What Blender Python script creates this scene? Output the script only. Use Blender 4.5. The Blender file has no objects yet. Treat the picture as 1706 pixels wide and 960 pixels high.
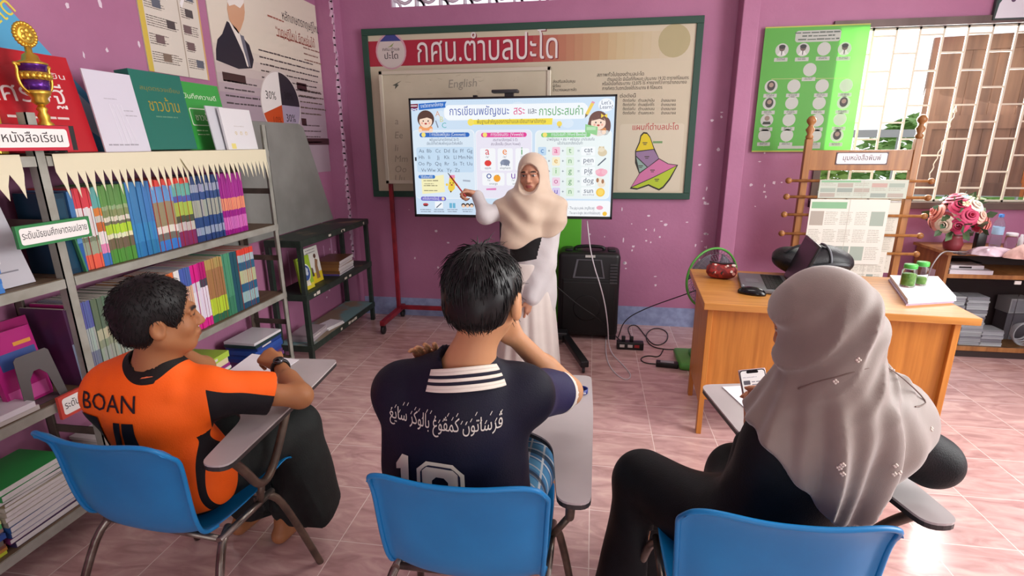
import bpy, bmesh, math, random
import numpy as np
from mathutils import Vector, Matrix
from mathutils.bvhtree import BVHTree
from mathutils.geometry import delaunay_2d_cdt

random.seed(7)
S = bpy.context.scene
COL = S.collection
pi = math.pi

# ------------------------------------------------------------------ camera
F_PX, YAW, PITCH, ROLL, CH = 873.94, -0.152754, 0.270131, 0.0066134, 1.52
fwd = Vector((math.sin(YAW) * math.cos(PITCH), math.cos(YAW) * math.cos(PITCH), -math.sin(PITCH)))
_r0 = Vector((math.cos(YAW), -math.sin(YAW), 0))
_d0 = fwd.cross(_r0)
rgt = math.cos(ROLL) * _r0 + math.sin(ROLL) * _d0
dwn = -math.sin(ROLL) * _r0 + math.cos(ROLL) * _d0
CAMP = Vector((0, 0, CH))
cd = bpy.data.cameras.new('camera')
cam = bpy.data.objects.new('camera', cd)
COL.objects.link(cam)
cd.sensor_width = 36.0
cd.lens = F_PX / 1706 * 36.0
cd.clip_start = 0.02
Mc = Matrix((rgt, -dwn, -fwd)).transposed().to_4x4()
Mc.translation = CAMP
cam.matrix_world = Mc
S.camera = cam

def ray(px, py):
    return fwd + rgt * ((px - 853) / F_PX) + dwn * ((py - 480) / F_PX)
def pY(px, py, Y):
    v = ray(px, py); return CAMP + v * (Y / v.y)
def pX(px, py, X):
    v = ray(px, py); return CAMP + v * (X / v.x)
def pZ(px, py, Z=0.0):
    v = ray(px, py); return CAMP + v * ((Z - CH) / v.z)

# ------------------------------------------------------------------ light
S.view_settings.view_transform = 'Standard'
S.view_settings.look = 'None'
S.view_settings.exposure = 0.48
S.view_settings.gamma = 1.0
S.view_settings.use_curve_mapping = False
W = bpy.data.worlds.new('sky')
S.world = W
W.use_nodes = True
bgn = W.node_tree.nodes['Background']
bgn.inputs[0].default_value = (0.95, 0.975, 1.0, 1)
bgn.inputs[1].default_value = 1.2

def area(name, loc, tgt, sx, sy, power, col=(1, 1, 1)):
    l = bpy.data.lights.new(name, 'AREA')
    l.shape = 'RECTANGLE'; l.size = sx; l.size_y = sy; l.energy = power; l.color = col
    o = bpy.data.objects.new(name, l); COL.objects.link(o)
    o.location = loc
    d = Vector(tgt) - Vector(loc)
    o.rotation_euler = d.to_track_quat('-Z', 'Z').to_euler()
    return o
# daylight from the windows of the right wall and from the open door side behind the camera,
# and an added fill lamp under the ceiling, with no fixture behind it
area('right_window_daylight', (3.52, 1.3, 1.55), (0.4, 1.3, 0.1), 3.4, 1.9, 175, (1.0, 0.985, 0.96))
area('back_window_daylight', (2.4, 4.75, 1.9), (1.2, 1.0, 0.3), 1.5, 1.1, 80, (1.0, 0.99, 0.97))
area('rear_door_daylight', (0.6, -2.4, 1.4), (0.0, 3.0, 0.6), 2.4, 1.9, 15, (1.0, 0.98, 0.96))
area('ceiling_fill_light', (0.2, 2.2, 2.93), (0.2, 2.2, 0), 1.2, 0.25, 8, (1.0, 0.98, 0.95))

# ------------------------------------------------------------------ helpers
def lin1(c):
    return c / 12.92 if c <= 0.04045 else ((c + 0.055) / 1.055) ** 2.4
def C(h):
    if isinstance(h, (tuple, list)):
        return tuple(h)[:3]
    h = h.lstrip('#')
    return tuple(lin1(int(h[i:i + 2], 16) / 255) for i in (0, 2, 4))

MATS = {}
def pm(name, col, rough=0.5, metal=0.0, col2=None, nscale=8.0, stretch=(1, 1, 1), bump=0.0, bscale=60.0,
       trans=0.0, ior=1.45, emit=None, estr=1.0, coat=0.0, sheen=0.0, attr=None, spec=0.5, contrast=(0.35, 0.65), detail=4.0, alpha=None):
    if name in MATS:
        return MATS[name]
    m = bpy.data.materials.new(name); m.use_nodes = True
    nt = m.node_tree; N = nt.nodes; L = nt.links
    b = N['Principled BSDF']
    b.inputs['Base Color'].default_value = (*C(col), 1)
    b.inputs['Roughness'].default_value = rough
    b.inputs['Metallic'].default_value = metal
    b.inputs['Specular IOR Level'].default_value = spec
    b.inputs['IOR'].default_value = ior
    b.inputs['Transmission Weight'].default_value = trans
    b.inputs['Coat Weight'].default_value = coat
    b.inputs['Sheen Weight'].default_value = sheen
    if alpha is not None:
        b.inputs['Alpha'].default_value = alpha
    tc = None
    def coords():
        nonlocal tc
        if tc is None:
            t = N.new('ShaderNodeTexCoord'); mp = N.new('ShaderNodeMapping')
            mp.inputs['Scale'].default_value = stretch
            L.new(t.outputs['Object'], mp.inputs['Vector']); tc = mp
        return tc.outputs['Vector']
    csock = None
    if attr:
        a = N.new('ShaderNodeAttribute'); a.attribute_name = attr
        csock = a.outputs['Color']
    if col2 is not None:
        n = N.new('ShaderNodeTexNoise'); n.inputs['Scale'].default_value = nscale; n.inputs['Detail'].default_value = detail
        L.new(coords(), n.inputs['Vector'])
        mr = N.new('ShaderNodeMapRange'); mr.inputs['From Min'].default_value = contrast[0]; mr.inputs['From Max'].default_value = contrast[1]
        L.new(n.outputs['Fac'], mr.inputs['Value'])
        mx = N.new('ShaderNodeMix'); mx.data_type = 'RGBA'
        L.new(mr.outputs['Result'], mx.inputs[0])
        mx.inputs[6].default_value = (*C(col), 1); mx.inputs[7].default_value = (*C(col2), 1)
        if csock is not None:
            mx.blend_type = 'MULTIPLY'
        csock2 = mx.outputs[2]
        csock = csock2
    if csock is not None:
        L.new(csock, b.inputs['Base Color'])
    if bump > 0:
        n = N.new('ShaderNodeTexNoise'); n.inputs['Scale'].default_value = bscale; n.inputs['Detail'].default_value = 3
        L.new(coords(), n.inputs['Vector'])
        bp = N.new('ShaderNodeBump'); bp.inputs['Strength'].default_value = bump; bp.inputs['Distance'].default_value = 0.01
        L.new(n.outputs['Fac'], bp.inputs['Height']); L.new(bp.outputs['Normal'], b.inputs['Normal'])
    if emit is not None:
        if emit == 'attr':
            L.new(csock, b.inputs['Emission Color'])
        else:
            b.inputs['Emission Color'].default_value = (*C(emit), 1)
        b.inputs['Emission Strength'].default_value = estr
    MATS[name] = m
    return m

ink = pm('printed_ink', '#ffffff', 0.55, attr='Col')
ink_gloss = pm('printed_gloss', '#ffffff', 0.28, attr='Col')

def tag(o, label=None, cat=None, group=None, kind=None):
    if label: o['label'] = label
    if cat: o['category'] = cat
    if group: o['group'] = group
    if kind: o['kind'] = kind
    return o
def struct(o):
    o['kind'] = 'structure'; return o
def empty(name, loc, label, cat, group=None, rz=0.0):
    o = bpy.data.objects.new(name, None); COL.objects.link(o)
    o.empty_display_size = 0.1
    o.location = loc; o.rotation_euler = (0, 0, rz)
    return tag(o, label, cat, group)
def copy_tree(o, parent=None):
    c = o.copy(); COL.objects.link(c); c.parent = parent
    for ch in list(o.children):
        copy_tree(ch, c)
    return c
ORD = ['first', 'second', 'third', 'fourth', 'fifth', 'sixth', 'seventh', 'eighth', 'ninth', 'tenth', 'eleventh', 'twelfth',
       'thirteenth', 'fourteenth', 'fifteenth', 'sixteenth', 'seventeenth', 'eighteenth', 'nineteenth', 'twentieth']

# ---- text: outlines filled by winding number, so overlapping strokes stay solid
_TX = {}
def text2d(s, bold=0.0):
    key = (s, bold)
    if key in _TX: return _TX[key]
    cu = bpy.data.curves.new('lettering', 'FONT'); cu.body = s; cu.size = 1.0; cu.offset = bold; cu.fill_mode = 'NONE'; cu.resolution_u = 2
    ob = bpy.data.objects.new('lettering', cu); COL.objects.link(ob)
    dg = bpy.context.evaluated_depsgraph_get()
    me = ob.evaluated_get(dg).to_mesh()
    V = np.array([v.co[:2] for v in me.vertices]) if len(me.vertices) else np.zeros((0, 2))
    E = [tuple(e.vertices) for e in me.edges]
    ob.evaluated_get(dg).to_mesh_clear()
    bpy.data.objects.remove(ob); bpy.data.curves.remove(cu)
    if len(V) < 3:
        _TX[key] = ([], [], 0, 0, 0, 0); return _TX[key]
    r = delaunay_2d_cdt([Vector(p) for p in V], E, [], 0, 1e-6)
    vs = np.array([p[:] for p in r[0]]); fs = np.array([f for f in r[2] if len(f) == 3])
    cen = vs[fs].mean(1)
    a = V[[e[0] for e in E]]; b = V[[e[1] for e in E]]
    keep = np.zeros(len(fs), bool)
    for s0 in range(0, len(fs), 1500):
        c = cen[s0:s0 + 1500]
        ya = a[None, :, 1] - c[:, None, 1]; yb = b[None, :, 1] - c[:, None, 1]
        xa = a[None, :, 0] - c[:, None, 0]; xb = b[None, :, 0] - c[:, None, 0]
        cr = xa * yb - xb * ya
        w = ((ya <= 0) & (yb > 0) & (cr > 0)).sum(1) - ((ya > 0) & (yb <= 0) & (cr < 0)).sum(1)
        keep[s0:s0 + 1500] = w != 0
    fs = fs[keep]
    _TX[key] = (vs, fs.tolist(), vs[:, 0].min(), vs[:, 0].max(), vs[:, 1].min(), vs[:, 1].max())
    return _TX[key]

def frame_of(d):
    d = Vector(d).normalized()
    a = Vector((0, 0, 1)) if abs(d.z) < 0.9 else Vector((1, 0, 0))
    x = a.cross(d).normalized(); return x, d.cross(x), d

def refine2(P2, fs, h):
    """splits flat faces until their edges are shorter than h, so that a print can follow a curved surface"""
    V = [Vector((p[0], p[1])) for p in P2]; out = []
    tri = []
    for f in fs:
        if len(f) > 3:
            from mathutils.geometry import tessellate_polygon
            for t in tessellate_polygon([[V[i].to_3d() for i in f]]): tri.append([f[k] for k in t])
        else: tri.append(list(f))
    mid = {}
    def m_(a, b):
        k = (min(a, b), max(a, b))
        if k not in mid: V.append((V[a] + V[b]) / 2); mid[k] = len(V) - 1
        return mid[k]
    while tri:
        a, b, c = tri.pop(); e = [((V[a] - V[b]).length, a, b, c), ((V[b] - V[c]).length, b, c, a), ((V[c] - V[a]).length, c, a, b)]; l, p, q, r = max(e)
        if l <= h: out.append((a, b, c)); continue
        k = m_(p, q); tri += [[p, k, r], [k, q, r]]
    return [tuple(v) for v in V], out

class MB:
    """collects faces (with a colour each) and links them as ONE mesh object"""
    def __init__(s):
        s.v = []; s.f = []; s.m = []; s.sm = []; s.c = []
        s.l = 0; s.dz = 0.0004; s.mi = 0
        s.O = Vector((0, 0, 0)); s.ux = Vector((1, 0, 0)); s.uy = Vector((0, 1, 0)); s.un = Vector((0, 0, 1)); s.warp = None
    def add(s, vs, fs, mi=None, sm=False, col=None):
        o = len(s.v); s.v += [tuple(p) for p in vs]
        mi = s.mi if mi is None else mi
        for f in fs:
            s.f.append([i + o for i in f]); s.m.append(mi); s.sm.append(sm); s.c.append(col)
        return s
    def box(s, x0, x1, y0, y1, z0, z1, mi=None, M=None, col=None):
        vs = [Vector((x, y, z)) for x in (x0, x1) for y in (y0, y1) for z in (z0, z1)]
        if M is not None: vs = [M @ v for v in vs]
        fs = [(0, 1, 3, 2), (4, 6, 7, 5), (0, 4, 5, 1), (2, 3, 7, 6), (0, 2, 6, 4), (1, 5, 7, 3)]
        return s.add(vs, fs, mi, False, col)
    def rbox(s, x0, x1, y0, y1, z0, z1, r, seg=3, mi=None, M=None, col=None):
        bm = bmesh.new(); bmesh.ops.create_cube(bm, size=1)
        for v in bm.verts:
            v.co = Vector(((x0 + x1) / 2 + v.co.x * (x1 - x0), (y0 + y1) / 2 + v.co.y * (y1 - y0), (z0 + z1) / 2 + v.co.z * (z1 - z0)))
        bmesh.ops.bevel(bm, geom=bm.edges[:], offset=r, segments=seg, profile=0.5, affect='EDGES')
        vs = [M @ v.co if M is not None else v.co.copy() for v in bm.verts]
        bm.verts.index_update()
        fs = [[v.index for v in f.verts] for f in bm.faces]
        bm.free()
        return s.add(vs, fs, mi, True, col)
    def tube(s, pts, r, n=10, closed=False, mi=None, col=None, caps=True, sm=True, flat=1.0):
        P = [Vector(p) for p in pts]; k = len(P)
        rs = r if isinstance(r, (list, tuple)) else [r] * k
        vs = []; X = None
        for i in range(k):
            if closed: t = P[(i + 1) % k] - P[i - 1]
            elif i == 0: t = P[1] - P[0]
            elif i == k - 1: t = P[-1] - P[-2]
            else: t = (P[i + 1] - P[i]).normalized() + (P[i] - P[i - 1]).normalized()
            t.normalize()
            if X is None: X, Yv, _ = frame_of(t)
            else:
                X = (X - t * X.dot(t)).normalized(); Yv = t.cross(X)
            for j in range(n):
                a = 2 * pi * (j + 0.5) / n
                vs.append(P[i] + X * (math.cos(a) * rs[i]) + Yv * (math.sin(a) * rs[i] * flat))
        fs = []
        for i in range(k if closed else k - 1):
            for j in range(n):
                i2 = (i + 1) % k
                fs.append((i * n + j, i * n + (j + 1) % n, i2 * n + (j + 1) % n, i2 * n + j))
        s.add(vs, fs, mi, sm, col)
        if caps and not closed:
            o = len(s.v) - len(vs)
            s.f.append([o + j for j in range(n)][::-1]); s.m.append(s.mi if mi is None else mi); s.sm.append(False); s.c.append(col)
            s.f.append([o + (k - 1) * n + j for j in range(n)]); s.m.append(s.mi if mi is None else mi); s.sm.append(False); s.c.append(col)
        return s
    def lathe(s, prof, n=24, M=None, mi=None, col=None, sm=True):
        vs = []; fs = []
        for (r, z) in prof:
            for j in range(n):
                a = 2 * pi * j / n
                p = Vector((r * math.cos(a), r * math.sin(a), z)); vs.append(M @ p if M is not None else p)
        k = len(prof)
        for i in range(k - 1):
            for j in range(n):
                fs.append((i * n + j, i * n + (j + 1) % n, (i + 1) * n + (j + 1) % n, (i + 1) * n + j))
        fs.append(list(range(n))[::-1]); fs.append([(k - 1) * n + j for j in range(n)])
        return s.add(vs, fs, mi, sm, col)
    def prism(s, poly, z0, z1, M=None, mi=None, col=None, sm=False):
        n = len(poly)
        vs = [Vector((x, y, z0)) for x, y in poly] + [Vector((x, y, z1)) for x, y in poly]
        if M is not None: vs = [M @ v for v in vs]
        fs = [list(range(n))[::-1], list(range(n, 2 * n))] + [(i, (i + 1) % n, n + (i + 1) % n, n + i) for i in range(n)]
        return s.add(vs, fs, mi, sm, col)
    def grid(s, fn, nu, nv, mi=None, col=None, sm=True, cu=False):
        vs = [fn(i / (nu if cu else nu - 1), j / (nv - 1)) for i in range(nu) for j in range(nv)]
        fs = []
        for i in range(nu if cu else nu - 1):
            for j in range(nv - 1):
                i2 = (i + 1) % nu
                fs.append((i * nv + j, i2 * nv + j, i2 * nv + j + 1, i * nv + j + 1))
        return s.add(vs, fs, mi, sm, col)
    def ball(s, c, r, n=14, mi=None, col=None, sc=(1, 1, 1), M=None):
        prof = [(math.sin(pi * (i + 0.02) / (n // 2 + 0.04)), -math.cos(pi * (i + 0.02) / (n // 2 + 0.04))) for i in range(n // 2 + 1)]
        T = Matrix.Translation(Vector(c)) @ (M if M is not None else Matrix()) @ Matrix.Diagonal((r * sc[0], r * sc[1], r * sc[2], 1))
        return s.lathe(prof, n, T, mi, col)
    # ---- flat print in the plane O + u*ux + v*uy, layer l lifts along un
    def plane(s, O, ux, uy, un=None):
        s.O = Vector(O); s.ux = Vector(ux); s.uy = Vector(uy)
        s.un = Vector(un) if un is not None else s.ux.cross(s.uy).normalized()
        return s
    def put(s, P2, fs, col, l):
        l = s.l if l is None else l
        if s.warp:
            P2, fs = refine2(P2, fs, .008); vs = [s.warp(x, y, l) for x, y in P2]
        else: vs = [s.O + s.ux * float(x) + s.uy * float(y) + s.un * (l * s.dz) for x, y in P2]
        return s.add(vs, fs, None, False, C(col))
    def rect(s, x, y, w, h, col, r=0.0, l=None):
        if r <= 0: return s.put([(x, y), (x + w, y), (x + w, y + h), (x, y + h)], [(0, 1, 2, 3)], col, l)
        r = min(r, w / 2, h / 2); p = []
        for cx, cy, a0 in ((x + w - r, y + r, -pi / 2), (x + w - r, y + h - r, 0), (x + r, y + h - r, pi / 2), (x + r, y + r, pi)):
            p += [(cx + r * math.cos(a0 + pi / 2 * i / 4), cy + r * math.sin(a0 + pi / 2 * i / 4)) for i in range(5)]
        return s.put(p, [list(range(len(p)))], col, l)
    def poly(s, p, col, l=None):
        return s.put(p, [list(range(len(p)))], col, l)
    def circ(s, x, y, r, col, ry=None, n=24, l=None, a0=0.0, a1=2 * pi):
        ry = r if ry is None else ry
        full = abs(a1 - a0 - 2 * pi) < 1e-6
        p = [(x + r * math.cos(a0 + (a1 - a0) * i / (n if full else n - 1)), y + ry * math.sin(a0 + (a1 - a0) * i / (n if full else n - 1))) for i in range(n)]
        if not full: p = [(x, y)] + p
        return s.put(p, [list(range(len(p)))], col, l)
    def ring(s, x, y, r, w, col, l=None, n=28):
        p = [(x + q * math.cos(2 * pi * i / n), y + q * math.sin(2 * pi * i / n)) for q in (r, r - w) for i in range(n)]
        return s.put(p, [(i, (i + 1) % n, n + (i + 1) % n, n + i) for i in range(n)], col, l)
    def line(s, x0, y0, x1, y1, w, col, l=None):
        d = math.hypot(x1 - x0, y1 - y0) or 1; nx, ny = -(y1 - y0) / d * w / 2, (x1 - x0) / d * w / 2
        return s.put([(x0 - nx, y0 - ny), (x1 - nx, y1 - ny), (x1 + nx, y1 + ny), (x0 + nx, y0 + ny)], [(0, 1, 2, 3)], col, l)
    def text(s, t, x, y, size, col, al='c', bold=0.0, fit=None, l=None, slant=0.0, rot=0.0):
        vs, fs, x0, x1, y0, y1 = text2d(t, bold)
        if not len(vs): return s
        sx = sy = size
        if fit: sx = fit / (x1 - x0)
        off = {'l': x0, 'c': (x0 + x1) / 2, 'r': x1}[al]
        ca, sa = math.cos(rot), math.sin(rot)
        P = []
        for px, py in vs:
            a = (px - off) * sx + slant * py * sy; b = py * sy
            P.append((x + a * ca - b * sa, y + a * sa + b * ca))
        return s.put(P, fs, col, l)
    def lines(s, x, y, w, n, dy, th, col, rag=0.25, l=None, al='l', words=True):
        """rows of print too small to read: broken strokes"""
        for i in range(n):
            ww = w * (1 - rag * random.random())
            xx = x if al == 'l' else x - ww / 2
            a = xx
            while a < xx + ww - th:
                b = min(a + th * random.uniform(2.0, 6.5), xx + ww) if words else xx + ww
                s.rect(a, y - i * dy, b - a, th * random.uniform(0.75, 1.1), col, l=l)
                a = b + th * random.uniform(0.35, 0.9)
        return s
    def slab(s, w, h, t, col):
        """backing sheet of thickness t behind the print plane, centre-free: spans 0..w, 0..h"""
        p = [s.O + s.ux * a + s.uy * b - s.un * d for a in (0, w) for b in (0, h) for d in (0, t)]
        return s.add(p, [(0, 1, 3, 2), (4, 6, 7, 5), (0, 4, 5, 1), (2, 3, 7, 6), (0, 2, 6, 4), (1, 5, 7, 3)], None, False, C(col))
    def build(s, name, mats, parent=None, loc=None, bevel=0.0, bseg=2, solid=0.0, subs=0, rot=None):
        me = bpy.data.meshes.new(name)
        me.from_pydata(s.v, [], s.f)
        ml = mats if isinstance(mats, (list, tuple)) else [mats]
        for m in ml: me.materials.append(m)
        me.polygons.foreach_set('material_index', s.m)
        me.polygons.foreach_set('use_smooth', s.sm)
        if any(c is not None for c in s.c):
            at = me.color_attributes.new('Col', 'FLOAT_COLOR', 'CORNER')
            buf = []
            for f, c in zip(s.f, s.c):
                buf += (list(C(c)) + [1.0] if c is not None else [1, 1, 1, 1]) * len(f)
            at.data.foreach_set('color', buf)
        me.update()
        o = bpy.data.objects.new(name, me); COL.objects.link(o)
        if parent is not None: o.parent = parent
        if loc is not None: o.location = loc
        if rot is not None: o.rotation_euler = rot
        if bevel > 0:
            b = o.modifiers.new('bevel', 'BEVEL'); b.width = bevel; b.segments = bseg; b.limit_method = 'ANGLE'; b.angle_limit = 0.6
        if solid: 
            b = o.modifiers.new('solid', 'SOLIDIFY'); b.thickness = solid; b.offset = 0
        if subs:
            b = o.modifiers.new('subs', 'SUBSURF'); b.levels = subs; b.render_levels = subs
        return o

def arc_pts(c, r, a0, a1, n, ax=(1, 0, 0), ay=(0, 0, 1)):
    ax = Vector(ax); ay = Vector(ay); c = Vector(c)
    return [c + ax * (r * math.cos(a0 + (a1 - a0) * i / n)) + ay * (r * math.sin(a0 + (a1 - a0) * i / n)) for i in range(n + 1)]
def smooth_path(P, it=2, closed=False):
    P = [Vector(p) for p in P]
    for _ in range(it):
        Q = [] if closed else [P[0]]
        for i in range(len(P) if closed else len(P) - 1):
            a, b = P[i], P[(i + 1) % len(P)]
            Q += [a * .75 + b * .25, a * .25 + b * .75]
        if not closed: Q.append(P[-1])
        P = Q
    return P
def mat_axes(O, x, y, z):
    M = Matrix((Vector(x), Vector(y), Vector(z))).transposed().to_4x4(); M.translation = Vector(O); return M
# ================================================================== ROOM
YB, XL = 4.39, -2.20
def wall_mat(name, col, col2):
    return pm(name, col, 0.55, col2=col2, nscale=3.0, bump=0.12, bscale=45, contrast=(0.3, 0.75))
mw = wall_mat('purple_wall_paint', '#ac7192', '#a26788')
mblue = pm('pale_blue_skirting_paint', '#93a0c4', 0.6, col2='#7f8bb0', nscale=20)
mpeel = pm('bare_plaster', '#e2d3dc', 0.7)

# floor: mottled pink tiles, pale joints
def tile_mat():
    m = bpy.data.materials.new('pink_tiles'); m.use_nodes = True
    nt = m.node_tree; N = nt.nodes; L = nt.links; b = N['Principled BSDF']
    t = N.new('ShaderNodeTexCoord')
    mp = N.new('ShaderNodeMapping'); mp.inputs['Location'].default_value = (-0.357, -2.594, 0); mp.vector_type = 'POINT'
    L.new(t.outputs['Object'], mp.inputs['Vector'])
    br = N.new('ShaderNodeTexBrick'); br.offset = 0.0; br.squash = 1.0
    br.inputs['Scale'].default_value = 1.0; br.inputs['Mortar Size'].default_value = 0.0022; br.inputs['Mortar Smooth'].default_value = 0.3
    br.inputs['Brick Width'].default_value = 0.326; br.inputs['Row Height'].default_value = 0.326
    br.inputs['Color1'].default_value = (0, 0, 0, 1); br.inputs['Color2'].default_value = (1, 1, 1, 1)
    L.new(mp.outputs['Vector'], br.inputs['Vector'])
    # tile id offset so that the marbling breaks at joints
    fl = N.new('ShaderNodeVectorMath'); fl.operation = 'SNAP'; fl.inputs[1].default_value = (0.326, 0.326, 1)
    L.new(mp.outputs['Vector'], fl.inputs[0])
    ad = N.new('ShaderNodeVectorMath'); ad.operation = 'MULTIPLY_ADD'; ad.inputs[1].default_value = (7.3, 5.1, 0)
    L.new(fl.outputs['Vector'], ad.inputs[0]); L.new(mp.outputs['Vector'], ad.inputs[2])
    rot = N.new('ShaderNodeMapping'); rot.inputs['Rotation'].default_value = (0, 0, 0.6); rot.inputs['Scale'].default_value = (2.2, 7.0, 1)
    L.new(ad.outputs['Vector'], rot.inputs['Vector'])
    n = N.new('ShaderNodeTexNoise'); n.inputs['Scale'].default_value = 2.3; n.inputs['Detail'].default_value = 6; n.inputs['Distortion'].default_value = 1.2
    L.new(rot.outputs['Vector'], n.inputs['Vector'])
    cr = N.new('ShaderNodeValToRGB')
    e = cr.color_ramp.elements
    e[0].position = 0.3; e[0].color = (*C('#ad8785'), 1); e[1].position = 0.72; e[1].color = (*C('#d8b7b0'), 1)
    k = e.new(0.5); k.color = (*C('#c49e9a'), 1)
    L.new(n.outputs['Fac'], cr.inputs['Fac'])
    mx = N.new('ShaderNodeMix'); mx.data_type = 'RGBA'
    L.new(br.outputs['Fac'], mx.inputs[0]); L.new(cr.outputs['Color'], mx.inputs[6]); mx.inputs[7].default_value = (*C('#e6d3cd'), 1)
    L.new(mx.outputs[2], b.inputs['Base Color'])
    b.inputs['Roughness'].default_value = 0.17
    b.inputs['Specular IOR Level'].default_value = 0.75
    bp = N.new('ShaderNodeBump'); bp.inputs['Strength'].default_value = 0.25; bp.inputs['Distance'].default_value = 0.002; bp.invert = True
    L.new(br.outputs['Fac'], bp.inputs['Height']); L.new(bp.outputs['Normal'], b.inputs['Normal'])
    return m
b = MB(); b.box(XL - .1, 3.7, -2.6, YB + .2, -0.1, 0.0)
struct(b.build('floor', tile_mat()))
b = MB(); b.box(XL - .1, 3.7, -2.6, YB + .2, 3.0, 3.1)
struct(b.build('ceiling', pm('ceiling_paint', '#d8d2d2', 0.8)))

# left wall with scraps of old tape and chipped paint
def chips(b, plane_fn, n, seed):
    rd = random.Random(seed)
    for i in range(n):
        u, v = plane_fn(rd); k = rd.randint(4, 6); w = rd.uniform(.006, .02); h = rd.uniform(.005, .025); ph = rd.random() * 6
        b.poly([(u + w * math.cos(ph + 2 * pi * j / k) * rd.uniform(.5, 1), v + h * math.sin(ph + 2 * pi * j / k) * rd.uniform(.5, 1)) for j in range(k)], '#dccbd8', l=1)
b = MB(); b.box(XL - .1, XL, -2.6, YB + .1, 0, 3.0)
b.mi = 1; b.plane((XL, 0, 0), (0, 1, 0), (0, 0, 1), (1, 0, 0)); b.dz = .0006
chips(b, lambda r: (r.uniform(1.7, 2.7), r.uniform(1.75, 2.4)), 16, 3)
chips(b, lambda r: (r.uniform(2.9, 4.2), r.uniform(.2, 1.0)), 18, 4)
for i in range(7):   # white run marks low on the wall
    y = 3.35 + i * .13; b.rect(y, .35 + .1 * random.random(), .012 + .012 * random.random(), .35, '#cfa0c4', l=1)
struct(b.build('wall_left', [mw, ink]))
# rear part of the far wall: one mesh round its openings
VX0, VX1, VZ0, VZ1 = -1.63, 0.33, 2.557, 2.86
WX0, WX1, WZ0, WZ1 = 1.70, 3.45, 1.075, 2.285
b = MB()
def wb(x0, x1, z0, z1): b.box(x0, x1, YB, YB + .12, z0, z1)
wb(XL - .1, VX0, 0, 3); wb(VX0, VX1, 0, VZ0); wb(VX0, VX1, VZ1, 3); wb(VX1, WX0, 0, 3)
wb(WX0, WX1, 0, WZ0); wb(WX0, WX1, WZ1, 3); wb(WX1, 3.7, 0, 3)
b.mi = 1; b.plane((0, YB, 0), (1, 0, 0), (0, 0, 1), (0, -1, 0)); b.dz = .0006
chips(b, lambda r: (r.uniform(-.05, .98), r.uniform(.35, 1.05)), 26, 5)
chips(b, lambda r: (r.uniform(.80, .98), r.uniform(.5, 2.0)), 14, 6)
chips(b, lambda r: (r.uniform(-1.6, -.7), r.uniform(.4, .98)), 9, 8)
chips(b, lambda r: (r.uniform(1.2, 1.45), r.uniform(1.0, 1.5)), 10, 9)
struct(b.build('wall_back', [mw, ink]))
b = MB(); b.box(XL + .15, 1.0, YB - .006, YB, 0, .165)
struct(b.build('baseboard_back', mblue))
# pillar right of the board, and the corner pillar with its flaking edge
b = MB(); b.box(0.99, pY(1262, 60, YB - .155).x, YB - .155, YB, 0, 3.0)
struct(b.build('trim_1', mw, bevel=.006))
b = MB(); b.box(XL, -2.055, YB - .13, YB, 0, 3.0)
b.mi = 1; b.plane((0, YB - .13, 0), (1, 0, 0), (0, 0, 1), (0, -1, 0)); b.dz = .0006
rd = random.Random(2)
for i in range(46):
    z = 2.9 - i * .052
    b.poly([(-2.056 - rd.uniform(.008, .034), z), (-2.056, z - .01), (-2.056, z + .06), (-2.056 - rd.uniform(.004, .028), z + .055)], '#d3b0c8', l=1)
b.plane((-2.055, YB, 0), (0, -1, 0), (0, 0, 1), (1, 0, 0))
for i in range(30):
    z = 2.9 - i * .08
    b.poly([(.13, z), (.13 - rd.uniform(.004, .03), z + .02), (.13 - rd.uniform(.0, .02), z + .08), (.13, z + .09)], '#cda6c2', l=1)
struct(b.build('trim_2', [mw, ink]))
struct(MB().box(XL - .1, -.6, -2.7, -2.6, 0, 3.0).box(1.9, 3.7, -2.7, -2.6, 0, 3.0).box(-.6, 1.9, -2.7, -2.6, 2.1, 3.0).build('wall_front', mw))
struct(MB().box(3.6, 3.7, 3.4, YB + .1, 0, 3.0).box(3.6, 3.7, -2.6, 3.4, 0, 0.95).box(3.6, 3.7, -2.6, 3.4, 2.6, 3.0).build('wall_right', mw))

# ventilation blocks over the board: scalloped openings with daylight behind
mvent = pm('vent_block_paint', '#cfc3cf', 0.7)
v = MB(); n = 10; w = (VX1 - VX0) / n
for i in range(n):
    cx = VX0 + (i + .5) * w
    v.box(cx - w / 2 - .006, cx - w / 2 + .006, YB + .02, YB + .10, VZ0, VZ1)
    for sx in (-1, 1):
        v.tube(arc_pts((cx + sx * w / 2, YB + .06, VZ0 + .0), .062, pi * .5 - sx * pi / 2 if sx > 0 else 0, pi * .5 if sx < 0 else pi * .5 + 0.0, 8), .012, 6)
    v.tube(arc_pts((cx, YB + .06, VZ0 + .10), .062, 0, 2 * pi, 18)[:-1], .013, 6, closed=True)
    v.tube([(cx - .03, YB + .06, VZ0 + .05), (cx, YB + .06, VZ0 + .035), (cx + .03, YB + .06, VZ0 + .05)], .012, 6)
v.box(VX0, VX1, YB + .02, YB + .10, VZ0 + .17, VZ0 + .185)
struct(v.build('window_1', mvent))

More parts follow.
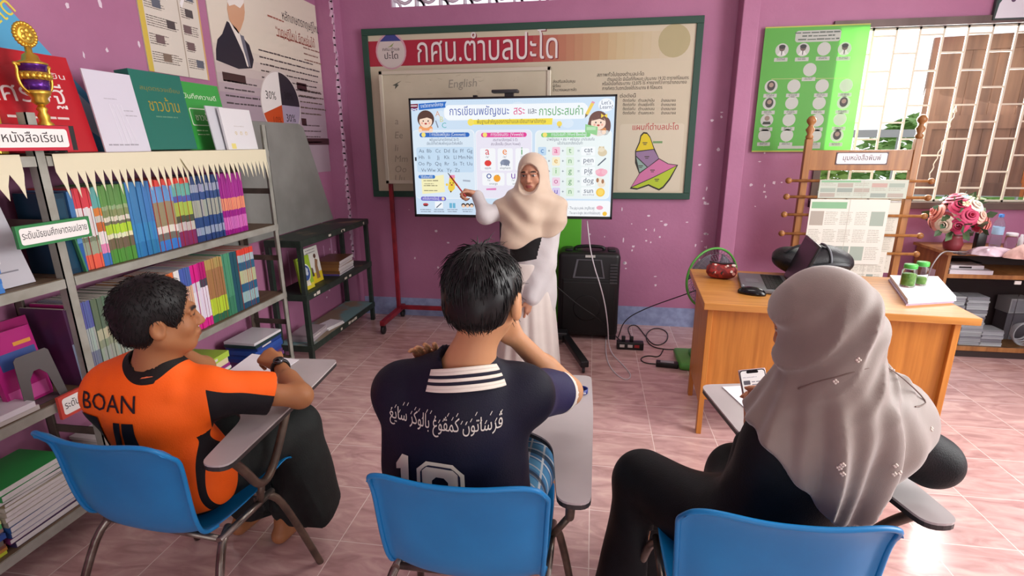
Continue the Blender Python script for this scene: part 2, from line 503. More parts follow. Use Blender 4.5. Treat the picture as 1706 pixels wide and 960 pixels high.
# window: frame, grille, opened shutters
mframe = pm('dark_window_wood', '#6b5a56', 0.5, col2='#54453f', nscale=6, stretch=(1, 1, .2))
msill = pm('window_sill_wood', '#6a564c', 0.5, col2='#4c3d36', nscale=8, stretch=(.3, 1, 1))
wroot = MB(); t = .05
wroot.box(WX0 - t, WX0, YB - .02, YB + .12, WZ0 - t, WZ1 + t); wroot.box(WX1, WX1 + t, YB - .02, YB + .12, WZ0 - t, WZ1 + t)
wroot.box(WX0, WX1, YB - .02, YB + .12, WZ1, WZ1 + t)
wo = struct(wroot.build('window_2', mframe))
MB().box(WX0 - .05, WX1, YB - .05, YB + .14, WZ0 - .05, WZ0).build('window_sill', msill, wo, bevel=.004)
mgr = pm('cream_grille_steel', '#d9d3bd', 0.45)
g = MB(); gx = [1.78 + .152 * i for i in range(11)]
for x in gx: g.box(x - .007, x + .007, YB + .03, YB + .042, WZ0, WZ1)
for i in range(len(gx) - 1):
    for k in range(5):
        z = WZ0 + .10 + k * .235 + (.1175 if i % 2 else 0)
        if z < WZ1 - .02: g.box(gx[i], gx[i + 1], YB + .031, YB + .041, z - .006, z + .006)
g.box(WX0, WX1, YB + .03, YB + .042, WZ1 - .014, WZ1); g.box(WX0, WX1, YB + .03, YB + .042, WZ0, WZ0 + .014)
g.build('window_grille', mgr, wo)
h = MB()   # a thin twisted stay hanging in the grille
pts = [(2.535 + .006 * math.sin(i * 1.9) - .004 * i, YB - .012, 1.70 - .022 * i) for i in range(22)]
h.tube(pts, .004, 6); h.lathe([(.001, .0), (.012, .015), (.002, .055)], 8, Matrix.Translation((2.535, YB - .012, 1.70)))
h.build('window_stay', mgr, wo)
msh = pm('brown_shutter_wood', '#7a5a48', 0.5, col2='#5d4337', nscale=5, stretch=(4, 4, .3))
def shutter(hx, hy, ang, w=.82, z0=1.10, z1=2.26):
    M = Matrix.Translation((hx, hy, 0)) @ Matrix.Rotation(ang, 4, 'Z')
    s = MB()
    for x0 in (0, w - .09): s.box(x0, x0 + .09, -.018, .018, z0, z1, M=M)
    for za in (z0, z0 + .50, z1 - .10): s.box(.09, w - .09, -.018, .018, za, za + .10, M=M)
    s.box(.09, w - .09, -.006, .006, z0, z1, M=M)
    for x0 in (.25, .42, .58): s.box(x0, x0 + .008, -.010, .010, z0 + .1, z1 - .1, M=M)
    return s
shutter(3.32, YB + .16, pi - .22, .84).build('shutter', msh, wo)
shutter(3.20, YB + .16, .25, .5, 1.10, 2.26).build('shutter', pm('orange_brown_shutter', '#9a5a34', .5), wo)
shutter(1.70, YB + .14, pi * .52, .55).build('shutter', pm('pale_shutter', '#b7a694', .5), wo)

# outside: ground, hedge, verandah rail and post in full daylight
b = MB(); b.box(-8, 16, YB + .25, 22, -.5, -.4)
tag(b.build('ground', pm('bright_ground', '#b9c79a', .9, col2='#9db07a', nscale=1.2)), kind='structure')
rail = empty('verandah_railing', (2.6, 6.4, -.17), 'grey verandah railing outside the window below the bright sky', 'railing')
mrail = pm('grey_rail_paint', '#8f979c', .5)
MB().box(-1.6, 2.6, -.03, .03, 1.72, 1.80).build('top_rail', mrail, rail)
MB().box(-1.6, 2.6, -.02, .02, 1.10, 1.14).build('bottom_rail', mrail, rail)
for i in range(10):
    MB().box(-1.5 + i * .42, -1.48 + i * .42, -.01, .01, 0.0, 1.72).build('baluster', mrail, rail)
pst = MB().box(-.06, .06, -.06, .06, 0, 3.4).box(-.09, .09, -.09, .09, 0, .2)
tag(pst.build('verandah_post', pm('white_post', '#e9e6e2', .6), loc=(2.05, 5.6, -.4)), 'white verandah post seen at the left edge of the open window', 'post')
def leafball(name, loc, r, n, col, label, seed):
    rd = random.Random(seed); m = MB()
    for i in range(n):
        a = rd.random() * 2 * pi; u = rd.uniform(-.6, 1); q = math.sqrt(max(0, 1 - u * u)) * r * rd.uniform(.7, 1.05)
        c = Vector((math.cos(a) * q, math.sin(a) * q, u * r + r * .7)); d = Vector((rd.gauss(0, 1), rd.gauss(0, 1), rd.gauss(0, 1))).normalized()
        x, y, _ = frame_of(d); k = rd.uniform(.08, .15)
        m.add([c - x * k, c - y * k * .4, c + x * k, c + y * k * .4], [(0, 1, 2, 3)], 0)
    e = empty(name, loc, label, 'bush')
    m.build('foliage', pm('leaf_' + col[1:], col, .6), e)
    MB().tube([(0, 0, -.1), (0, 0, r)], [.06, .03], 7).build('stem', pm('bark', '#6b5a48', .8), e)
leafball('bush', (2.7, 9.6, -.4), 1.35, 2600, '#7d9a4e', 'yellow green bush beyond the verandah rail at the left of the window', 1)
leafball('bush', (5.7, 10.0, -.4), 1.4, 2200, '#6f9450', 'bush beyond the verandah rail beside the brown shutter', 2)
leafball('bush', (8.9, 10.6, -.4), 1.4, 1800, '#7a9c58', 'bush furthest right beyond the verandah rail, mostly behind the shutter', 3)
# ================================================================== FAR WALL: BOARD, WHITEBOARD, TELEVISION
mgreen = pm('dark_green_frame', '#24463a', 0.45)
def on(Y, zx0, zy0, sc):
    """reads a spot of the far wall at depth Y as (X, Z)"""
    def q(a, b2):
        p = pY(zx0 + a / sc, zy0 + b2 / sc, Y); return p.x, p.z
    return q
# ---- notice board with green frame
YBD = YB - .03
BX0, BX1, BZ0, BZ1 = -1.875, 0.757, 1.078, 2.402
bd = empty('notice_board', (0, 0, 0), 'wide green framed notice board with a red banner heading, behind the television', 'notice board')
f = MB(); k = .05
f.box(BX0, BX1, YBD - .012, YB - .001, BZ0, BZ0 + k); f.box(BX0, BX1, YBD - .012, YB - .001, BZ1 - k, BZ1)
f.box(BX0, BX0 + k, YBD - .012, YB - .001, BZ0 + k, BZ1 - k); f.box(BX1 - k, BX1, YBD - .012, YB - .001, BZ0 + k, BZ1 - k)
f.build('frame', mgreen, bd, bevel=.003)
p = MB(); p.plane((0, YBD, 0), (1, 0, 0), (0, 0, 1), (0, -1, 0))
q = on(YBD, 590, 0, 2.797)
p.box(BX0 + k, BX1 - k, YBD, YB - .002, BZ0 + k, BZ1 - k, col='#c3baa2')
x0 = BX0 + k; wI = BX1 - BX0 - 2 * k
zr0, zr1 = q(300, 305)[1], q(300, 185)[1]
# red band fading to cream on the right
seg = 40; ra = C('#a32438'); rb = C('#bda878'); rc = C('#c3baa2')
for i in range(seg):
    t = i / seg; a = max(0, min(1, (t - .48) / .30)); c2 = max(0, min(1, (t - .70) / .25))
    col = tuple((ra[j] * (1 - a) + rb[j] * a) * (1 - c2) + rc[j] * c2 for j in range(3))
    p.rect(x0 + wI * t, zr0, wI / seg + .0005, zr1 - zr0, col, l=1)
p.rect(x0, zr0 - .02, wI, .02, '#c2b9a2', l=1)
cx, cz = q(172, 240)
p.circ(cx, cz, .128, '#c79aa6', ry=.135, l=2); p.circ(cx, cz - .005, .115, '#c9beb9', ry=.118, l=3)
p.poly([(cx - .09, cz + .075), (cx - .03, cz + .125), (cx, cz + .135), (cx + .035, cz + .125), (cx + .09, cz + .075)], '#3a4384', l=4)
p.poly([(cx - .03, cz + .03), (cx - .005, cz + .04), (cx + .03, cz + .065), (cx + .01, cz + .035)], '#8a9a5c', l=4)
p.text('กศน.ตำบล', cx, cz + .005, .034, '#3a2f38', bold=.012, l=5)
p.text('ปะโด', cx, cz - .055, .066, '#2a222b', bold=.016, l=5)
t0, t1 = q(297, 290), q(947, 272)
p.text('กศน.ตำบลปะโด', t0[0] + .008, t0[1] - .007, .26, '#7a2030', 'l', .034, t1[0] - t0[0], l=2)
p.text('กศน.ตำบลปะโด', t0[0], t0[1], .26, '#ded6d4', 'l', .034, t1[0] - t0[0], l=3)
p.circ(*q(1492, 190), .115, '#a89f78', l=2)
def bt(s, zx, zy, zx1, size=.034, col='#2f2a24', bold=.022):
    a, b2 = q(zx, zy), q(zx1, zy)
    p.text(s, a[0], a[1], size, col, 'l', bold, b2[0] - a[0], l=3)
bt('สภาพทั่วไปของตำบลปะโด', 1132, 357, 1350, .036)
bt('ตำบลปะโด มีเนื้อที่ทั้งหมด ประมาณ 19.32 ตารางกิโลเมตร', 1180, 378, 1558)
bt('หรือมีเนื้อที่ประมาณ 12,075 ไร่ ห่างจากที่ว่าการอำเภอมายอ', 1157, 398, 1548)
bt('ทางทิศตะวันตกเฉียงใต้ประมาณ 8 กิโลเมตร', 1157, 420, 1435)
bt('ต่อดังนี้', 1238, 455, 1312, .036)
for i, (a, c) in enumerate((('ตำบลปานัน', 'อำเภอมายอ'), ('ตำบลลุโบะยิไร', 'อำเภอมายอ'), ('ตำบลถนน', 'อำเภอมายอ'), ('ตำบลกระหวะ', 'อำเภอมายอ'))):
    y = 475 + i * 19.5
    bt('ติดต่อกับ', 1252, y, 1310, .03); bt(a, 1324, y, 1398, .03); bt(c, 1430, y, 1498, .03)
bt('ส่งเสริมสนับสนุน', 926, 387, 1030, .03); bt('ผู้เรียน', 926, 407, 962, .03); bt('ด้านวางแผนการจัด', 926, 426, 1036, .03)
# map sheet
a, b2 = q(1225, 890), q(1540, 575)
p.rect(a[0], a[1], b2[0] - a[0], b2[1] - a[1], '#cbc3ad', r=.02, l=1)
bt('แผนที่ตำบลปะโด', 1297, 606, 1510, .062, '#b02a30', .016)
def mp(pts, col, l=4): p.poly([q(*t) for t in pts], col, l)
out = [(1312, 705), (1330, 665), (1336, 635), (1350, 620), (1366, 622), (1380, 640), (1398, 690), (1420, 738), (1462, 762), (1506, 768), (1470, 835), (1440, 872), (1420, 884), (1392, 872), (1372, 862), (1350, 870), (1320, 880), (1288, 876), (1330, 808), (1312, 760)]
o2 = [(1400 + (x - 1400) * 1.035, 755 + (y - 755) * 1.035) for x, y in out]
mp(o2, '#2b2722', 3)
mp([(1314, 704), (1332, 665), (1338, 636), (1350, 623), (1365, 625), (1378, 642), (1396, 694)], '#d6c21e')
mp([(1314, 709), (1396, 698), (1419, 738), (1368, 778), (1314, 726)], '#8d7395')
mp([(1314, 732), (1364, 780), (1330, 803)], '#86a39a')
mp([(1370, 780), (1421, 742), (1462, 765), (1503, 771), (1400, 822), (1292, 871), (1331, 809)], '#c3709c')
mp([(1294, 874), (1400, 826), (1502, 774), (1467, 833), (1438, 869), (1420, 880), (1392, 868), (1372, 858), (1350, 866), (1320, 877)], '#a9bf2c')
p.rect(*q(1392, 668), q(1436, 668)[0] - q(1392, 668)[0], .016, '#6d9560', l=4)
for (x, y) in ((1355, 668), (1364, 732), (1335, 775), (1390, 795), (1410, 838)):
    bx = q(x, y); p.rect(bx[0] - .018, bx[1], .036, .007, '#4a4038', l=5); p.rect(bx[0] - .012, bx[1] - .012, .024, .006, '#4a4038', l=5)
p.build('poster_sheet', pm('vinyl_print', '#ffffff', .4, attr='Col'), bd)

# ---- whiteboard on a red rolling stand
ws = empty('whiteboard_stand', (-1.0, 4.22, 0), 'red steel rolling stand carrying a cream whiteboard behind the television', 'whiteboard')
wl = Vector((-1.0, 4.22, 0))
mred = pm('red_stand_paint', '#8e1f2c', .4, col2='#6f1724', nscale=12)
mwb = pm('whiteboard_face', '#c6bea8', .35, col2='#bab19a', nscale=3)
b = MB(); X0, X1, Z0, Z1 = -1.695, -.342, 1.20, 2.068
b.box(X0 + .02 - wl.x, X1 - .02 - wl.x, -.012, .012, Z0 + .02, Z1 - .02, 0)
b.mi = 1; b.plane((-wl.x, -.0125, 0), (1, 0, 0), (0, 0, 1), (0, -1, 0))
q2 = on(4.207, 590, 0, 2.797)
def wt(s, zx, zy, size, col, rot=0, bold=.0): a = q2(zx, zy); b.text(s, a[0], a[1], size, col, 'l', bold, None, 1, .15, rot)
wt('English', 440, 410, .085, '#8f8a7e', .03)
for s, y in (('a', 580), ('Ee', 645), ('Ii', 705), ('Mm', 755), ('Oo', 803), ('Uu', 845)): wt(s, 190, y, .075, '#948d7d')
b.poly([q2(*t) for t in ((178, 398), (222, 375), (200, 392), (208, 396), (190, 416), (192, 400))], '#4e5248', 1)
for i in range(26):
    a = q2(random.uniform(150, 900), random.uniform(330, 440)); b.line(a[0], a[1], a[0] + random.uniform(-.05, .05), a[1] + random.uniform(-.01, .01), random.uniform(.002, .005), '#aea48f', 1)
b.build('whiteboard', [mwb, ink], ws)
fr = MB(); k = .03
for (a0, a1, c0, c1) in ((X0, X1, Z0, Z0 + k), (X0, X1, Z1 - k, Z1), (X0, X0 + k, Z0, Z1), (X1 - k, X1, Z0, Z1)):
    fr.box(a0 - wl.x, a1 - wl.x, -.02, .016, c0, c1)
fr.build('whiteboard_frame', pm('pale_aluminium', '#cbc5b2', .35, .3), ws, bevel=.004)
for sx in (-1.675, -.36):
    MB().box(sx - .016 - wl.x, sx + .016 - wl.x, .02, .052, .09, 2.0).build('post', mred, ws, bevel=.003)
    ft = MB().box(sx - .02 - wl.x, sx + .02 - wl.x, -.36, .15, .075, .115).build('foot', mred, ws, bevel=.003)
    for yy in (-.34, .12):
        cs = MB(); cs.lathe([(.012, -.012), (.034, -.012), (.036, 0), (.034, .012), (.012, .012)], 18, Matrix.Translation((sx - wl.x, yy, .036)) @ Matrix.Rotation(pi / 2, 4, 'Y'))
        cs.box(sx - .018 - wl.x, sx + .018 - wl.x, yy - .012, yy + .012, .045, .078)
        cs.build('caster', pm('black_rubber', '#1d1c1d', .5), ft)
MB().box(-1.675 - wl.x, -.36 - wl.x, .025, .05, .10, .135).build('crossbar', mred, ws)

# ---- television on a black cart
YT = 3.75
tv = empty('television', (-.62, YT, 0), 'large wall-sized black flat screen television showing an English alphabet lesson', 'television')
T = Vector((-.62, YT, 0))
qs = on(YT, 680, 150, 4.362)
cTL, cTR, cBR, cBL = [pY(*c, YT) for c in ((678, 163), (1028, 158), (1020, 367), (694, 360))]
tx0 = (cTL.x + cBL.x) / 2 ; tx1 = (cTR.x + cBR.x) / 2; tz0 = (cBL.z + cBR.z) / 2; tz1 = (cTL.z + cTR.z) / 2
mblk = pm('black_plastic', '#131315', .35)
b = MB(); b.box(tx0 - T.x, tx1 - T.x, .003, .05, tz0, tz1); b.box(tx0 + .15 - T.x, tx1 - .15 - T.x, .05, .085, tz0 + .12, tz1 - .2)
b.build('housing', mblk, tv, bevel=.004)
kb = .014
b = MB()
for (a0, a1, c0, c1) in ((tx0, tx1, tz0, tz0 + kb * 1.4), (tx0, tx1, tz1 - kb, tz1), (tx0, tx0 + kb, tz0, tz1), (tx1 - kb, tx1, tz0, tz1)):
    b.box(a0 - T.x, a1 - T.x, -.006, .004, c0, c1)
b.build('bezel', mblk, tv, bevel=.002)
mscreen = pm('screen_light', '#000000', .25, attr='Col', emit='attr', estr=.70)
mscreen.node_tree.links.remove([l for l in mscreen.node_tree.links if l.to_socket.name == 'Base Color'][0])
s = MB(); s.dz = .00025; s.plane((-T.x, .0, 0), (1, 0, 0), (0, 0, 1), (0, -1, 0))
sx0, sx1, sz0, sz1 = tx0 + kb, tx1 - kb, tz0 + kb * 1.4, tz1 - kb
SW = sx1 - sx0; SH = sz1 - sz0
s.rect(sx0, sz0, SW, SH, '#cfe3f6', l=0)
for i in range(12):   # soft clouds of the slide background
    s.circ(sx0 + SW * random.uniform(.06, .94), sz1 - SH * random.uniform(.06, .26), .05 * random.uniform(.7, 1.2), '#dbeaf8', ry=.03, l=1)
def R(a, b3, c, d, col, r=0, l=2):
    u0, v0 = qs(a, d); u1, v1 = qs(c, b3); s.rect(max(u0, sx0), max(v0, sz0), min(u1, sx1) - max(u0, sx0), min(v1, sz1) - max(v0, sz0), col, r, l)
def TX(t, zx, zy, size, col, fit=None, bold=0.0, al='c', l=6, slant=0, rot=0):
    u, v = qs(zx, zy); fw = None
    if fit: fw = (qs(zx + fit, zy)[0] - u)
    s.text(t, u, v, size / 4.362 * (YT / 874) * 1.05 * 1.2, col, al, bold, fw, l, slant, rot)
def CI(zx, zy, r, col, ry=None, l=5, **k):
    u, v = qs(zx, zy); sc = YT / 874 / 4.362 * 1.06; s.circ(u, v, r * sc, col, (ry * sc if ry else None), l=l, **k)
def PO(pts, col, l=5): s.poly([qs(*t) for t in pts], col, l)
def LN(zx, zy, w, n, dy, th, col, al='l', l=6):
    u, v = qs(zx, zy); sc = YT / 874 / 4.362 * 1.06; s.lines(u, v, w * sc, n, dy * sc, th * sc, col, l=l, al=al, rag=.15)
# title
R(270, 92, 1300, 222, '#f5f9fd', .03, 2); R(262, 100, 1308, 214, '#f5f9fd', .03, 2)
for i in range(60): 
    u, v = qs(320 + i * 15.5, 84 + i * -.1); s.rect(u, v, .006, .0015, '#9fc3e6', l=3)
TX('การเขียนพยัญชนะ', 302, 184, 62, '#4a5fae', 432, .022, 'l'); TX('สระ', 766, 178, 62, '#e2578c', 82, .022, 'l')
TX('และ', 872, 172, 46, '#3b4560', 62, .012, 'l'); TX('การประสมคำ', 952, 184, 62, '#58a662', 318, .022, 'l')
PO([(435, 218), (1050, 205), (1046, 252), (440, 252)], '#f6e04a', 3); CI(455, 235, 22, '#f7e36a', l=4)
TX('พื้นฐานสำคัญของการอ่านและเขียนภาษาอังกฤษ', 748, 242, 30, '#6a6148', 510, .008)
PO([(75, 100), (278, 84), (268, 108), (272, 128), (78, 146)], '#2d6fc4', 3); TX('รายวิชาภาษาอังกฤษ', 92, 130, 26, '#e8f1fb', 165, .006, 'l', rot=.07)
PO([(6, 104), (72, 100), (70, 132), (10, 134)], '#7a2740', 3); PO([(20, 134), (70, 132), (64, 150), (34, 152)], '#3a4c9c', 3)
for c in (((22, 150), (70, 134)), ((24, 134), (66, 152))):
    (a0, a1), (c0, c1) = c; A = qs(a0, a1); B_ = qs(c0, c1); s.line(A[0], A[1], B_[0], B_[1], .004, '#f2e7ea', 4)
R(12, 112, 64, 120, '#f2e7ea', 0, 4)
# children drawn at the upper corners (plain)
def kid(zx, zy, k, hair, shirt, bow=False):
    CI(zx, zy + 72 * k, 50 * k, shirt, 34 * k, 3); CI(zx, zy, 60 * k, hair, 58 * k, 4)
    if bow: CI(zx + 50 * k, zy + 40 * k, 34 * k, hair, 56 * k, 3); CI(zx - 46 * k, zy + 36 * k, 26 * k, hair, 46 * k, 3)
    CI(zx, zy + 18 * k, 46 * k, '#f8dcc6', 42 * k, 5); PO([(zx - 48 * k, zy + 2 * k), (zx - 30 * k, zy - 30 * k), (zx + 30 * k, zy - 32 * k), (zx + 48 * k, zy + 2 * k), (zx + 10 * k, zy - 12 * k)], hair, 6)
    for e in (-18, 18): CI(zx + e * k, zy + 14 * k, 5 * k, '#40302c', l=7); CI(zx + e * 1.5 * k, zy + 30 * k, 7 * k, '#f3b3a0', l=6)
    CI(zx, zy + 34 * k, 9 * k, '#b9433e', 6 * k, 7)
    if bow:
        for e in (-1, 1): PO([(zx + 42 * k, zy - 34 * k), (zx + (42 + e * 22) * k, zy - 50 * k), (zx + (42 + e * 22) * k, zy - 18 * k)], '#f4d23c', 8)
    for e in (-40, 40): CI(zx + e * k, zy + 84 * k, 13 * k, '#f8dcc6', l=6)
kid(128, 212, .98, '#5a4038', '#f2a36a'); kid(1382, 222, 1.02, '#6a4238', '#f2a36a', True)
PO([(1288, 248), (1330, 258), (1378, 268), (1372, 330), (1330, 318), (1286, 305)], '#8fce8c', 9)
R(1296, 268, 1364, 292, '#b9e2b4', 0, 10)
for t_, x, y, c in (('A', 215, 192, '#d9a58b'), ('B', 244, 232, '#d8d492'), ('C', 262, 276, '#5db7b9')): TX(t_, x, y, 42, c, None, .02)
PO([(196, 224), (204, 222), (222, 272), (214, 276)], '#8c95a4'); 
CI(1440, 108, 50, '#f4f8fc', 40, 3); PO([(1420, 140), (1440, 138), (1424, 166)], '#f4f8fc', 3)
TX("Let's", 1440, 104, 28, '#4f5f82', None, .01); TX('Learn!', 1440, 136, 28, '#4f5f82', None, .01)
PO([(1330, 92), (1352, 100), (1308, 182), (1288, 172)], '#f0cf5d', 7); PO([(1330, 92), (1352, 100), (1358, 88), (1338, 80)], '#e59bb1', 7); PO([(1288, 172), (1308, 182), (1284, 204)], '#7d6d57', 7)
CI(1099, 246, 17, '#f5d95b', l=4); R(1092, 258, 1106, 276, '#b5b0a0', 0, 4)
# three columns
for (a0, a1, bg, head, ttl) in ((42, 482, '#dcebf8', '#2d6bc0', '1 การเขียนพยัญชนะ (Consonants)'), (498, 902, '#ece8f6', '#e4489b', 'การเขียนสระ (Vowels)'), (920, 1482, '#eaf3f3', '#7fc97a', 'การประสมคำ (Word Blending)')):
    R(a0, 288, a1, 788, '#f2f7fc', .03, 2); R(a0 + 6, 292, a1 - 6, 784, bg, .03, 3)
    hw = 360 if a0 < 900 else 370
    c0 = {42: 84, 498: 530, 920: 966}[a0]; c1 = c0 + {42: 362, 498: 332, 920: 360}[a0]
    R(c0, 308, c1, 344, head, .018, 4); CI(c0 + 28, 326, 15, '#f6e37a', l=5); TX(ttl, (c0 + c1) / 2 + 22, 334, 25, '#eef4fb', (c1 - c0) * .72, .008)
TX('พยัญชนะในภาษาอังกฤษมี 26 ตัว', 262, 370, 22, '#5d6a80', 215); TX('เขียนได้ทั้งตัวพิมพ์ใหญ่และตัวพิมพ์เล็ก', 265, 398, 22, '#5d6a80', 262)
TX('สระภาษาอังกฤษมี 5 ตัว', 706, 372, 22, '#7a6a86', 180); TX('สระเสียงสั้น (Short Vowel)', 708, 402, 22, '#7a6a86', 214)
TX('นำพยัญชนะ + สระ + พยัญชนะ มาประสมกัน', 1180, 368, 22, '#5d6a80', 350); TX('แล้วอ่านออกเสียงเป็นคำ', 1176, 396, 22, '#5d6a80', 184)
R(68, 414, 474, 598, '#c7dff4', .015, 4)
rows = ['Aa Bb Cc Dd Ee Ff Gg', 'Hh Ii Jj Kk Ll Mm Nn', 'Oo Pp Qq Rr Ss Tt Uu', 'Vv Ww Xx Yy Zz']
xs = [98, 154, 218, 283, 342, 392, 448]
for i, rw in enumerate(rows):
    for j, t_ in enumerate(rw.split()): TX(t_, xs[j] + (16 if i == 3 else 0), 455 + i * 46.5, 29, '#6d7a8c')
for (a0, a1, y0, y1, ch, cc, cap, pic, pc) in ((526, 634, 424, 586, 'a', '#d6494f', 'apple', 'ap', '#e2463f'), (652, 760, 424, 586, 'e', '#f08a3c', 'elephant', 'el', '#7f8aa0'), (780, 880, 424, 586, 'i', '#4da35c', 'igloo', 'ig', '#7fb3d6'), (540, 700, 602, 694, 'o', '#35539c', 'orange', 'or', '#f5a53a'), (716, 880, 602, 694, 'u', '#8b5cb4', 'umbrella', 'um', '#d86aa0')):
    R(a0, y0, a1, y1, '#f7f9fc', .012, 4); m = (a0 + a1) / 2
    if y0 < 500:
        TX(ch, m - 4, 470, 62, cc, None, .02); TX('/' + ch + '/', m - 4, 494, 20, '#7d8590'); TX(cap, m, 574, 18, '#7d8590')
        if pic == 'ap': CI(m, 532, 24, pc, 20); PO([(m, 515), (m + 14, 504), (m + 8, 514)], '#5d9a4e', 6)
        elif pic == 'el': CI(m, 526, 32, pc, 20); CI(m - 22, 530, 14, '#8f9ab0', l=6); PO([(m - 32, 530), (m - 24, 530), (m - 26, 552), (m - 32, 552)], pc, 6); R(m + 4, 532, m + 14, 552, pc, 0, 6); R(m + 18, 532, m + 28, 552, pc, 0, 6)
        else: CI(m, 540, 26, pc, 24)
    else:
        TX(ch, a0 + 48, 644, 62, cc, None, .02); TX('/' + ch + '/', a0 + 48, 662, 18, '#7d8590'); TX(cap, m, 688, 18, '#7d8590'); CI(m + 26, 642, 24, pc, 24); PO([(m + 26, 622), (m + 40, 614), (m + 34, 624)], '#5d9a4e', 6)
PO([(568, 716), (640, 712), (640, 728), (568, 728)], '#e58ac0', 4)
for i, (c1, v_, c3, w_, th_) in enumerate((('c', 'a', 't', 'cat', 'แมว'), ('p', 'e', 'n', 'pen', 'ปากกา'), ('p', 'i', 'g', 'pig', 'หมู'), ('d', 'o', 'g', 'dog', 'สุนัข'), ('s', 'u', 'n', 'sun', 'พระอาทิตย์'))):
    y = 446 + i * 74
    R(944, y - 32, 1004, y + 30, '#c2dcf2', .008, 4); TX(c1, 974, y + 12, 44, '#4a7fc0')
    R(1046, y - 32, 1104, y + 30, ('#f7c8d9', '#faf0cf', '#dff0dc', '#f3d5e6', '#ded1f2')[i], .008, 4); TX(v_, 1074, y + 12, 46, ('#d8508a', '#dba23a', '#6fae68', '#c95f9a', '#6b4fb0')[i], None, .012)
    R(1148, y - 32, 1206, y + 30, '#dff0dc', .008, 4); TX(c3, 1176, y + 12, 44, '#6aa070')
    for xx, g_ in ((1024, '+'), (1124, '+'), (1238, '=')): TX(g_, xx, y + 8, 26, '#5d6a80', None, .01)
    R(1256, y - 34, 1360, y + 30, '#f5f9fb', .01, 4); TX(w_, 1310, y + 6, 40, '#4f5a72', None, .006); TX(th_, 1310, y + 26, 15, '#7d8590')
# little pictures at the right
CI(1412, 455, 30, '#d9c8a6', 24); CI(1404, 430, 22, '#e9dcc0', 18, 6); PO([(1384, 426), (1390, 408), (1402, 416)], '#c9b48c', 6); PO([(1410, 416), (1424, 408), (1424, 426)], '#c9b48c', 6)
PO([(1434, 492), (1440, 500), (1384, 550), (1374, 552), (1380, 542)], '#54606f')
CI(1402, 600, 36, '#f2a7bb', 26); CI(1426, 596, 20, '#f4b7c6', 18, 6); CI(1378, 594, 16, '#f4b7c6', 14, 6)
CI(1404, 682, 26, '#f0e2cd', 24); CI(1392, 656, 20, '#f4e8d6', 18, 6); CI(1376, 656, 9, '#a9714a', 15, 7); CI(1414, 664, 9, '#a9714a', 15, 7)
CI(1397, 744, 29, '#f6c53c'); CI(1397, 744, 20, '#f9d860', l=6)
# notes strip
PO([(96, 640), (258, 616), (268, 742), (104, 756)], '#f7f1bf', 4); R(76, 618, 196, 644, '#3a78c6', .012, 5); TX('วิธีเขียนที่ดี', 134, 640, 20, '#eaf2fb', 86)
LN(112, 662, 110, 3, 34, 6, '#8d8a6c'); LN(118, 684, 80, 1, 30, 5, '#9d9a7c')
PO([(300, 640), (338, 640), (340, 716), (310, 748), (290, 716)], '#f2cf4a', 5); PO([(298, 640), (340, 640), (338, 618), (302, 618)], '#ee8fae', 5); PO([(302, 734), (318, 734), (310, 748)], '#4c4440', 6)
for e in (-10, 10): CI(317 + e, 676, 4, '#3c302c', l=7)
CI(317, 690, 8, '#a8443e', 5, 7); CI(282, 688, 9, '#f2cf4a', l=6); CI(352, 688, 9, '#f2cf4a', l=6)
R(94, 776, 276, 804, '#7168c8', .014, 5); TX('เคล็ดลับการเรียนรู้', 166, 797, 21, '#eeeefb', 120); CI(254, 790, 11, '#f7d9a0', l=6)
PO([(398, 652), (452, 656), (452, 668), (398, 664)], '#aab4c4', 4)
for x, c in ((128, '#c0464e'), (224, '#5d6678'), (322, '#6fb6d6'), (432, '#444a58')):
    if c == '#444a58':
        for e in (-30, 0, 30): CI(x + e, 838, 15, '#3c302c', l=5); CI(x + e, 844, 11, '#f3cdb0', l=6)
    elif c == '#6fb6d6': R(x - 21, 822, x + 21, 858, c, 0, 5); R(x - 1, 822, x + 1, 858, '#eaf3fb', 0, 6)
    elif c == '#5d6678': R(x - 28, 812, x + 28, 858, '#f5f8fc', .006, 4); PO([(x + 16, 820), (x + 20, 826), (x - 14, 856), (x - 20, 858), (x - 18, 850)], c, 5)
    else: CI(x, 832, 20, c, 10); CI(x, 840, 16, '#5a3030', 5, 6)
    LN(x, 872, 80, 2, 14, 5, '#8a94a6', 'c')
CI(542, 845, 26, '#f6d94c'); R(534, 868, 552, 884, '#c7a63c', 0, 5)
PO([(576, 836), (900, 836), (900, 894), (580, 894), (570, 866)], '#2d68c2', 4); TX('ฝึกฝนบ่อยๆ', 588, 862, 26, '#eef4fb', None, .02, 'l'); TX('เก่งภาษาอังกฤษ', 588, 888, 22, '#eef4fb', None, .02, 'l')
R(920, 806, 1482, 920, '#f7f9fc', .02, 3); R(930, 806, 1110, 830, '#f3c64c', .012, 4); TX('ตัวอย่าง', 1074, 826, 18, '#7d6a3c')
TX('- The pig is pink. (หมูสีชมพู)', 1164, 866, 22, '#6d7688', 190, al='l'); TX('- The sun is bright. (พระอาทิตย์ส่องแสง)', 1164, 902, 22, '#6d7688', 232, al='l')
CI(1392, 856, 22, '#f2a7bb', 14); CI(1428, 900, 15, '#f6c53c'); CI(1122, 852, 14, '#cbb58e'); PO([(1130, 880), (1134, 885), (1112, 904), (1108, 902)], '#54606f')
LN(1050, 858, 50, 2, 38, 7, '#a9a294')
u, v = qs(54, 503); s.rect(u - .004, v - .012, .012, .026, '#1c2430', l=8); 
s.build('screen', mscreen, tv)
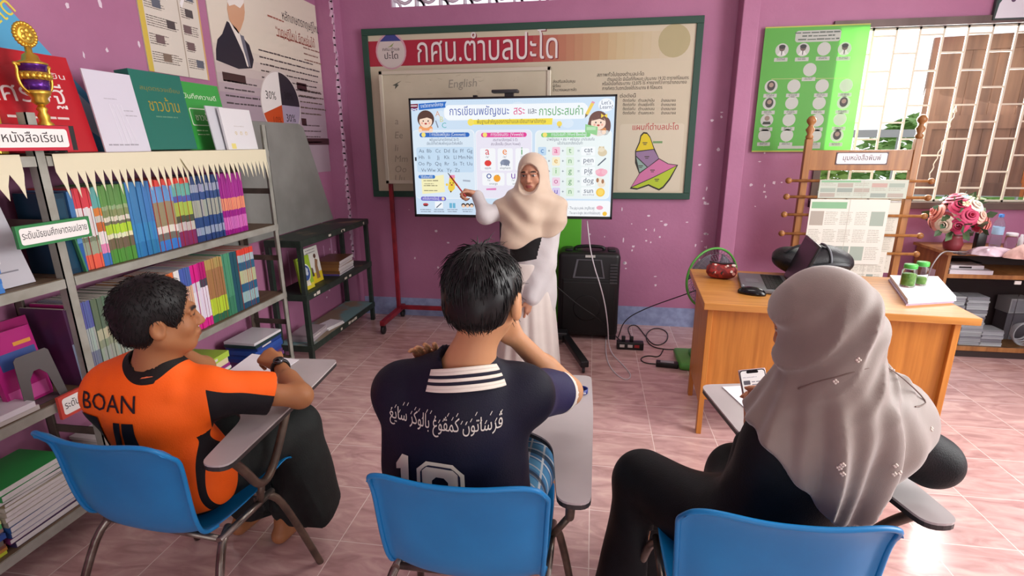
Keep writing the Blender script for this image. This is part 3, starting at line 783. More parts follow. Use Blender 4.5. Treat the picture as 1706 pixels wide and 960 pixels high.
# webcam / soundbar on top, and the small sensor
b = MB(); c0 = pY(826, 152, YT)
b.rbox(-.09, .09, -.06, .02, 0, .02, .006, M=Matrix.Translation((c0.x + .07 - T.x, 0, tz1 + .02))); b.box(-.03, .03, -.02, .02, -.02, .005, M=Matrix.Translation((c0.x + .09 - T.x, .02, tz1 + .02)))
b.build('camera_bar', pm('charcoal_plastic', '#2b2b2e', .4), tv)
u = pY(791, 156, YT); MB().box(u.x - .014 - T.x, u.x + .014 - T.x, 0, .03, tz1, tz1 + .012).build('sensor', mblk, tv)
# cart
cart = empty('television_cart', (-.46, YT + .1, 0), 'black rolling cart with splayed feet that holds up the television', 'stand')
mst = pm('black_steel', '#17171a', .4)
for sx in (-.20, .0): MB().box(sx - .022, sx + .022, -.012, .03, .1, 1.35).build('column', mst, cart, bevel=.004)
MB().box(-.30, .1, -.012, .045, 1.1, 1.5).build('mounting_plate', mst, cart)
MB().rbox(-.30, .30, -.05, .05, .05, .11, .008).build('base_beam', mst, cart)
for sx in (-1, 1):
    M = Matrix.Translation((sx * .28, 0, .07)) @ Matrix.Rotation(sx * .30, 4, 'Z')
    MB().rbox(-.028, .028, -.56, .06, -.022, .022, .006, M=M).build('foot', mst, cart)
    for yy in (-.53, .04):
        c = M @ Vector((0, yy, -.045)); w_ = MB()
        w_.lathe([(.006, -.01), (.023, -.01), (.025, 0), (.023, .01), (.006, .01)], 16, Matrix.Translation((c.x, c.y, .026)) @ Matrix.Rotation(pi / 2, 4, 'Y'))
        w_.build('caster', pm('grey_caster', '#3a3a3e', .35), cart)

# green board standing behind the speaker
g = MB().box(-.50, -.085, 4.30, 4.325, .02, 1.05)
tag(g.build('green_board', pm('bright_green_board', '#5cb531', .5), bevel=.003), 'plain bright green board standing on the floor behind the teacher and the loudspeaker', 'board')
# ================================================================== RIGHT SIDE
mwood = pm('orange_wood_veneer', '#c98338', .38, col2='#ac6a28', nscale=5, stretch=(9, 9, .5), contrast=(.3, .7))
mwoodt = pm('orange_wood_top', '#c98d48', .32, col2='#b17535', nscale=5, stretch=(.6, 9, 9), contrast=(.3, .7))
mwoodd = pm('brown_wood', '#a3703f', .42, col2='#86572e', nscale=5, stretch=(6, 6, .6))
mwhite = pm('white_paper', '#e4e2e6', .7)
mglass = pm('clear_plastic', '#eef4f2', .06, trans=1.0, ior=1.2)
# ---- teacher's desk
FL = Vector((.580, 2.63, 0)); dx = Vector((1.16, -.085, 0)).normalized(); dy = Vector((-dx.y, dx.x, 0))
DRZ = math.atan2(dx.y, dx.x)
DZ = .745
desk = empty('desk', FL, 'orange brown wooden office desk carrying the laptop and papers', 'desk', rz=DRZ)
MB().box(-.012, 1.175, -.02, .735, DZ - .036, DZ).build('desk_top', mwoodt, desk, bevel=.003)
def endpanel(x):
    o = MB(); o.prism([(0, 0), (.045, 0), (.045, .17), (.455, .17), (.455, 0), (.50, 0), (.50, DZ - .036), (0, DZ - .036)], x, x + .026, M=mat_axes((0, .01, 0), (0, 1, 0), (0, 0, 1), (1, 0, 0)))
    return o
endpanel(.012).build('side_panel', mwood, desk, bevel=.002); endpanel(1.09).build('side_panel', mwood, desk, bevel=.002)
MB().box(.038, 1.09, .035, .053, .195, DZ - .036).build('front_panel', mwood, desk)
for (px, py) in ((1300, 548), (1293, 613)):
    c = pY(px, py, 2.655) - FL; xx = c.dot(dx)
    MB().rbox(xx - .013, xx + .013, .028, .0355, c.z - .011, c.z + .011, .004).build('sticker', pm('cream_sticker', '#e3d7c2', .5), desk)
def onD(px, py, z=DZ): return pZ(px, py, z)
# ---- laptop, opened towards the left end of the desk
Hf = onD(1302, 455, DZ + .022); Hn = onD(1326, 493, DZ + .022)
hd = (Hn - Hf); hd.z = 0; LWd = min(max(hd.length, .30), .37); hd.normalize(); bd_ = Vector((hd.y, -hd.x, 0))
if bd_.x > 0: bd_ = -bd_
lap = empty('laptop', (Hf + Hn) / 2 - Vector((0, 0, .022)), 'open black laptop on the wooden desk with its dark screen towards the left', 'laptop')
Lo = lap.location
Mb = mat_axes((0, 0, 0), hd, bd_, (0, 0, 1) if hd.cross(bd_).z > 0 else (0, 0, 1))
mlb = pm('laptop_grey', '#6d6e72', .4, .2); mkb = pm('laptop_keys', '#161618', .5)
b = MB(); b.rbox(-LWd / 2, LWd / 2, 0, .245, .004, .024, .004, M=Mb); b.build('base', mlb, lap)
kb_ = MB(); kb_.box(-LWd / 2 + .02, LWd / 2 - .02, .02, .125, .0225, .0245, M=Mb)
for i in range(5):
    for j in range(14):
        x = -LWd / 2 + .024 + j * (LWd - .048) / 14; kb_.box(x, x + (LWd - .048) / 14 - .003, .024 + i * .02, .041 + i * .02, .0245, .0265, M=Mb)
kb_.build('keyboard', mkb, lap)
MB().box(-.05, .03, .15, .215, .0238, .0246, M=Mb).build('touchpad', pm('touchpad_grey', '#707277', .35), lap)
su = (Vector((0, 0, 1)) * math.cos(.34) - bd_ * math.sin(.34)).normalized()
sn = hd.cross(su).normalized()
if sn.dot(bd_) < 0: sn = -sn
Ms = mat_axes((0, 0, .02), hd, su, sn)
MB().rbox(-LWd / 2, LWd / 2, 0, .262, -.012, 0, .004, M=Ms).build('lid', pm('laptop_black', '#101012', .3), lap)
MB().box(-LWd / 2 + .014, LWd / 2 - .014, .022, .248, .0, .0012, M=Ms).build('screen', pm('dark_glossy_screen', '#141318', .3, spec=.3), lap)
# ---- mouse
mp_ = onD(1252, 490); ms = empty('computer_mouse', mp_, 'black computer mouse near the front edge of the wooden desk', 'mouse')
b = MB(); b.ball((0, 0, .006), .062, 18, sc=(1.15, .62, .55)); 
b.v = [(x, y, max(z, 0.0)) for x, y, z in b.v]
b.build('body', pm('glossy_black', '#0d0d0f', .18), ms, rot=(0, 0, -.45))
MB().lathe([(.004, -.004), (.009, -.004), (.009, .004), (.004, .004)], 12, Matrix.Translation((-.044, .021, .036)) @ Matrix.Rotation(pi / 2, 4, 'X')).build('scroll_wheel', mlb, ms)
cab = MB().tube(smooth_path([mp_ + Vector(p) for p in ((-.055, .02, .008), (-.02, .09, .006), (.06, .06, .006), (.12, .02, .006), (.10, -.04, .006), (.16, -.03, .006), (.20, .06, .006))], 3), .0028, 6)
tag(cab.build('mouse_cable', mblk), 'thin black mouse cable curling on the desk beside the laptop', 'cable')
# ---- pencil case
a_, c_ = onD(1176, 462), onD(1226, 466)
pcd = (c_ - a_).normalized(); pc = empty('pencil_case', (a_ + c_) / 2, 'red patterned zip pencil case on the left end of the desk', 'pencil case')
ln = (c_ - a_).length * .98
b = MB(); pts = [pcd * (t * ln) + Vector((0, 0, .046 - .004 * math.cos(t * 6))) for t in [-.52 + i * 1.04 / 12 for i in range(13)]]
b.tube(pts, [.018, .037, .044, .046, .046, .046, .045, .046, .046, .045, .043, .036, .016], 16, flat=.95)
b.build('body', pm('red_patterned_cloth', '#9c2f2b', .55, col2='#6d1c1e', nscale=28, contrast=(.5, .56), detail=1), pc)
sp = MB(); rd = random.Random(4)
for i in range(17):
    t = rd.uniform(-.45, .45) * ln; a = rd.uniform(-.3, 2.2)
    n_ = Vector((0, -math.cos(a), math.sin(a))); cN = pcd * t + Vector((0, 0, .046)) + n_ * .0448
    x, y, _ = frame_of(n_); k = rd.uniform(.006, .012)
    sp.add([cN + n_ * .001 + (x * math.cos(q) + y * math.sin(q)) * k for q in [j * pi / 4 for j in range(8)]], [list(range(8))], 0, False, ('#d8c9bd', '#2d2222', '#c98f80')[i % 3])
sp.build('printed_spots', ink, pc)
MB().tube([p + Vector((0, 0, .047)) for p in pts[1:-1]], .004, 6).build('zip', pm('dark_zip', '#2a2020', .4), pc)
# ---- backpack behind the laptop
bp0, bp1 = pY(1283, 440, 3.2), pY(1420, 440, 3.2)
bpk = empty('backpack', ((bp0.x + bp1.x) / 2 + .03, 3.27, DZ + .010), 'black backpack lying on the desk behind the laptop', 'backpack')
hw = (bp1.x - bp0.x) / 2; mbag = pm('black_nylon', '#17181c', .45, bump=.2, bscale=120)
b = MB(); 
def bagf(u, v):
    a = 2 * pi * u; t = -1 + 2 * v; e = (1 - abs(t) ** 3.2) ** .5 if abs(t) < 1 else 0
    r = .125 * e + .004
    return Vector((t * hw, math.cos(a) * r * 1.0 + .0, .085 + math.sin(a) * r * .66 + .008 * math.sin(t * 5)))
b.grid(bagf, 26, 30, cu=True); b.build('main_body', mbag, bpk)
b = MB(); b.grid(lambda u, v: bagf(.5 + u * .32, .18 + v * .64) * 1.0 + Vector((0, -.035, .01)), 14, 20); b.build('front_pocket', pm('dark_grey_nylon', '#2b2d33', .4), bpk, solid=.02)
for k_ in (.36, .62):
    MB().tube([bagf(.20 + i * .03, k_) + Vector((0, -.004, .004)) for i in range(13)], .006, 6).build('zip', pm('grey_zip', '#6e7177', .35), bpk)
MB().tube(smooth_path([(-hw * .8, -.06, .14), (-hw * .5, -.07, .185), (-hw * .1, -.05, .185), (hw * .2, -.05, .168)], 3), .013, 8, flat=.5).build('strap', mbag, bpk)
# ---- paper stack and jars
def qstack(name, px, z0, n, th, cols, label, cat, group, yaw=0, sc=1.0, ink_=ink):
    A = [pZ(x, y, z0) for x, y in px]
    for i in range(n):
        m = MB(); z = z0 + i * th; jit = Vector((random.uniform(-.006, .006), random.uniform(-.006, .006), 0))
        vs = [p + jit + Vector((0, 0, z - z0)) for p in A] + [p + jit + Vector((0, 0, z - z0 + th * .93)) for p in A]
        m.add(vs, [(0, 1, 2, 3), (7, 6, 5, 4), (0, 4, 5, 1), (1, 5, 6, 2), (2, 6, 7, 3), (3, 7, 4, 0)], 0, False, cols[i % len(cols)])
        o = m.build(name, ink_)
        bm = bmesh.new(); bm.from_mesh(o.data); bmesh.ops.recalc_face_normals(bm, faces=bm.faces); bm.to_mesh(o.data); bm.free()
        tag(o, label(i), cat, group)
PXS = [(1512, 510), (1592, 505), (1562, 470), (1482, 468)]
qstack('paper_ream', PXS, DZ, 3, .011, ['#b9a9c2', '#d6d3dc', '#e9e8ee'], lambda i: ('bottom', 'middle', 'top white')[i] + ' bundle of the paper stack on the right end of the desk', 'papers', 'papers stacked on the desk')
mlid = pm('green_lid', '#4cae4c', .35); mjc = pm('green_sweets', '#5c8a2d', .45, col2='#86a94a', nscale=60)
for i, (px, py, z, r, hgt) in enumerate(((1511, 477, DZ + .034, .034, .115), (1531, 474, DZ + .034, .032, .12))):
    jp = pZ(px, py, z)
    j = empty('jar', jp, ('clear jar with a green lid half full of green sweets on the white papers', 'second clear green-lidded jar just behind and right of the sweets jar')[i], 'jar', 'jars on the desk')
    MB().lathe([(r * .9, 0), (r, .006), (r, hgt * .72), (r * .8, hgt * .82), (r * .8, hgt * .86), (r * .77, hgt * .86), (r * .77, hgt * .8), (r * .94, hgt * .7), (r * .94, .01), (r * .85, .006)], 24).build('glass', mglass, j)
    MB().lathe([(r * .84, hgt * .84), (r * .9, hgt * .85), (r * .9, hgt), (r * .84, hgt + .004)], 24).build('lid', mlid, j)
    MB().lathe([(r * .9, .008), (r * .92, .012), (r * .92, (.065, .035)[i]), (r * .8, (.07, .04)[i])], 18).build('contents', mjc, j)

# ---- standing fan behind the desk
fc = pY(1181, 462, 3.62); fan = empty('floor_fan', (fc.x, fc.y, 0), 'green rimmed round floor fan behind the left end of the desk', 'fan')
fr_ = .205; Mf = Matrix.Translation((0, 0, fc.z)) @ Matrix.Rotation(.5, 4, 'Z')
mfg = pm('green_fan_plastic', '#4f9a3e', .35); mwire = pm('fan_wire', '#6d6a70', .3, .6)
MB().tube([Mf @ Vector((fr_ * math.cos(a), -.03, fr_ * math.sin(a))) for a in [2 * pi * i / 40 for i in range(40)]], .008, 8, closed=True).build('rim', mfg, fan)
g = MB()
for i in range(48):
    a = 2 * pi * i / 48; d = Vector((math.cos(a), 0, math.sin(a)))
    for s_ in (-1, 1): g.tube([Mf @ (d * .03 + Vector((0, -.03 + s_ * .06, 0))), Mf @ (d * .13 + Vector((0, -.03 + s_ * .055, 0))), Mf @ (d * fr_ + Vector((0, -.03, 0)))], .0012, 4, caps=False)
for rr in (.07, .13, .175):
    for s_ in (-1, 1): g.tube([Mf @ Vector((rr * math.cos(2 * pi * i / 32), -.03 + s_ * (.06 if rr < .1 else .052 if rr < .15 else .03), rr * math.sin(2 * pi * i / 32))) for i in range(32)], .0014, 4, closed=True)
g.build('guard', mwire, fan)
for k_ in range(3):
    b = MB(); a0 = 2 * pi * k_ / 3 + .4
    b.grid(lambda u, v: Mf @ Vector(((.03 + .15 * u) * math.cos(a0 + (v - .5) * 1.25 * (.55 + .5 * u)), -.03 + (v - .5) * .05, (.03 + .15 * u) * math.sin(a0 + (v - .5) * 1.25 * (.55 + .5 * u)))), 8, 8)
    b.build('blade', pm('smoky_fan_blade', '#8f8a98', .2, trans=.55), fan, solid=.002)
MB().lathe([(.001, -.075), (.035, -.07), (.035, -.02), (.05, .01), (.05, .08), (.03, .1)], 20, Mf @ Matrix.Rotation(-pi / 2, 4, 'X')).build('motor', mfg, fan)
MB().tube([(0, .02, fc.z - .02), (0, .03, .05)], .016, 12).build('pole', pm('pale_fan_pole', '#c9cfc6', .3), fan)
bs_ = pZ(1122, 556) - Vector((fc.x, fc.y, 0))
MB().rbox(-.17, .17, -.16, .16, 0, .05, .02).rbox(-.08, .08, -.08, .08, .04, .085, .02).build('base', mfg, fan)

# ---- loudspeaker
sp0, sp1 = pY(929, 500, 3.96), pY(1031, 500, 3.96); spw = sp1.x - sp0.x
spk = empty('loudspeaker', ((sp0.x + sp1.x) / 2, 4.10, 0), 'tall black portable loudspeaker standing on the floor under the television', 'loudspeaker')
hw = spw / 2; mspk = pm('speaker_black', '#151517', .42); mspd = pm('speaker_mesh', '#0b0b0c', .6)
b = MB(); b.rbox(-hw, hw, -.13, .16, .03, .705, .035); b.build('cabinet', mspk, spk)
b = MB(); b.rbox(-hw + .035, hw - .075, -.142, -.12, .06, .48, .012); b.rbox(-hw + .035, hw - .035, -.138, -.12, .05, .50, .01); b.build('grille', mspd, spk)
b = MB(); b.lathe([(.10, 0), (.104, .003), (.098, .004), (.05, .003), (.001, .006)], 32, mat_axes((-.01, -.1425, .27), (1, 0, 0), (0, 0, 1), (0, -1, 0))); b.build('woofer', mspd, spk)
b = MB()   # horn: a flared trapezoid mouth
pts0 = [(-.11, .515), (.11, .515), (.085, .65), (-.085, .65)]; pts1 = [(-.045, .56), (.05, .56), (.045, .61), (-.04, .61)]
b.add([(x, -.135, z) for x, z in pts0] + [(x, -.06, z) for x, z in pts1], [(0, 1, 5, 4), (1, 2, 6, 5), (2, 3, 7, 6), (3, 0, 4, 7), (4, 5, 6, 7)])
b.add([(x * 1.12, -.1365, z + (z - .58) * .1) for x, z in pts0] + [(x, -.1365, z) for x, z in pts0], [(0, 1, 5, 4), (1, 2, 6, 5), (2, 3, 7, 6), (3, 0, 4, 7)])
b.build('horn', pm('horn_grey', '#58585e', .35), spk)
for i in range(7): MB().box(hw - .075, hw - .02, -.141, -.128, .47 + i * .024, .482 + i * .024, M=Matrix.Translation((0, 0, 0))).build('vent_slot', pm('slot_grey', '#3c3c40', .35), spk)
MB().tube(smooth_path([(-.11, .0, .70), (-.11, .0, .735), (.11, .0, .735), (.11, .0, .70)], 2), .013, 8).build('handle', mspk, spk)
for sx in (-.16, .17): MB().rbox(sx - .03, sx + .03, -.06, .06, .70, .722, .008).build('top_lug', mspk, spk)
MB().box(-.03, .045, -.1375, -.13, .672, .69).build('badge', pm('pale_badge', '#bdbbb6', .4), spk)
for sx in (-hw + .04, hw - .04):
    MB().lathe([(.008, -.014), (.03, -.014), (.032, 0), (.03, .014), (.008, .014)], 16, Matrix.Translation((sx, .08, .032)) @ Matrix.Rotation(pi / 2, 4, 'Y')).build('wheel', pm('wheel_grey', '#4a4a4e', .4), spk)
    MB().box(sx - .03, sx + .03, -.10, -.05, 0, .035).build('foot', mspk, spk)

# ---- cables and power things on the floor
def cable(name, pts, r, m, label, it=3):
    return tag(MB().tube(smooth_path(pts, it), r, 6).build(name, m), label, 'cable')
mck = pm('cable_black', '#161617', .45); mcw = pm('cable_white', '#cfc9cf', .4)
def fl(px, py, z=.004): return pZ(px, py, z)
cable('power_cable', [pY(978, 368, 3.80), pY(985, 430, 3.74), pY(1005, 490, 3.70), pY(1013, 540, 3.68)] + [fl(*t) for t in ((1014, 585), (1040, 610), (1054, 628), (1040, 635), (1014, 612), (1008, 580), (1012, 545))], .0042, mcw, 'pale cable hanging from the television and looping on the pink floor')
cable('power_cable', [pY(900, 452, 3.88), pY(930, 480, 3.86), pY(965, 510, 3.86), pY(1000, 532, 3.86)] + [fl(1022, 556), fl(1036, 570)], .004, mck, 'black cable falling across the front of the loudspeaker to the power strip')
cable('power_cable', [fl(1030, 562)] + [pY(1040, 532, 3.95), pY(1080, 512, 3.98), pY(1138, 492, 3.72), pY(1170, 480, 3.66)], .004, mck, 'black cable stretched from the power strip up to the fan')
cable('power_cable', [fl(*t) for t in ((1052, 563), (1044, 545), (1060, 540), (1072, 556), (1090, 578), (1112, 570), (1113, 552), (1090, 545), (1074, 558), (1082, 577), (1110, 583), (1140, 582))], .004, mck, 'black cable looped on the floor right of the power strip')
cable('power_cable', [fl(*t) for t in ((1105, 583), (1098, 596), (1080, 592), (1066, 597), (1072, 605), (1098, 607))], .004, mck, 'short black cable running into the small power adapter')
st = pZ(1049, 581); e = empty('power_strip', st, 'black power strip with plugs on the floor beside the loudspeaker', 'power strip')
MB().rbox(-.10, .10, -.03, .03, 0, .06, .006).build('body', mblk, e)
for i, x in enumerate((-.06, .0, .05)):
    MB().box(x - .018, x + .018, -.032, -.029, .02, .042).build('socket', pm('socket_white', '#c9c6c0', .4) if i < 2 else pm('red_switch', '#a02c2c', .4), e)
for x in (-.05, .01): MB().rbox(x - .014, x + .014, -.012, .012, .055, .10, .004).build('plug', mblk, e)
ad = pZ(1111, 611); e = empty('power_adapter', ad, 'small black power adapter lying on the floor left of the desk', 'adapter', rz=-.12)
MB().rbox(-.075, .075, -.028, .028, 0, .036, .006).build('body', mblk, e); MB().box(-.045, .045, -.018, .018, .036, .0365).build('sticker', pm('grey_sticker', '#9b9b9f', .4), e)

# ---- newspaper rack
YR = 4.06
mrk = pm('varnished_wood', '#a5713f', .35, col2='#8b5a2e', nscale=6, stretch=(5, 5, .6))
LT, RT = pY(1348, 232, YR), pY(1531, 228, YR)
nr = empty('newspaper_rack', ((LT.x + RT.x) / 2, YR, 0), 'wooden newspaper rack with turned posts between the desk and the window', 'rack')
NO = Vector(nr.location); half = (RT.x - LT.x) / 2
for sx in (-1, 1):
    MB().box(sx * half - .022, sx * half + .022, -.02, .02, .03, LT.z).build('post', mrk, nr, bevel=.003)
    MB().lathe([(.020, 0), (.026, .02), (.016, .035), (.03, .065), (.018, .085), (.014, .095), (.03, .115), (.032, .13), (.02, .15), (.003, .158)], 18, Matrix.Translation((sx * half, 0, LT.z - .002))).build('finial', mrk, nr)
    MB().box(sx * half - .025, sx * half + .025, -.2, .2, 0, .05).build('foot', mrk, nr, bevel=.004)
zt0, zt1 = pY(1430, 284, YR).z, pY(1430, 250, YR).z
MB().box(-half + .02, half - .02, -.012, .012, zt0, zt1).build('top_board', mrk, nr, bevel=.003)
sg = MB(); c = pY(1434, 264, YR); cx_ = c.x - NO.x
sg.plane((cx_ - .165, -.016, c.z - .042), (1, 0, 0), (0, 0, 1), (0, -1, 0)); sg.slab(.33, .084, .004, '#54484c'); sg.rect(.006, .006, .318, .072, '#e6dfe2', .01, 1)
sg.text('มุมหนังสือพิมพ์', .165, .030, .05, '#3a3438', 'c', .008, .24, 2); sg.build('sign', ink, nr)
for i, yy in enumerate((301, 328, 358, 362 + 28, 420)):
    z = pY(1430, yy, YR).z
    r_ = MB(); r_.tube([(-half - .10, -.035, z), (half + .10, -.035, z)], .010, 10)
    for sx in (-1, 1): r_.ball((sx * (half + .11), -.035, z), .022, 14)
    r_.build('rod', mrk, nr)
def paper(name, px0, px1, py0, py1, y, label, seed, tone='#d4d2c4', green=False, fold=True):
    rd = random.Random(seed); a = pY(px0, py1, y); c = pY(px1, py0, y); w = c.x - a.x; h = c.z - a.z
    m = MB(); m.plane((a.x, y, a.z), (1, 0, 0), (0, 0, 1), (0, -1, 0)); m.slab(w, h, .004, tone)
    m.rect(.01, h * .86, w * .45, h * .1, '#7fae86' if green else '#b9b7aa', l=1)
    for i in range(5):
        x0 = .01 + i * (w - .02) / 5
        for j in range(3):
            y0 = h * (.06 + j * .27)
            if rd.random() < .4: m.rect(x0, y0, (w - .02) / 5 * .9, h * .22, rd.choice(['#a79f93', '#8f9b92', '#b59a90', '#9aa89b']), l=1)
            else: m.lines(x0, y0 + h * .2, (w - .02) / 5 * .9, int(h * .22 / .012), .012, .004, '#a4a294', l=1)
    if fold: m.rect(w * .5, 0, .003, h, '#b5b3a6', l=2)
    return tag(m.build(name, ink), label, 'newspaper', 'newspapers hung on the rack')
paper('newspaper', 1362, 1515, 300, 330, YR - .052, 'short newspaper strip with photos hung on the top rod of the rack', 1, '#b9c2b4', True)
paper('newspaper', 1336, 1484, 333, 438, YR - .066, 'large pale newspaper spread hung on the second rod of the rack', 2, '#d9d8cd', True)
paper('newspaper', 1380, 1502, 338, 452, YR - .024, 'newspaper with a pink column half hidden behind the large spread', 3, '#cfccbe')
paper('newspaper', 1400, 1478, 420, 470, YR - .056, 'lowest newspaper on the rack, showing under the large spread', 4, '#d4d3c6')

# ---- green staff chart on the wall, half across the window
YP = YB - .03
mtr = bpy.data.materials.new('thin_vinyl_print'); mtr.use_nodes = True
nt = mtr.node_tree; bs = nt.nodes['Principled BSDF']; at_ = nt.nodes.new('ShaderNodeAttribute'); at_.attribute_name = 'Col'; bs.inputs['Roughness'].default_value = .45
tl_ = nt.nodes.new('ShaderNodeBsdfTranslucent'); mxs = nt.nodes.new('ShaderNodeMixShader'); mxs.inputs[0].default_value = .3
nt.links.new(at_.outputs['Color'], bs.inputs['Base Color']); nt.links.new(at_.outputs['Color'], tl_.inputs['Color'])
nt.links.new(bs.outputs[0], mxs.inputs[1]); nt.links.new(tl_.outputs[0], mxs.inputs[2]); nt.links.new(mxs.outputs[0], nt.nodes['Material Output'].inputs['Surface'])
q5 = on(YP, 1200, 0, 2.824)
a = q5(212, 125); c = q5(712, 112); d = q5(148, 720); e5 = q5(610, 708)
px0 = (a[0] + d[0]) / 2; px1 = (c[0] + e5[0]) / 2; pz0 = (d[1] + e5[1]) / 2; pz1 = (a[1] + c[1]) / 2
m = MB(); m.plane((0, YP, 0), (1, 0, 0), (0, 0, 1), (0, -1, 0)); m.dz = .0005
m.rect(px0, pz0, px1 - px0, pz1 - pz0, '#5cb544', l=0); m.rect(px0, pz0, px1 - px0, .008, '#c8c95a', l=1); m.rect(px0, pz1 - .008, px1 - px0, .008, '#c8c95a', l=1)
u0 = q5(350, 200); u1 = q5(572, 138); m.rect(u0[0], u0[1], u1[0] - u0[0], u1[1] - u0[1], '#c4c7c0', .02, 1)
for i, w_ in enumerate((170, 120, 150)): u = q5(462, 155 + i * 16); m.lines(u[0], u[1], w_ / 2.824 * .0052, 1, .01, .009, '#5f6a60', al='c', l=2, rag=.02)
def person(zx, zy, pic):
    u, v = q5(zx, zy); r = .045
    m.circ(u, v, r, '#c9ccc6', l=1)
    if pic == 1: m.circ(u, v + .012, .02, '#6a5b52', l=2); m.circ(u, v + .022, .022, '#2f2d2c', ry=.014, l=3); m.poly([(u - .03, v - .035), (u - .012, v - .008), (u + .012, v - .008), (u + .03, v - .035)], '#e3e4e0', 2); m.rect(u - .003, v - .034, .006, .026, '#39393b', l=3)
    elif pic == 2: m.circ(u, v + .004, .028, '#3d3836', ry=.034, l=2); m.circ(u, v + .01, .016, '#a8917f', l=3)
    elif pic == 3: m.poly([(u - .024, v - .01), (u + .024, v - .01), (u + .030, v - .030), (u - .030, v - .030)], '#3a4238', 2); m.circ(u, v + .014, .018, '#9a8878', l=2)
    m.rect(u - .046, v - .077, .092, .026, '#c3c6bf', .003, 1); m.lines(u, v - .058, .06, 2, .009, .005, '#7b857a', l=2, al='c', rag=.1)
for x, y, k_ in ((290, 236, 1), (389, 234, 1), (488, 230, 0), (585, 230, 1), (421, 328, 0), (239, 407, 2), (346, 405, 0), (479, 404, 0), (592, 402, 0), (230, 487, 2), (336, 485, 0), (465, 485, 0), (580, 483, 2), (219, 566, 3), (323, 564, 0), (456, 566, 0), (563, 562, 0), (208, 637, 0), (313, 637, 0), (446, 637, 0), (549, 638, 2)): person(x, y, k_)
for x in (240, 340, 470, 585):
    a, c = q5(x + 5, 372), q5(x - 35, 690); m.line(a[0], a[1], c[0], c[1], .003, '#b9c47e', l=0.5)
a, c = q5(240, 372), q5(605, 368); m.line(a[0], a[1], c[0], c[1], .004, '#b9c47e', l=.5)
u0 = q5(270, 700); u1 = q5(470, 686); m.rect(u0[0], u0[1], u1[0] - u0[0], u1[1] - u0[1], '#c4c7c0', l=1)
tag(m.build('staff_chart', mtr, solid=0), 'green vinyl chart of round portraits hanging between the pillar and the window', 'poster')
# two bell-pull cords beside it
for i, (px, y1, z_) in enumerate(((1258, 62, 0), (1264, 78, 0))):
    a = pY(px + 3, -40, YB - .01); c = pY(px - 5 * i - 4, y1, YB - .01); mm = MB().tube([a, c], .0025, 5)
    mm.lathe([(.003, .02), (.010, .0), (.011, -.012), (.004, -.018)], 10, Matrix.Translation(c)); tag(mm.build('pull_cord', mcw), ('shorter left', 'longer right')[i] + ' white pull cord hanging on the pillar above the green chart', 'cord')
# framed portrait at the top right
a, c = pY(1652, 34, YB - .02), pY(1760, -60, YB - .02)
pf = empty('wall_picture', (a.x, YB, a.z), 'framed picture of a figure in white above the window, cut by the frame edge', 'picture')
w_, h_ = c.x - a.x, c.z - a.z
MB().box(0, w_, -.03, -.002, 0, h_).build('frame', pm('dark_frame', '#34413f', .4), pf, bevel=.004)
m = MB(); m.plane((0, -.031, 0), (1, 0, 0), (0, 0, 1), (0, -1, 0)); m.rect(.012, .012, w_ - .024, h_ - .024, '#35514e', l=0)
m.poly([(.01, .01), (.19, .01), (.185, .1), (.15, .17), (.11, .19), (.06, .17), (.02, .1)], '#d9dbe2', 1); m.circ(.10, .24, .05, '#b98f7d', ry=.06, l=2); m.circ(.10, .12, .014, '#5a4660', l=2); m.circ(.24, .17, .03, '#b9c08f', l=1)
m.build('picture', ink, pf)

# ---- low cabinet under the window
CX0, CX1, CF, CBK, CZ = 2.455, 3.42, 3.985, 4.36, .775
ZS = pY(1600, 457, CF).z
cb = empty('low_cabinet', (CX0, CF, 0), 'low brown wooden media cabinet under the window, flowers on its top', 'cabinet')
wC = CX1 - CX0; dC = CBK - CF
MB().box(-.03, wC, -.03, dC, CZ - .022, CZ).build('top_board', mwoodd, cb, bevel=.003)
MB().box(0, .02, 0, dC, .0, CZ - .022).build('side_panel', mwoodd, cb); MB().box(wC - .02, wC, 0, dC, 0, CZ - .022).build('side_panel', mwoodd, cb)
MB().box(.02, wC - .02, dC - .015, dC, .05, CZ - .022).build('back_panel', pm('dark_recess', '#3d3030', .7), cb)
MB().box(.02, wC - .02, .0, dC - .015, ZS - .03, ZS).build('shelf', mwoodd, cb, bevel=.002); MB().box(.02, wC - .02, .0, dC - .015, .05, .085).build('shelf', mwoodd, cb, bevel=.002)
MB().box(.02, wC - .02, .01, .03, 0, .05).build('plinth', pm('dark_plinth', '#2f2422', .6), cb)
for i, (a, c) in enumerate(((.022, .49), (.492, wC - .022))):
    d = MB().box(a, c, -.004, .002, .088, ZS - .034).build('glass_door', pm('glass_door', '#dfe6e6', .05, trans=1, ior=1.1), cb)
    MB().box((a if i else c) - .05 + (.06 if i else 0), (a if i else c) + (.06 if i else 0) - .01, -.01, -.004, ZS - .06, ZS - .036).build('handle', pm('pale_handle', '#d8d5cf', .4), d)
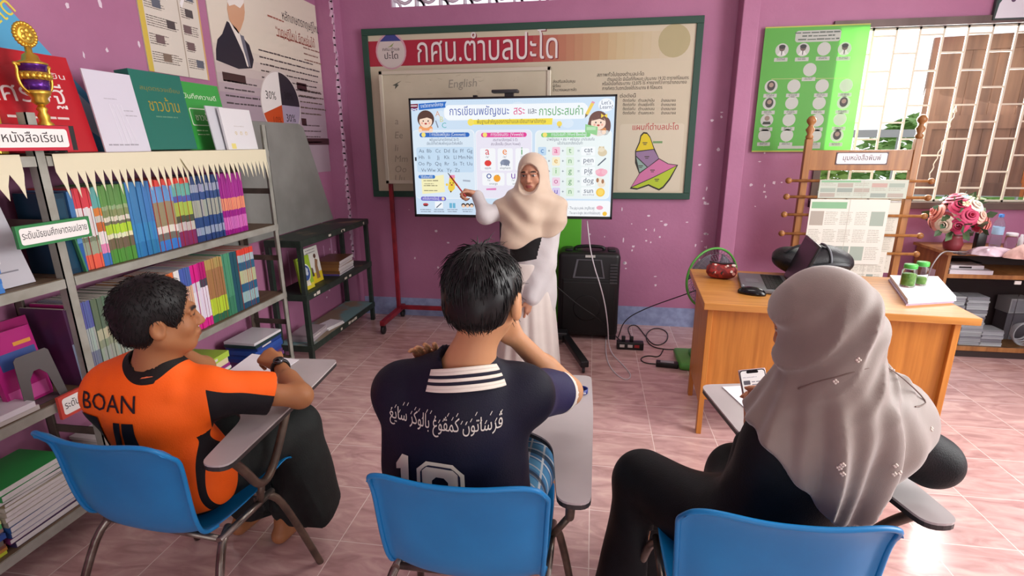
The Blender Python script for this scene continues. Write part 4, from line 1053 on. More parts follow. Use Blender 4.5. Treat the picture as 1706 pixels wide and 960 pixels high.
# disc cases behind the glass, each a thing
nd = 0
for (x0, z0, n_) in ((.05, .085, 14), (.05, .085 + 14 * .0135, 13), (.20, .085, 12), (.20, .085 + 12 * .0135, 15), (.34, .085, 9)):
    for i in range(n_):
        m = MB(); z = z0 + i * .0135; j = random.uniform(-.004, .004); dp = random.uniform(0, .008)
        m.box(x0 + j, x0 + .138 + j, .02 + dp, .145 + dp, z, z + .0118, col=random.choice(['#c9c3c8', '#d7d3d6', '#b3adb6', '#e0dde0', '#a09aa6'])); m.box(x0 + .004 + j, x0 + .134 + j, .0192 + dp, .02 + dp, z + .003, z + .009, col=random.choice(['#e2dfe2', '#cfc8cf', '#9c949c']))
        o = m.build('disc_case', ink_gloss, None, (CX0, CF, 0))
        col_ = {.05: 'left', .20: 'middle', .34: 'right'}[x0]
        tag(o, 'flat plastic disc case in the %s pile behind the cabinet glass' % col_, 'disc case', 'disc cases in the %s pile of the cabinet' % col_)
k_ = MB(); 
for i in range(4): k_.tube([(.64 + (.075 - .006 * i) * math.cos(a * .3), .06 + .02 * i, .22 + (.085 - .008 * i) * math.sin(a * .3)) for a in range(21)], .006, 6, closed=True)
k_.v = [(x, y, z) for x, y, z in k_.v]
tag(k_.build('coiled_cable', mcw, None, (CX0, CF, -.045)), 'coil of pale cable standing behind the right glass door of the cabinet', 'cable')
m = MB().box(0, .17, .0, .12, 0, .11, col='#b5aeb0').box(.01, .16, -.001, 0, .01, .1, col='#98929a')
tag(m.build('carton', ink, None, (CX0 + .60, CF + .2, .085 + .2), rot=(0, 0, .1)), 'small grey carton on the right behind the cabinet glass', 'box')
m = MB().box(0, .2, .0, .12, 0, .2, col='#6a646c'); tag(m.build('carton', ink, None, (CX0 + .59, CF + .19, .085)), 'dark grey carton under the small grey carton behind the cabinet glass', 'box')
rt = empty('router', (CX0 + .05, CF + .03, ZS + .0295), 'flat white router lying on papers in the open cabinet shelf', 'router')
MB().rbox(0, .21, 0, .14, 0, .028, .006).build('body', pm('white_plastic', '#d3d0d4', .3), rt); MB().box(.05, .13, -.001, 0, .008, .02).build('front_strip', mblk, rt)
qst = MB(); qst.box(CX0 + .03, CX0 + .30, CF + .0, CF + .18, ZS + .0005, ZS + .029, col='#cfcbd0'); 
for i in range(4): qst.box(CX0 + .03, CX0 + .301, CF - .0006, CF, ZS + .004 + i * .007, ZS + .0052 + i * .007, col='#9a95a0')
tag(qst.build('paper_stack', ink), 'stack of white papers in the open cabinet shelf under the router', 'papers')
bx = MB().rbox(0, .25, 0, .16, 0, .045, .006); o = bx.build('player', mblk, None, (CX0 + .10, CF + .14, ZS + .0005)); o.location.y = CF + .19
tag(o, 'black flat player box at the back of the open cabinet shelf', 'player')
m = MB(); m.box(-.0015, 0, .10, .27, .30, .62, col='#c9b9c4').box(-.002, -.0015, .13, .24, .36, .56, col='#a8949f')
m.build('notice_sheet', ink, cb)
cable('silver_cord', [pZ(1612, 420, CZ + .006), pZ(1590, 420, CZ + .008), pZ(1572, 418, CZ + .01), pY(1556, 436, 3.93), pY(1546, 458, 3.92), pY(1540, 486, 3.93)], .005, pm('silver_cord', '#8f8a8c', .35, .4), 'silvery cord hanging over the left edge of the low cabinet')
# things on the cabinet top
vp = pZ(1585, 417, CZ)
fl_ = empty('flower_arrangement', vp, 'bouquet of pink, coral and white artificial roses on the cabinet by the window', 'flowers')
MB().lathe([(.035, 0), (.05, .01), (.058, .05), (.045, .09), (.052, .105), (.046, .105), (.04, .09)], 22).build('vase', pm('dark_red_vase', '#7d3038', .4), fl_)
rd = random.Random(11)
def rose(c, d, r, col, parent):
    x, y, z = frame_of(d); m = MB(); M = mat_axes(c, x, y, z)
    for ring_, (n_, rr, hh, op) in enumerate(((3, .25, .5, .12), (4, .5, .45, .35), (5, .8, .3, .7), (6, 1.0, .1, 1.0))):
        for i in range(n_):
            a = 2 * pi * (i + .5 * ring_) / n_ + ring_
            def pf_(u, v, a=a, rr=rr, hh=hh, op=op, n_=n_):
                w2 = (u - .5) * 2.6 * pi / n_ * (1 - .25 * v); rad = r * (.12 + (rr - .12) * v ** .8 + .12 * op * v * v)
                return M @ Vector((math.cos(a + w2) * rad, math.sin(a + w2) * rad, r * (-.3 + (hh + .5) * math.sin(v * 1.9) - .35 * op * v * v)))
            m.grid(pf_, 6, 5)
    m.build('rose', pm('rose_' + col[1:], col, .55, col2=col, nscale=5), parent)
cols = ['#c9305c', '#d9747c', '#e3a08f', '#e9d9c4', '#c23a66', '#dd8a80', '#efe3cf', '#d2496c', '#e08f7e', '#c94a6e', '#e6c3b0', '#d8627a', '#e2a797', '#cf3f68', '#efe6d8', '#dd7f78', '#d56a80', '#e9cdb9']
k_ = 0
for el, n_ in ((-.1, 6), (.35, 6), (.8, 4), (1.3, 2)):
    for i in range(n_):
        a = 2 * pi * (i + .5 * (k_ % 2)) / n_ + el * 2 + .3; d = Vector((math.cos(a) * math.cos(el), math.sin(a) * math.cos(el), math.sin(el)))
        rose(Vector((0, 0, .205)) + Vector((d.x * .145, d.y * .115, d.z * .15)), d, rd.uniform(.050, .064), cols[k_ % len(cols)], fl_); k_ += 1
lf = MB()
for i in range(44):
    a = rd.random() * 2 * pi; el = rd.uniform(-.6, 1.3); d = Vector((math.cos(a) * math.cos(el), math.sin(a) * math.cos(el), math.sin(el)))
    c = Vector((0, 0, .20)) + d * .145; x, y, _ = frame_of(d); k = rd.uniform(.055, .085); t_ = (x * math.cos(i) + y * math.sin(i)) * .5 + d; t_.normalize(); s_ = t_.cross(d + x * .3).normalized()
    lf.add([c - t_ * .02, c + t_ * k * .4 + s_ * k * .33 + d * .008, c + t_ * k, c + t_ * k * .4 - s_ * k * .33 + d * .008], [(0, 1, 2), (0, 2, 3)], 0)
lf.build('leaves', pm('flower_leaf', '#4f6b3f', .5, col2='#35513f', nscale=20), fl_)
for i in range(9):
    a = rd.random() * 2 * pi; el = rd.uniform(.2, 1.2); d = Vector((math.cos(a) * math.cos(el), math.sin(a) * math.cos(el), math.sin(el)))
    f5 = MB(); c = Vector((0, 0, .20)) + d * .19; x, y, _ = frame_of(d)
    for j in range(5):
        q = 2 * pi * j / 5; e_ = x * math.cos(q) + y * math.sin(q); s2 = d.cross(e_); f5.add([c, c + e_ * .018 + s2 * .01 + d * .004, c + e_ * .026 + d * .006, c + e_ * .018 - s2 * .01 + d * .004], [(0, 1, 2, 3)], 0)
    f5.build('filler_flower', pm('pale_blue_flower' if i % 2 else 'cream_flower', '#7fb0c9' if i % 2 else '#d9dcb0', .5), fl_)
def bottle(px, py, label, h=.235, r=.033):
    p = pZ(px, py, CZ); e = empty('water_bottle', p, label, 'bottle')
    MB().lathe([(r * .85, 0), (r, .012), (r, h * .3), (r * .93, h * .34), (r, h * .38), (r, h * .66), (r * .8, h * .78), (r * .4, h * .88), (r * .38, h * .93)], 24).build('bottle_body', pm('bottle_plastic', '#dfeaf2', .05, trans=.93, ior=1.15), e)
    MB().lathe([(r * .46, h * .92), (r * .47, h * .93), (r * .47, h), (r * .4, h + .003)], 20).build('cap', pm('blue_cap', '#3f7fc9', .4), e)
    MB().lathe([(r * 1.01, h * .4), (r * 1.015, h * .41), (r * 1.015, h * .62), (r * 1.01, h * .63)], 24).build('label_band', pm('pale_blue_label', '#9cc0de', .4), e)
bottle(1656, 412, 'clear water bottle with a blue cap on the cabinet right of the flowers')
p = pZ(1681, 413, CZ); e = empty('glass_cup', p, 'small clear lidded cup beside the water bottle on the cabinet', 'cup')
MB().lathe([(.028, 0), (.033, .005), (.033, .075), (.028, .085)], 20).build('cup_body', mglass, e); MB().lathe([(.03, .085), (.034, .087), (.034, .105), (.03, .108)], 20).build('lid', pm('clear_white_lid', '#d8d8dc', .3), e)
p = pZ(1698, 413, CZ); o = MB().lathe([(.014, 0), (.016, .004), (.016, .07), (.009, .08), (.009, .095), (.003, .097)], 16).build('small_bottle', pm('white_plastic', '#d3d0d4', .3), None, p); tag(o, 'tiny white bottle at the far right of the cabinet top', 'bottle')
p = pZ(1634, 417, CZ); o = MB().rbox(-.03, .03, -.02, .02, 0, .12, .006).build('black_box', mblk, None, p + Vector((.0, .03, 0))); tag(o, 'narrow black box behind the flowers on the cabinet', 'box')
def lump(name, p, sx, sy, sz, m, seed):
    rd = random.Random(seed); ph = [rd.random() * 6 for _ in range(8)]
    b = MB()
    def f(u, v):
        a = 2 * pi * u; t = v * pi / 2; rr = 1 + .16 * math.sin(3 * a + ph[0]) + .1 * math.sin(5 * a + ph[1] + 3 * t) + .05 * math.sin(11 * a + ph[2] + 6 * t)
        return Vector((math.cos(a) * math.cos(t) * rr * sx, math.sin(a) * math.cos(t) * rr * sy, math.sin(t) * sz * (1 + .2 * math.sin(4 * a + ph[3]) * math.cos(t)) + .001))
    b.grid(f, 40, 14, cu=True); return b.build(name, m, None, p)
tag(lump('plastic_bag', pZ(1652, 424, CZ), .14, .075, .05, pm('pale_pink_bag', '#d3bcc9', .3, bump=.5, bscale=30), 3), 'crumpled pale plastic bag on the front edge of the cabinet', 'bag')
tag(lump('cloth_bundle', pZ(1712, 430, CZ), .12, .09, .085, pm('peach_cloth', '#c9a29a', .8, bump=.3), 5), 'crumpled peach cloth at the right end of the cabinet top', 'cloth')
e = empty('scissors', pZ(1607, 424, CZ), 'pair of scissors lying before the flowers on the cabinet', 'scissors', rz=.2)
for s_ in (-1, 1):
    MB().prism([(0, -.006), (.10, -.001), (.10, .001), (0, .006)], .003 + .002 * s_, .005 + .002 * s_, M=Matrix.Rotation(.09 * s_, 4, 'Z')).build('blade', pm('steel', '#9c9ca0', .25, .9), e)
    MB().tube([(-.035 + .026 * math.cos(a * .4), s_ * .018 + .014 * math.sin(a * .4), .006) for a in range(16)], .004, 6, closed=True).build('handle', pm('dark_handle', '#3a3030', .4), e)
# ================================================================== LEFT SIDE: SHELVES AND BOOKS
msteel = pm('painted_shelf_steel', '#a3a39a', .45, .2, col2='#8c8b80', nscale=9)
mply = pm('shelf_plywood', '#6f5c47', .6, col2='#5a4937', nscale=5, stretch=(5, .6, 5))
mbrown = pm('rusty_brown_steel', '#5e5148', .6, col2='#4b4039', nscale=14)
XS, XBK = -1.90, -2.15
LV = [1.487, 1.052, .622, .187]
def shelf_run(ys, label):
    y0 = ys[0]; r = empty('steel_shelf', (XS, y0, 0), label, 'shelf'); D_ = XS - XBK
    for k, ya in enumerate(ys):
        yy = ya - y0; s1 = -1 if k == len(ys) - 1 else 1
        for (xx, s2) in ((0, -1), (-D_, 1)):
            p = MB(); p.box(min(xx, xx + s2 * .004), max(xx, xx + s2 * .004), min(yy, yy + s1 * .034), max(yy, yy + s1 * .034), 0, 1.63); p.box(min(xx, xx + s2 * .034), max(xx, xx + s2 * .034), min(yy, yy + s1 * .004), max(yy, yy + s1 * .004), 0, 1.63)
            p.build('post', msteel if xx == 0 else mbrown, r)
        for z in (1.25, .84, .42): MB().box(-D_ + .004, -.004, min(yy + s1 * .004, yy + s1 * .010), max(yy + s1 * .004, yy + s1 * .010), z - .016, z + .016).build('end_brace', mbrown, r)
    for k in range(len(ys) - 1):
        a, c = ys[k] - y0, ys[k + 1] - y0
        for z in LV:
            sh = MB().box(-D_ + .005, -.006, a + .012, c - .002, z - .018, z).build('shelf_board', mply, r)
            MB().box(-.006, .002, a + .036, c - .002, z - .036, z - .002).build('shelf_edge', msteel, sh)
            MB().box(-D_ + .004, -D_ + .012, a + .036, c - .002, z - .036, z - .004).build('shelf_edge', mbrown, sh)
    return r
shelf_run((.62, 1.59, 2.945), 'long grey steel bookshelf along the left wall with rows of upright textbooks')
# sawtooth paper edging on the top shelf
def fringe(y0, y1, step, label, seed):
    rd = random.Random(seed); m = MB(); y = y0; top = 1.492; mid = 1.43
    m.add([(XS + .006, y0, mid), (XS + .006, y1, mid), (XS + .006, y1, top), (XS + .006, y0, top), (XBK + .02, y0, top + .001), (XBK + .02, y1, top + .001)], [(0, 1, 2, 3), (3, 2, 5, 4)], 0)
    while y < y1 - .001:
        w = min(step * rd.uniform(.85, 1.15), y1 - y); d = rd.uniform(.075, .105); b_ = rd.uniform(.0, .012)
        pts = [(XS + .006, y, mid), (XS + .006, y + w, mid), (XS + .009 + b_ * .5, y + w * .74, mid - d * .45), (XS + .008 + b_, y + w * .62, mid - d), (XS + .008 + b_ * .6, y + w * .36, mid - d * .5)]
        m.add(pts, [(0, 4, 3, 2, 1)], 0); y += w
    return tag(m.build('paper_edging', pm('cream_paper', '#d8d1b4', .7), solid=.0012), label, 'paper edging', 'sawtooth paper edgings')
fringe(1.645, 2.905, .037, 'cream sawtooth paper edging along the top of the long bookshelf', 5)
fringe(.70, 1.535, .07, 'cream sawtooth paper edging on the top shelf at the left picture edge', 6)
t = MB(); t.add([(XS + .011, 2.235, 1.46), (XS + .011, 2.265, 1.455), (XS + .03, 2.285, 1.36)], [(0, 2, 1)], 0)
tag(t.build('paper_flap', pm('cream_paper', '#d8d1b4', .7), solid=.001), 'folded torn tooth hanging out of the cream paper edging', 'paper flap')

# ---- upright books
NB = {}
def book(y, th, z, h, bands, cover, d=.19, lean=0.0, x=None, label='', group=None, pages='#d9d3c8'):
    """one thin book standing spine outwards; bands run down the spine"""
    m = MB(); x = (XS - .022 if x is None else x); t = 0.0
    zt = h
    for fr_, c in bands:
        z1 = zt; z0_ = max(zt - fr_ * h, 0); zt = z0_
        m.add([(0, 0, z0_), (0, th, z0_), (0, th, z1), (0, 0, z1)], [(0, 1, 2, 3)], 0, False, c)
    m.add([(0, 0, 0), (0, th, 0), (0, th, h), (0, 0, h), (-d, 0, 0), (-d, th, 0), (-d, th, h), (-d, 0, h)], [(0, 3, 7, 4), (1, 5, 6, 2)], 0, False, cover)
    m.add([(0, 0, 0), (0, th, 0), (0, th, h), (0, 0, h), (-d, 0, 0), (-d, th, 0), (-d, th, h), (-d, 0, h)], [(3, 2, 6, 7), (0, 4, 5, 1), (4, 7, 6, 5)], 0, False, pages)
    o = m.build('textbook', ink_gloss, None, (x, y, z), rot=(lean, 0, 0))
    return tag(o, label, 'book', group)
def ordn(i, n):
    if i == n - 1 and n > 1: return 'last'
    return ORD[i] if i < 20 else 'far-right'
def row(px0, px1, pyb, n, bands, z, h, name, rowname, cover=None, jit=.004, lean=0.0):
    """n equal books between two picture columns on one shelf"""
    y0 = pX(px0, pyb[0], XS - .02).y; y1 = pX(px1, pyb[1], XS - .02).y; w = (y1 - y0) / n; rd = random.Random(int(px0 * 7 + n))
    cover = cover or bands[0][1]
    for i in range(n):
        k = [(f_, tuple(min(1, c_ * rd.uniform(.92, 1.08)) for c_ in C(c))) for f_, c in bands]
        kk = []   # ragged print edges: tiny per-book shift of the bands
        s_ = rd.uniform(-.006, .006)
        for j, (f_, c) in enumerate(k): kk.append((f_ + (s_ if j == 0 else 0) + (.05 if j == len(k) - 1 else 0), c))
        book(y0 + i * w, w * .93, z, h + rd.uniform(-jit, jit * .3), kk, cover, x=XS - .022 - rd.uniform(0, .006), lean=lean,
             label='%s %s from the left in %s' % (ordn(i, n), name, rowname), group='%ss in %s' % (name, rowname))
U = 'the upper book row'
Z2 = LV[1] + .001
row(141, 150, (448, 446), 2, [(.35, '#3f6fa6'), (.3, '#5f97c4'), (.35, '#2f5f9c')], Z2, .305, 'thin blue book', U)
row(150, 177, (446, 442), 8, [(.24, '#c9404a'), (.36, '#d8d2d0'), (.06, '#6d7a62'), (.16, '#8f9a86'), (.18, '#d8604a')], Z2, .312, 'thin red-topped white book', U)
row(177, 190, (442, 439), 4, [(.26, '#5fa39a'), (.10, '#d2793a'), (.08, '#c3c0b0'), (.12, '#b9653a'), (.16, '#e0d5d2'), (.12, '#d882a8'), (.16, '#3f6fb4')], Z2, .312, 'thin teal and orange book', U)
row(190, 232, (439, 430), 11, [(.26, '#5f8f4a'), (.05, '#8fa67a'), (.09, '#7f8a5c'), (.06, '#cfc9b6'), (.04, '#6f6a58'), (.12, '#a9c93a'), (.06, '#d9d8b4'), (.14, '#6d5f4c'), (.18, '#4f8a3c')], Z2, .315, 'green landscape-printed book', U)
row(232, 271, (430, 420), 9, [(.55, '#3f77ac'), (.25, '#3a80b4'), (.2, '#2f74a6')], Z2, .318, 'plain blue book', U, cover='#3a6ea4')
row(271, 304, (420, 412), 9, [(.09, '#d8483a'), (.22, '#5f8fc4'), (.34, '#8f8266'), (.10, '#d3cfc6'), (.10, '#6a6a62'), (.15, '#3a78c0')], Z2, .320, 'red-topped blue and khaki book', U)
row(304, 332, (412, 405), 8, [(.08, '#d8483a'), (.18, '#63a597'), (.09, '#4a58a0'), (.20, '#9fb24a'), (.10, '#4a5240'), (.13, '#b7b3ac'), (.22, '#7a2f5a')], Z2, .320, 'red-topped teal and maroon book', U)
row(332, 378, (405, 394), 14, [(.12, '#31456f'), (.12, '#8f97ac'), (.12, '#2f487c'), (.26, '#9a9c92'), (.16, '#2c467a'), (.12, '#8d9ab2'), (.10, '#2b3f70')], Z2, .322, 'navy and grey striped book', U)
row(378, 416, (394, 385), 17, [(.40, '#9a1f86'), (.20, '#e08a68'), (.11, '#961d82'), (.21, '#c96ab4'), (.08, '#921b7e')], Z2, .322, 'magenta book with a salmon band', U)
Lw = 'the lower book row'
Z3 = LV[2] + .001
row(137, 147, (623, 620), 3, [(.45, '#4a2a48'), (.55, '#7d8694')], Z3, .31, 'thin dark purple book', Lw, lean=.03)
row(146, 158, (620, 615), 2, [(.38, '#cf2f86'), (.62, '#cfd3da')], Z3, .315, 'pink-topped white book', Lw, lean=-.02)
row(158, 175, (614, 605), 6, [(.34, '#57609a'), (.30, '#9aa5a0'), (.2, '#6d7486'), (.16, '#c9ccd4')], Z3, .318, 'slate blue book', Lw)
row(175, 245, (605, 578), 16, [(.40, '#596a58'), (.14, '#a9a98a'), (.1, '#7f8a72'), (.36, '#8f9a8c')], Z3, .318, 'grey green book', Lw)
row(245, 287, (578, 560), 9, [(.6, '#a9764a'), (.4, '#c9a27a')], Z3, .322, 'tan book', Lw)
row(287, 307, (560, 552), 5, [(.70, '#cf6a3a'), (.3, '#b9562f')], Z3, .325, 'orange-spined book', Lw)
row(307, 316, (552, 548), 2, [(.65, '#d9d4d0'), (.35, '#4a4440')], Z3, .328, 'white and black book', Lw)
row(316, 333, (548, 541), 5, [(.28, '#4a62a8'), (.34, '#d0a58a'), (.38, '#d6d0c8')], Z3, .330, 'blue and peach book', Lw)
row(333, 345, (541, 536), 4, [(.27, '#d02a84'), (.14, '#cfc9d8'), (.46, '#dcd9e2'), (.13, '#d42e8c')], Z3, .332, 'pink-ended white book', Lw)
row(345, 357, (536, 531), 3, [(.26, '#b02470'), (.12, '#4a4a56'), (.48, '#d9d6de'), (.14, '#d42e8c')], Z3, .333, 'crimson and white book', Lw)
row(357, 384, (531, 522), 8, [(.16, '#b0955c'), (.46, '#a07450'), (.26, '#b4cc3c'), (.12, '#2f6a4e')], Z3, .335, 'brown and lime book', Lw)
row(384, 397, (522, 516), 4, [(.7, '#4f8f70'), (.3, '#3f7f62')], Z3, .338, 'thin green book', Lw)
row(397, 408, (516, 512), 2, [(1, '#2a5560')], Z3, .338, 'dark teal book', Lw)
row(408, 434, (512, 500), 8, [(.10, '#d8483a'), (.12, '#9fb2b6'), (.14, '#2f5f7c'), (.22, '#b0b492'), (.14, '#2c6080'), (.18, '#8fb0b6'), (.10, '#24506c')], Z3, .338, 'red-topped teal striped book', Lw)
# dark folder and leaning green book at the left end of the upper row
Yb = 1.655
m = MB().box(-.17, 0, 0, .044, 0, .30, col='#17374c').box(0, .001, .008, .036, .02, .28, col='#1c4258')
tag(m.build('box_file', ink_gloss, None, (XS - .03, 1.642, Z2)), 'dark teal file at the left of the upper book row behind the green sign', 'file')
m = MB().box(-.014, 0, 0, .006, 0, .21, col='#3f7d56'); tag(m.build('textbook', ink_gloss, None, (XS - .012, 1.690, Z2), rot=(.14, 0, 0)), 'thin green book leaning in the upper row before the dark file', 'book')

# ---- flat piles (spines or page edges outwards)
def pile(x0, x1, y0, y1, z, specs, where, group, yaw=0.0, edge_x=True, seed=1, k=1.0):
    """specs: list of (colour, thickness); every volume is its own book with its block of pages"""
    rd = random.Random(seed); n = len(specs)
    names = []
    for i, (c, th, cn) in enumerate(specs):
        th *= k
        j1, j2 = rd.uniform(-.006, .006), rd.uniform(-.008, .008)
        e = empty('book', ((x0 + x1) / 2 + j1, (y0 + y1) / 2 + j2, z), '%s of %s, %s' % (cn, where, ('lowest' if i == 0 else 'topmost' if i == n - 1 else ORD[i] + ' from the bottom')), 'book', group, yaw + rd.uniform(-.05, .05))
        hx, hy = (x1 - x0) / 2, (y1 - y0) / 2; t_ = .0012
        cv = MB(); cv.box(-hx, hx, -hy, hy, 0, t_, col=c); cv.box(-hx, hx, -hy, hy, th - t_, th - .0003, col=c); cv.box(-hx, hx, -hy, -hy + t_, t_, th - t_, col=c)
        if edge_x: cv.box(hx - t_, hx, -hy, hy, t_, th - t_, col=c)
        if edge_x and i % 2: cv.box(hx, hx + .0004, -hy * .6, hy * .1, th * .3, th * .7, col='#d5d2cc')
        cv.build('cover', ink_gloss, e)
        MB().box(-hx + .003, hx - (.003 if edge_x else .0005), -hy + .003, hy - .001, t_, th - t_).build('pages', pm('page_block', '#dcdad8', .7, col2='#c4c1c0', nscale=60, stretch=(1, 1, 25)), e)
        z += th
    return z
Z4 = LV[3] + .001
y_ = pX(365, 580, XS).y
pile(-2.12, XS - .02, 2.17, 2.38, Z4, [('#d3508c', .012, 'pink book'), ('#5a3f8c', .012, 'violet book'), ('#8f2f7a', .012, 'purple book'), ('#e3b02a', .018, 'orange-yellow book'), ('#dba82f', .014, 'yellow book'), ('#5fae62', .018, 'green book'), ('#d9d6d2', .008, 'white-edged book'), ('#8a2f7a', .010, 'thin purple book'), ('#d8cfa8', .018, 'cream lettered book'), ('#a9c94a', .018, 'lime book')], 'the colourful pile by the boy\'s chin', 'colourful pile on the bottom shelf', 0, True, 3, 1.85)
pile(-2.12, XS - .02, 2.60, 2.86, Z4, [('#8a8f3a', .016, 'olive book'), ('#4a2a52', .014, 'dark purple book'), ('#6a3f72', .014, 'plum book'), ('#5f3a66', .014, 'aubergine book'), ('#2a3f86', .016, 'navy book'), ('#274a94', .016, 'blue-lettered navy book'), ('#2c509c', .016, 'bright navy book'), ('#243f80', .014, 'deep blue book'), ('#1f3a3a', .012, 'dark green book'), ('#d8d6da', .010, 'white ledger')], 'the far navy pile', 'navy pile on the bottom shelf', 0, True, 4, 1.5)
pile(-2.12, XS - .03, 1.64, 1.80, Z4, [('#d87a5a', .02, 'salmon book'), ('#c9c4c0', .02, 'white book'), ('#4a9ab4', .022, 'pale blue book'), ('#d8d4d2', .018, 'white book'), ('#d8705a', .016, 'coral book'), ('#d9d6d2', .012, 'thin white book'), ('#c9c6c0', .010, 'thin grey book'), ('#b5b2ac', .010, 'thin stone book'), ('#d9d6d2', .010, 'pale topmost pamphlet')], 'the pile behind the orange shirt', 'pile behind the boy', .0, True, 5, 1.2)
pile(-2.12, XS - .02, 1.22, 1.46, Z4, [('#3a2f52', .02, 'dark spine-out book'), ('#7a2f62', .016, 'purple book'), ('#2a4a86', .024, 'blue book'), ('#2a5590', .020, 'steel blue book'), ('#8f8c80', .020, 'grey book'), ('#a9a48c', .018, 'stone book'), ('#a59f90', .016, 'beige book'), ('#b9b4a4', .014, 'cream book'), ('#8a7a5c', .012, 'tan book'), ('#24404a', .014, 'dark teal book'), ('#2f8a4a', .020, 'green book'), ('#2f9a4e', .020, 'bright green book')], 'the tall white-edged near pile', 'tall pile on the near bottom shelf', 0, False, 6, 1.05)
pile(-2.12, XS - .02, .98, 1.205, Z4, [('#b9c23a', .012, 'lime book'), ('#b07a3a', .014, 'brown book'), ('#7a4a3a', .014, 'red brown book'), ('#6a625a', .018, 'grey brown book'), ('#2f4f92', .02, 'blue book'), ('#9a7a72', .016, 'dusty pink book'), ('#4fae6a', .018, 'green book'), ('#c9cf8a', .012, 'yellow book'), ('#3f9a5a', .012, 'small green book')], 'the low left-edge pile', 'left edge pile on the bottom shelf', 0, True, 7)
pile(-2.10, XS - .012, 1.02, 1.40, Z3, [('#b9b2ae', .018, 'thick white volume'), ('#cfcad0', .020, 'white volume with photo cover')], 'the flat pair before the bookend', 'flat pair on the middle shelf', 0, True, 8)
pile(-2.06, XS - .012, 1.16, 1.40, Z2, [('#3f78bc', .016, 'blue book'), ('#4a82c4', .016, 'blue lettered book'), ('#3a72b6', .016, 'mid blue book'), ('#437cc0', .016, 'clear blue book'), ('#3d74b8', .016, 'plain blue book'), ('#4680c2', .014, 'light blue book'), ('#d3d6dc', .008, 'white pamphlet')], 'the blue left-edge pile', 'blue pile on the upper shelf', .0, True, 9)

# metal bookend and magenta books behind it on the near middle shelf
e = empty('bookend', (XS - .035, 1.455, Z3), 'grey steel bookend with cut-out standing before magenta books', 'bookend')
m = MB(); M = mat_axes((0, 0, 0), (0, 1, 0), (-.12, 0, .993), (.993, 0, .12))
outl = [(-.075, 0), (-.055, 0), (-.02, .125), (.02, .125), (.045, 0), (.075, 0), (.075, .18), (.06, .195), (-.06, .195), (-.075, .18)]
m.prism([(-.075, 0), (-.045, 0), (-.03, .10), (-.01, .125), (.01, .125), (.03, .10), (.045, 0), (.075, 0), (.06, .18), (.05, .19), (-.05, .19), (-.06, .18)], 0, .002, M=M)
m.build('upright_plate', pm('grey_bookend_steel', '#5a5656', .45, .3), e)
MB().box(-.11, 0, -.07, .07, 0, .002).build('foot_plate', pm('grey_bookend_steel', '#5a5656'), e)
for i, (c, h_, y0, lb) in enumerate((('#a3206e', .27, 1.47, 'magenta book with a blue picture behind the bookend'), ('#b02a7c', .24, 1.492, 'second magenta book behind the bookend'), ('#93225f', .29, 1.512, 'crimson book against the shelf post behind the bookend'))):
    m = MB(); m.box(-.02, 0, -.10 + .0, .05, 0, h_, col=c); m.box(0, .0008, -.09, .04, .01, h_ * .22, col='#c9559a'); m.box(0, .0008, -.08, .045, h_ * .5, h_ * .72, col='#3a4f86'); m.box(0, .0009, -.02, .04, h_ * .78, h_ * .83, col='#c98a3a')
    tag(m.build('textbook', ink_gloss, None, (XS - .085 - i * .027, y0, Z3 + .004), rot=(0, -.13, 0)), lb, 'book')
# sheet of printed papers standing on the near upper shelf
m = MB(); m.plane((XS - .05, 1.33, Z2 + .002), (0, 1, 0), (-.25, 0, .968)); m.slab(.20, .30, .004, '#b5b3ba')
m.lines(.02, .27, .15, 1, .01, .012, '#83828a', l=1, rag=.02, words=False); m.lines(.02, .20, .15, 1, .01, .004, '#8d8c94', l=1, words=False)
m.lines(.02, .05, .15, 1, .01, .006, '#77767e', l=1, words=False)
tag(m.build('notice_sheet', ink), 'grey printed sheet leaning on the near upper shelf beside the post', 'sheet')

# ---- signs
def sign(name, px, X, frame_c, text, label, tx=1.0, t=.012, fs=.5, sub=None):
    P4 = [pX(x, y, X) for x, y in px]
    y0 = (P4[0].y + P4[3].y) / 2; y1 = (P4[1].y + P4[2].y) / 2; z0 = (P4[2].z + P4[3].z) / 2; z1 = (P4[0].z + P4[1].z) / 2; w = y1 - y0; h = z1 - z0
    e = empty(name, (X, y0, z0), label, 'sign')
    m = MB(); m.plane((0, 0, 0), (0, 1, 0), (0, 0, 1), (1, 0, 0)); m.slab(w, h, t, frame_c); k = h * .13
    m.rect(k, k, w - 2 * k, h - 2 * k, '#e9e6e2', k * .9, 1)
    return e, m, w, h
e, m, w, h = sign('shelf_sign', [(-48, 206), (117, 210), (119, 251), (-46, 252)], XS + .03, '#bb2138', '', 'white sign in a red frame on the top shelf before the trophy')
m.text('มุมหนังสือเรียน', w * .5, h * .34, h * .52, '#2a2429', 'c', .012, w * .80, 2)
m.build('sign_board', ink, e); MB().box(-.06, -.012, .02, w + .03, 0, h * 1.02).build('sign_stand', pm('black_sign_stand', '#1e1c1e', .4), e); 
e, m, w, h = sign('shelf_sign', [(25, 373), (150, 364), (154, 400), (29, 409)], XS + .022, '#2f7d46', '', 'white sign in a green frame fixed to the shelf post')
m.text('ระดับมัธยมศึกษาตอนปลาย', w * .5, h * .38, h * .46, '#332e33', 'c', .016, w * .88, 2); m.build('sign_board', ink, e)
e, m, w, h = sign('shelf_sign', [(97, 664), (215, 607), (222, 642), (103, 697)], XS + .022, '#c4453a', '', 'white sign in a red frame beside the orange shirt, partly hidden')
m.text('ระดับมัธยมศึกษาตอนต้น', w * .5, h * .38, h * .46, '#332e33', 'c', .016, w * .88, 2); m.build('sign_board', ink, e)

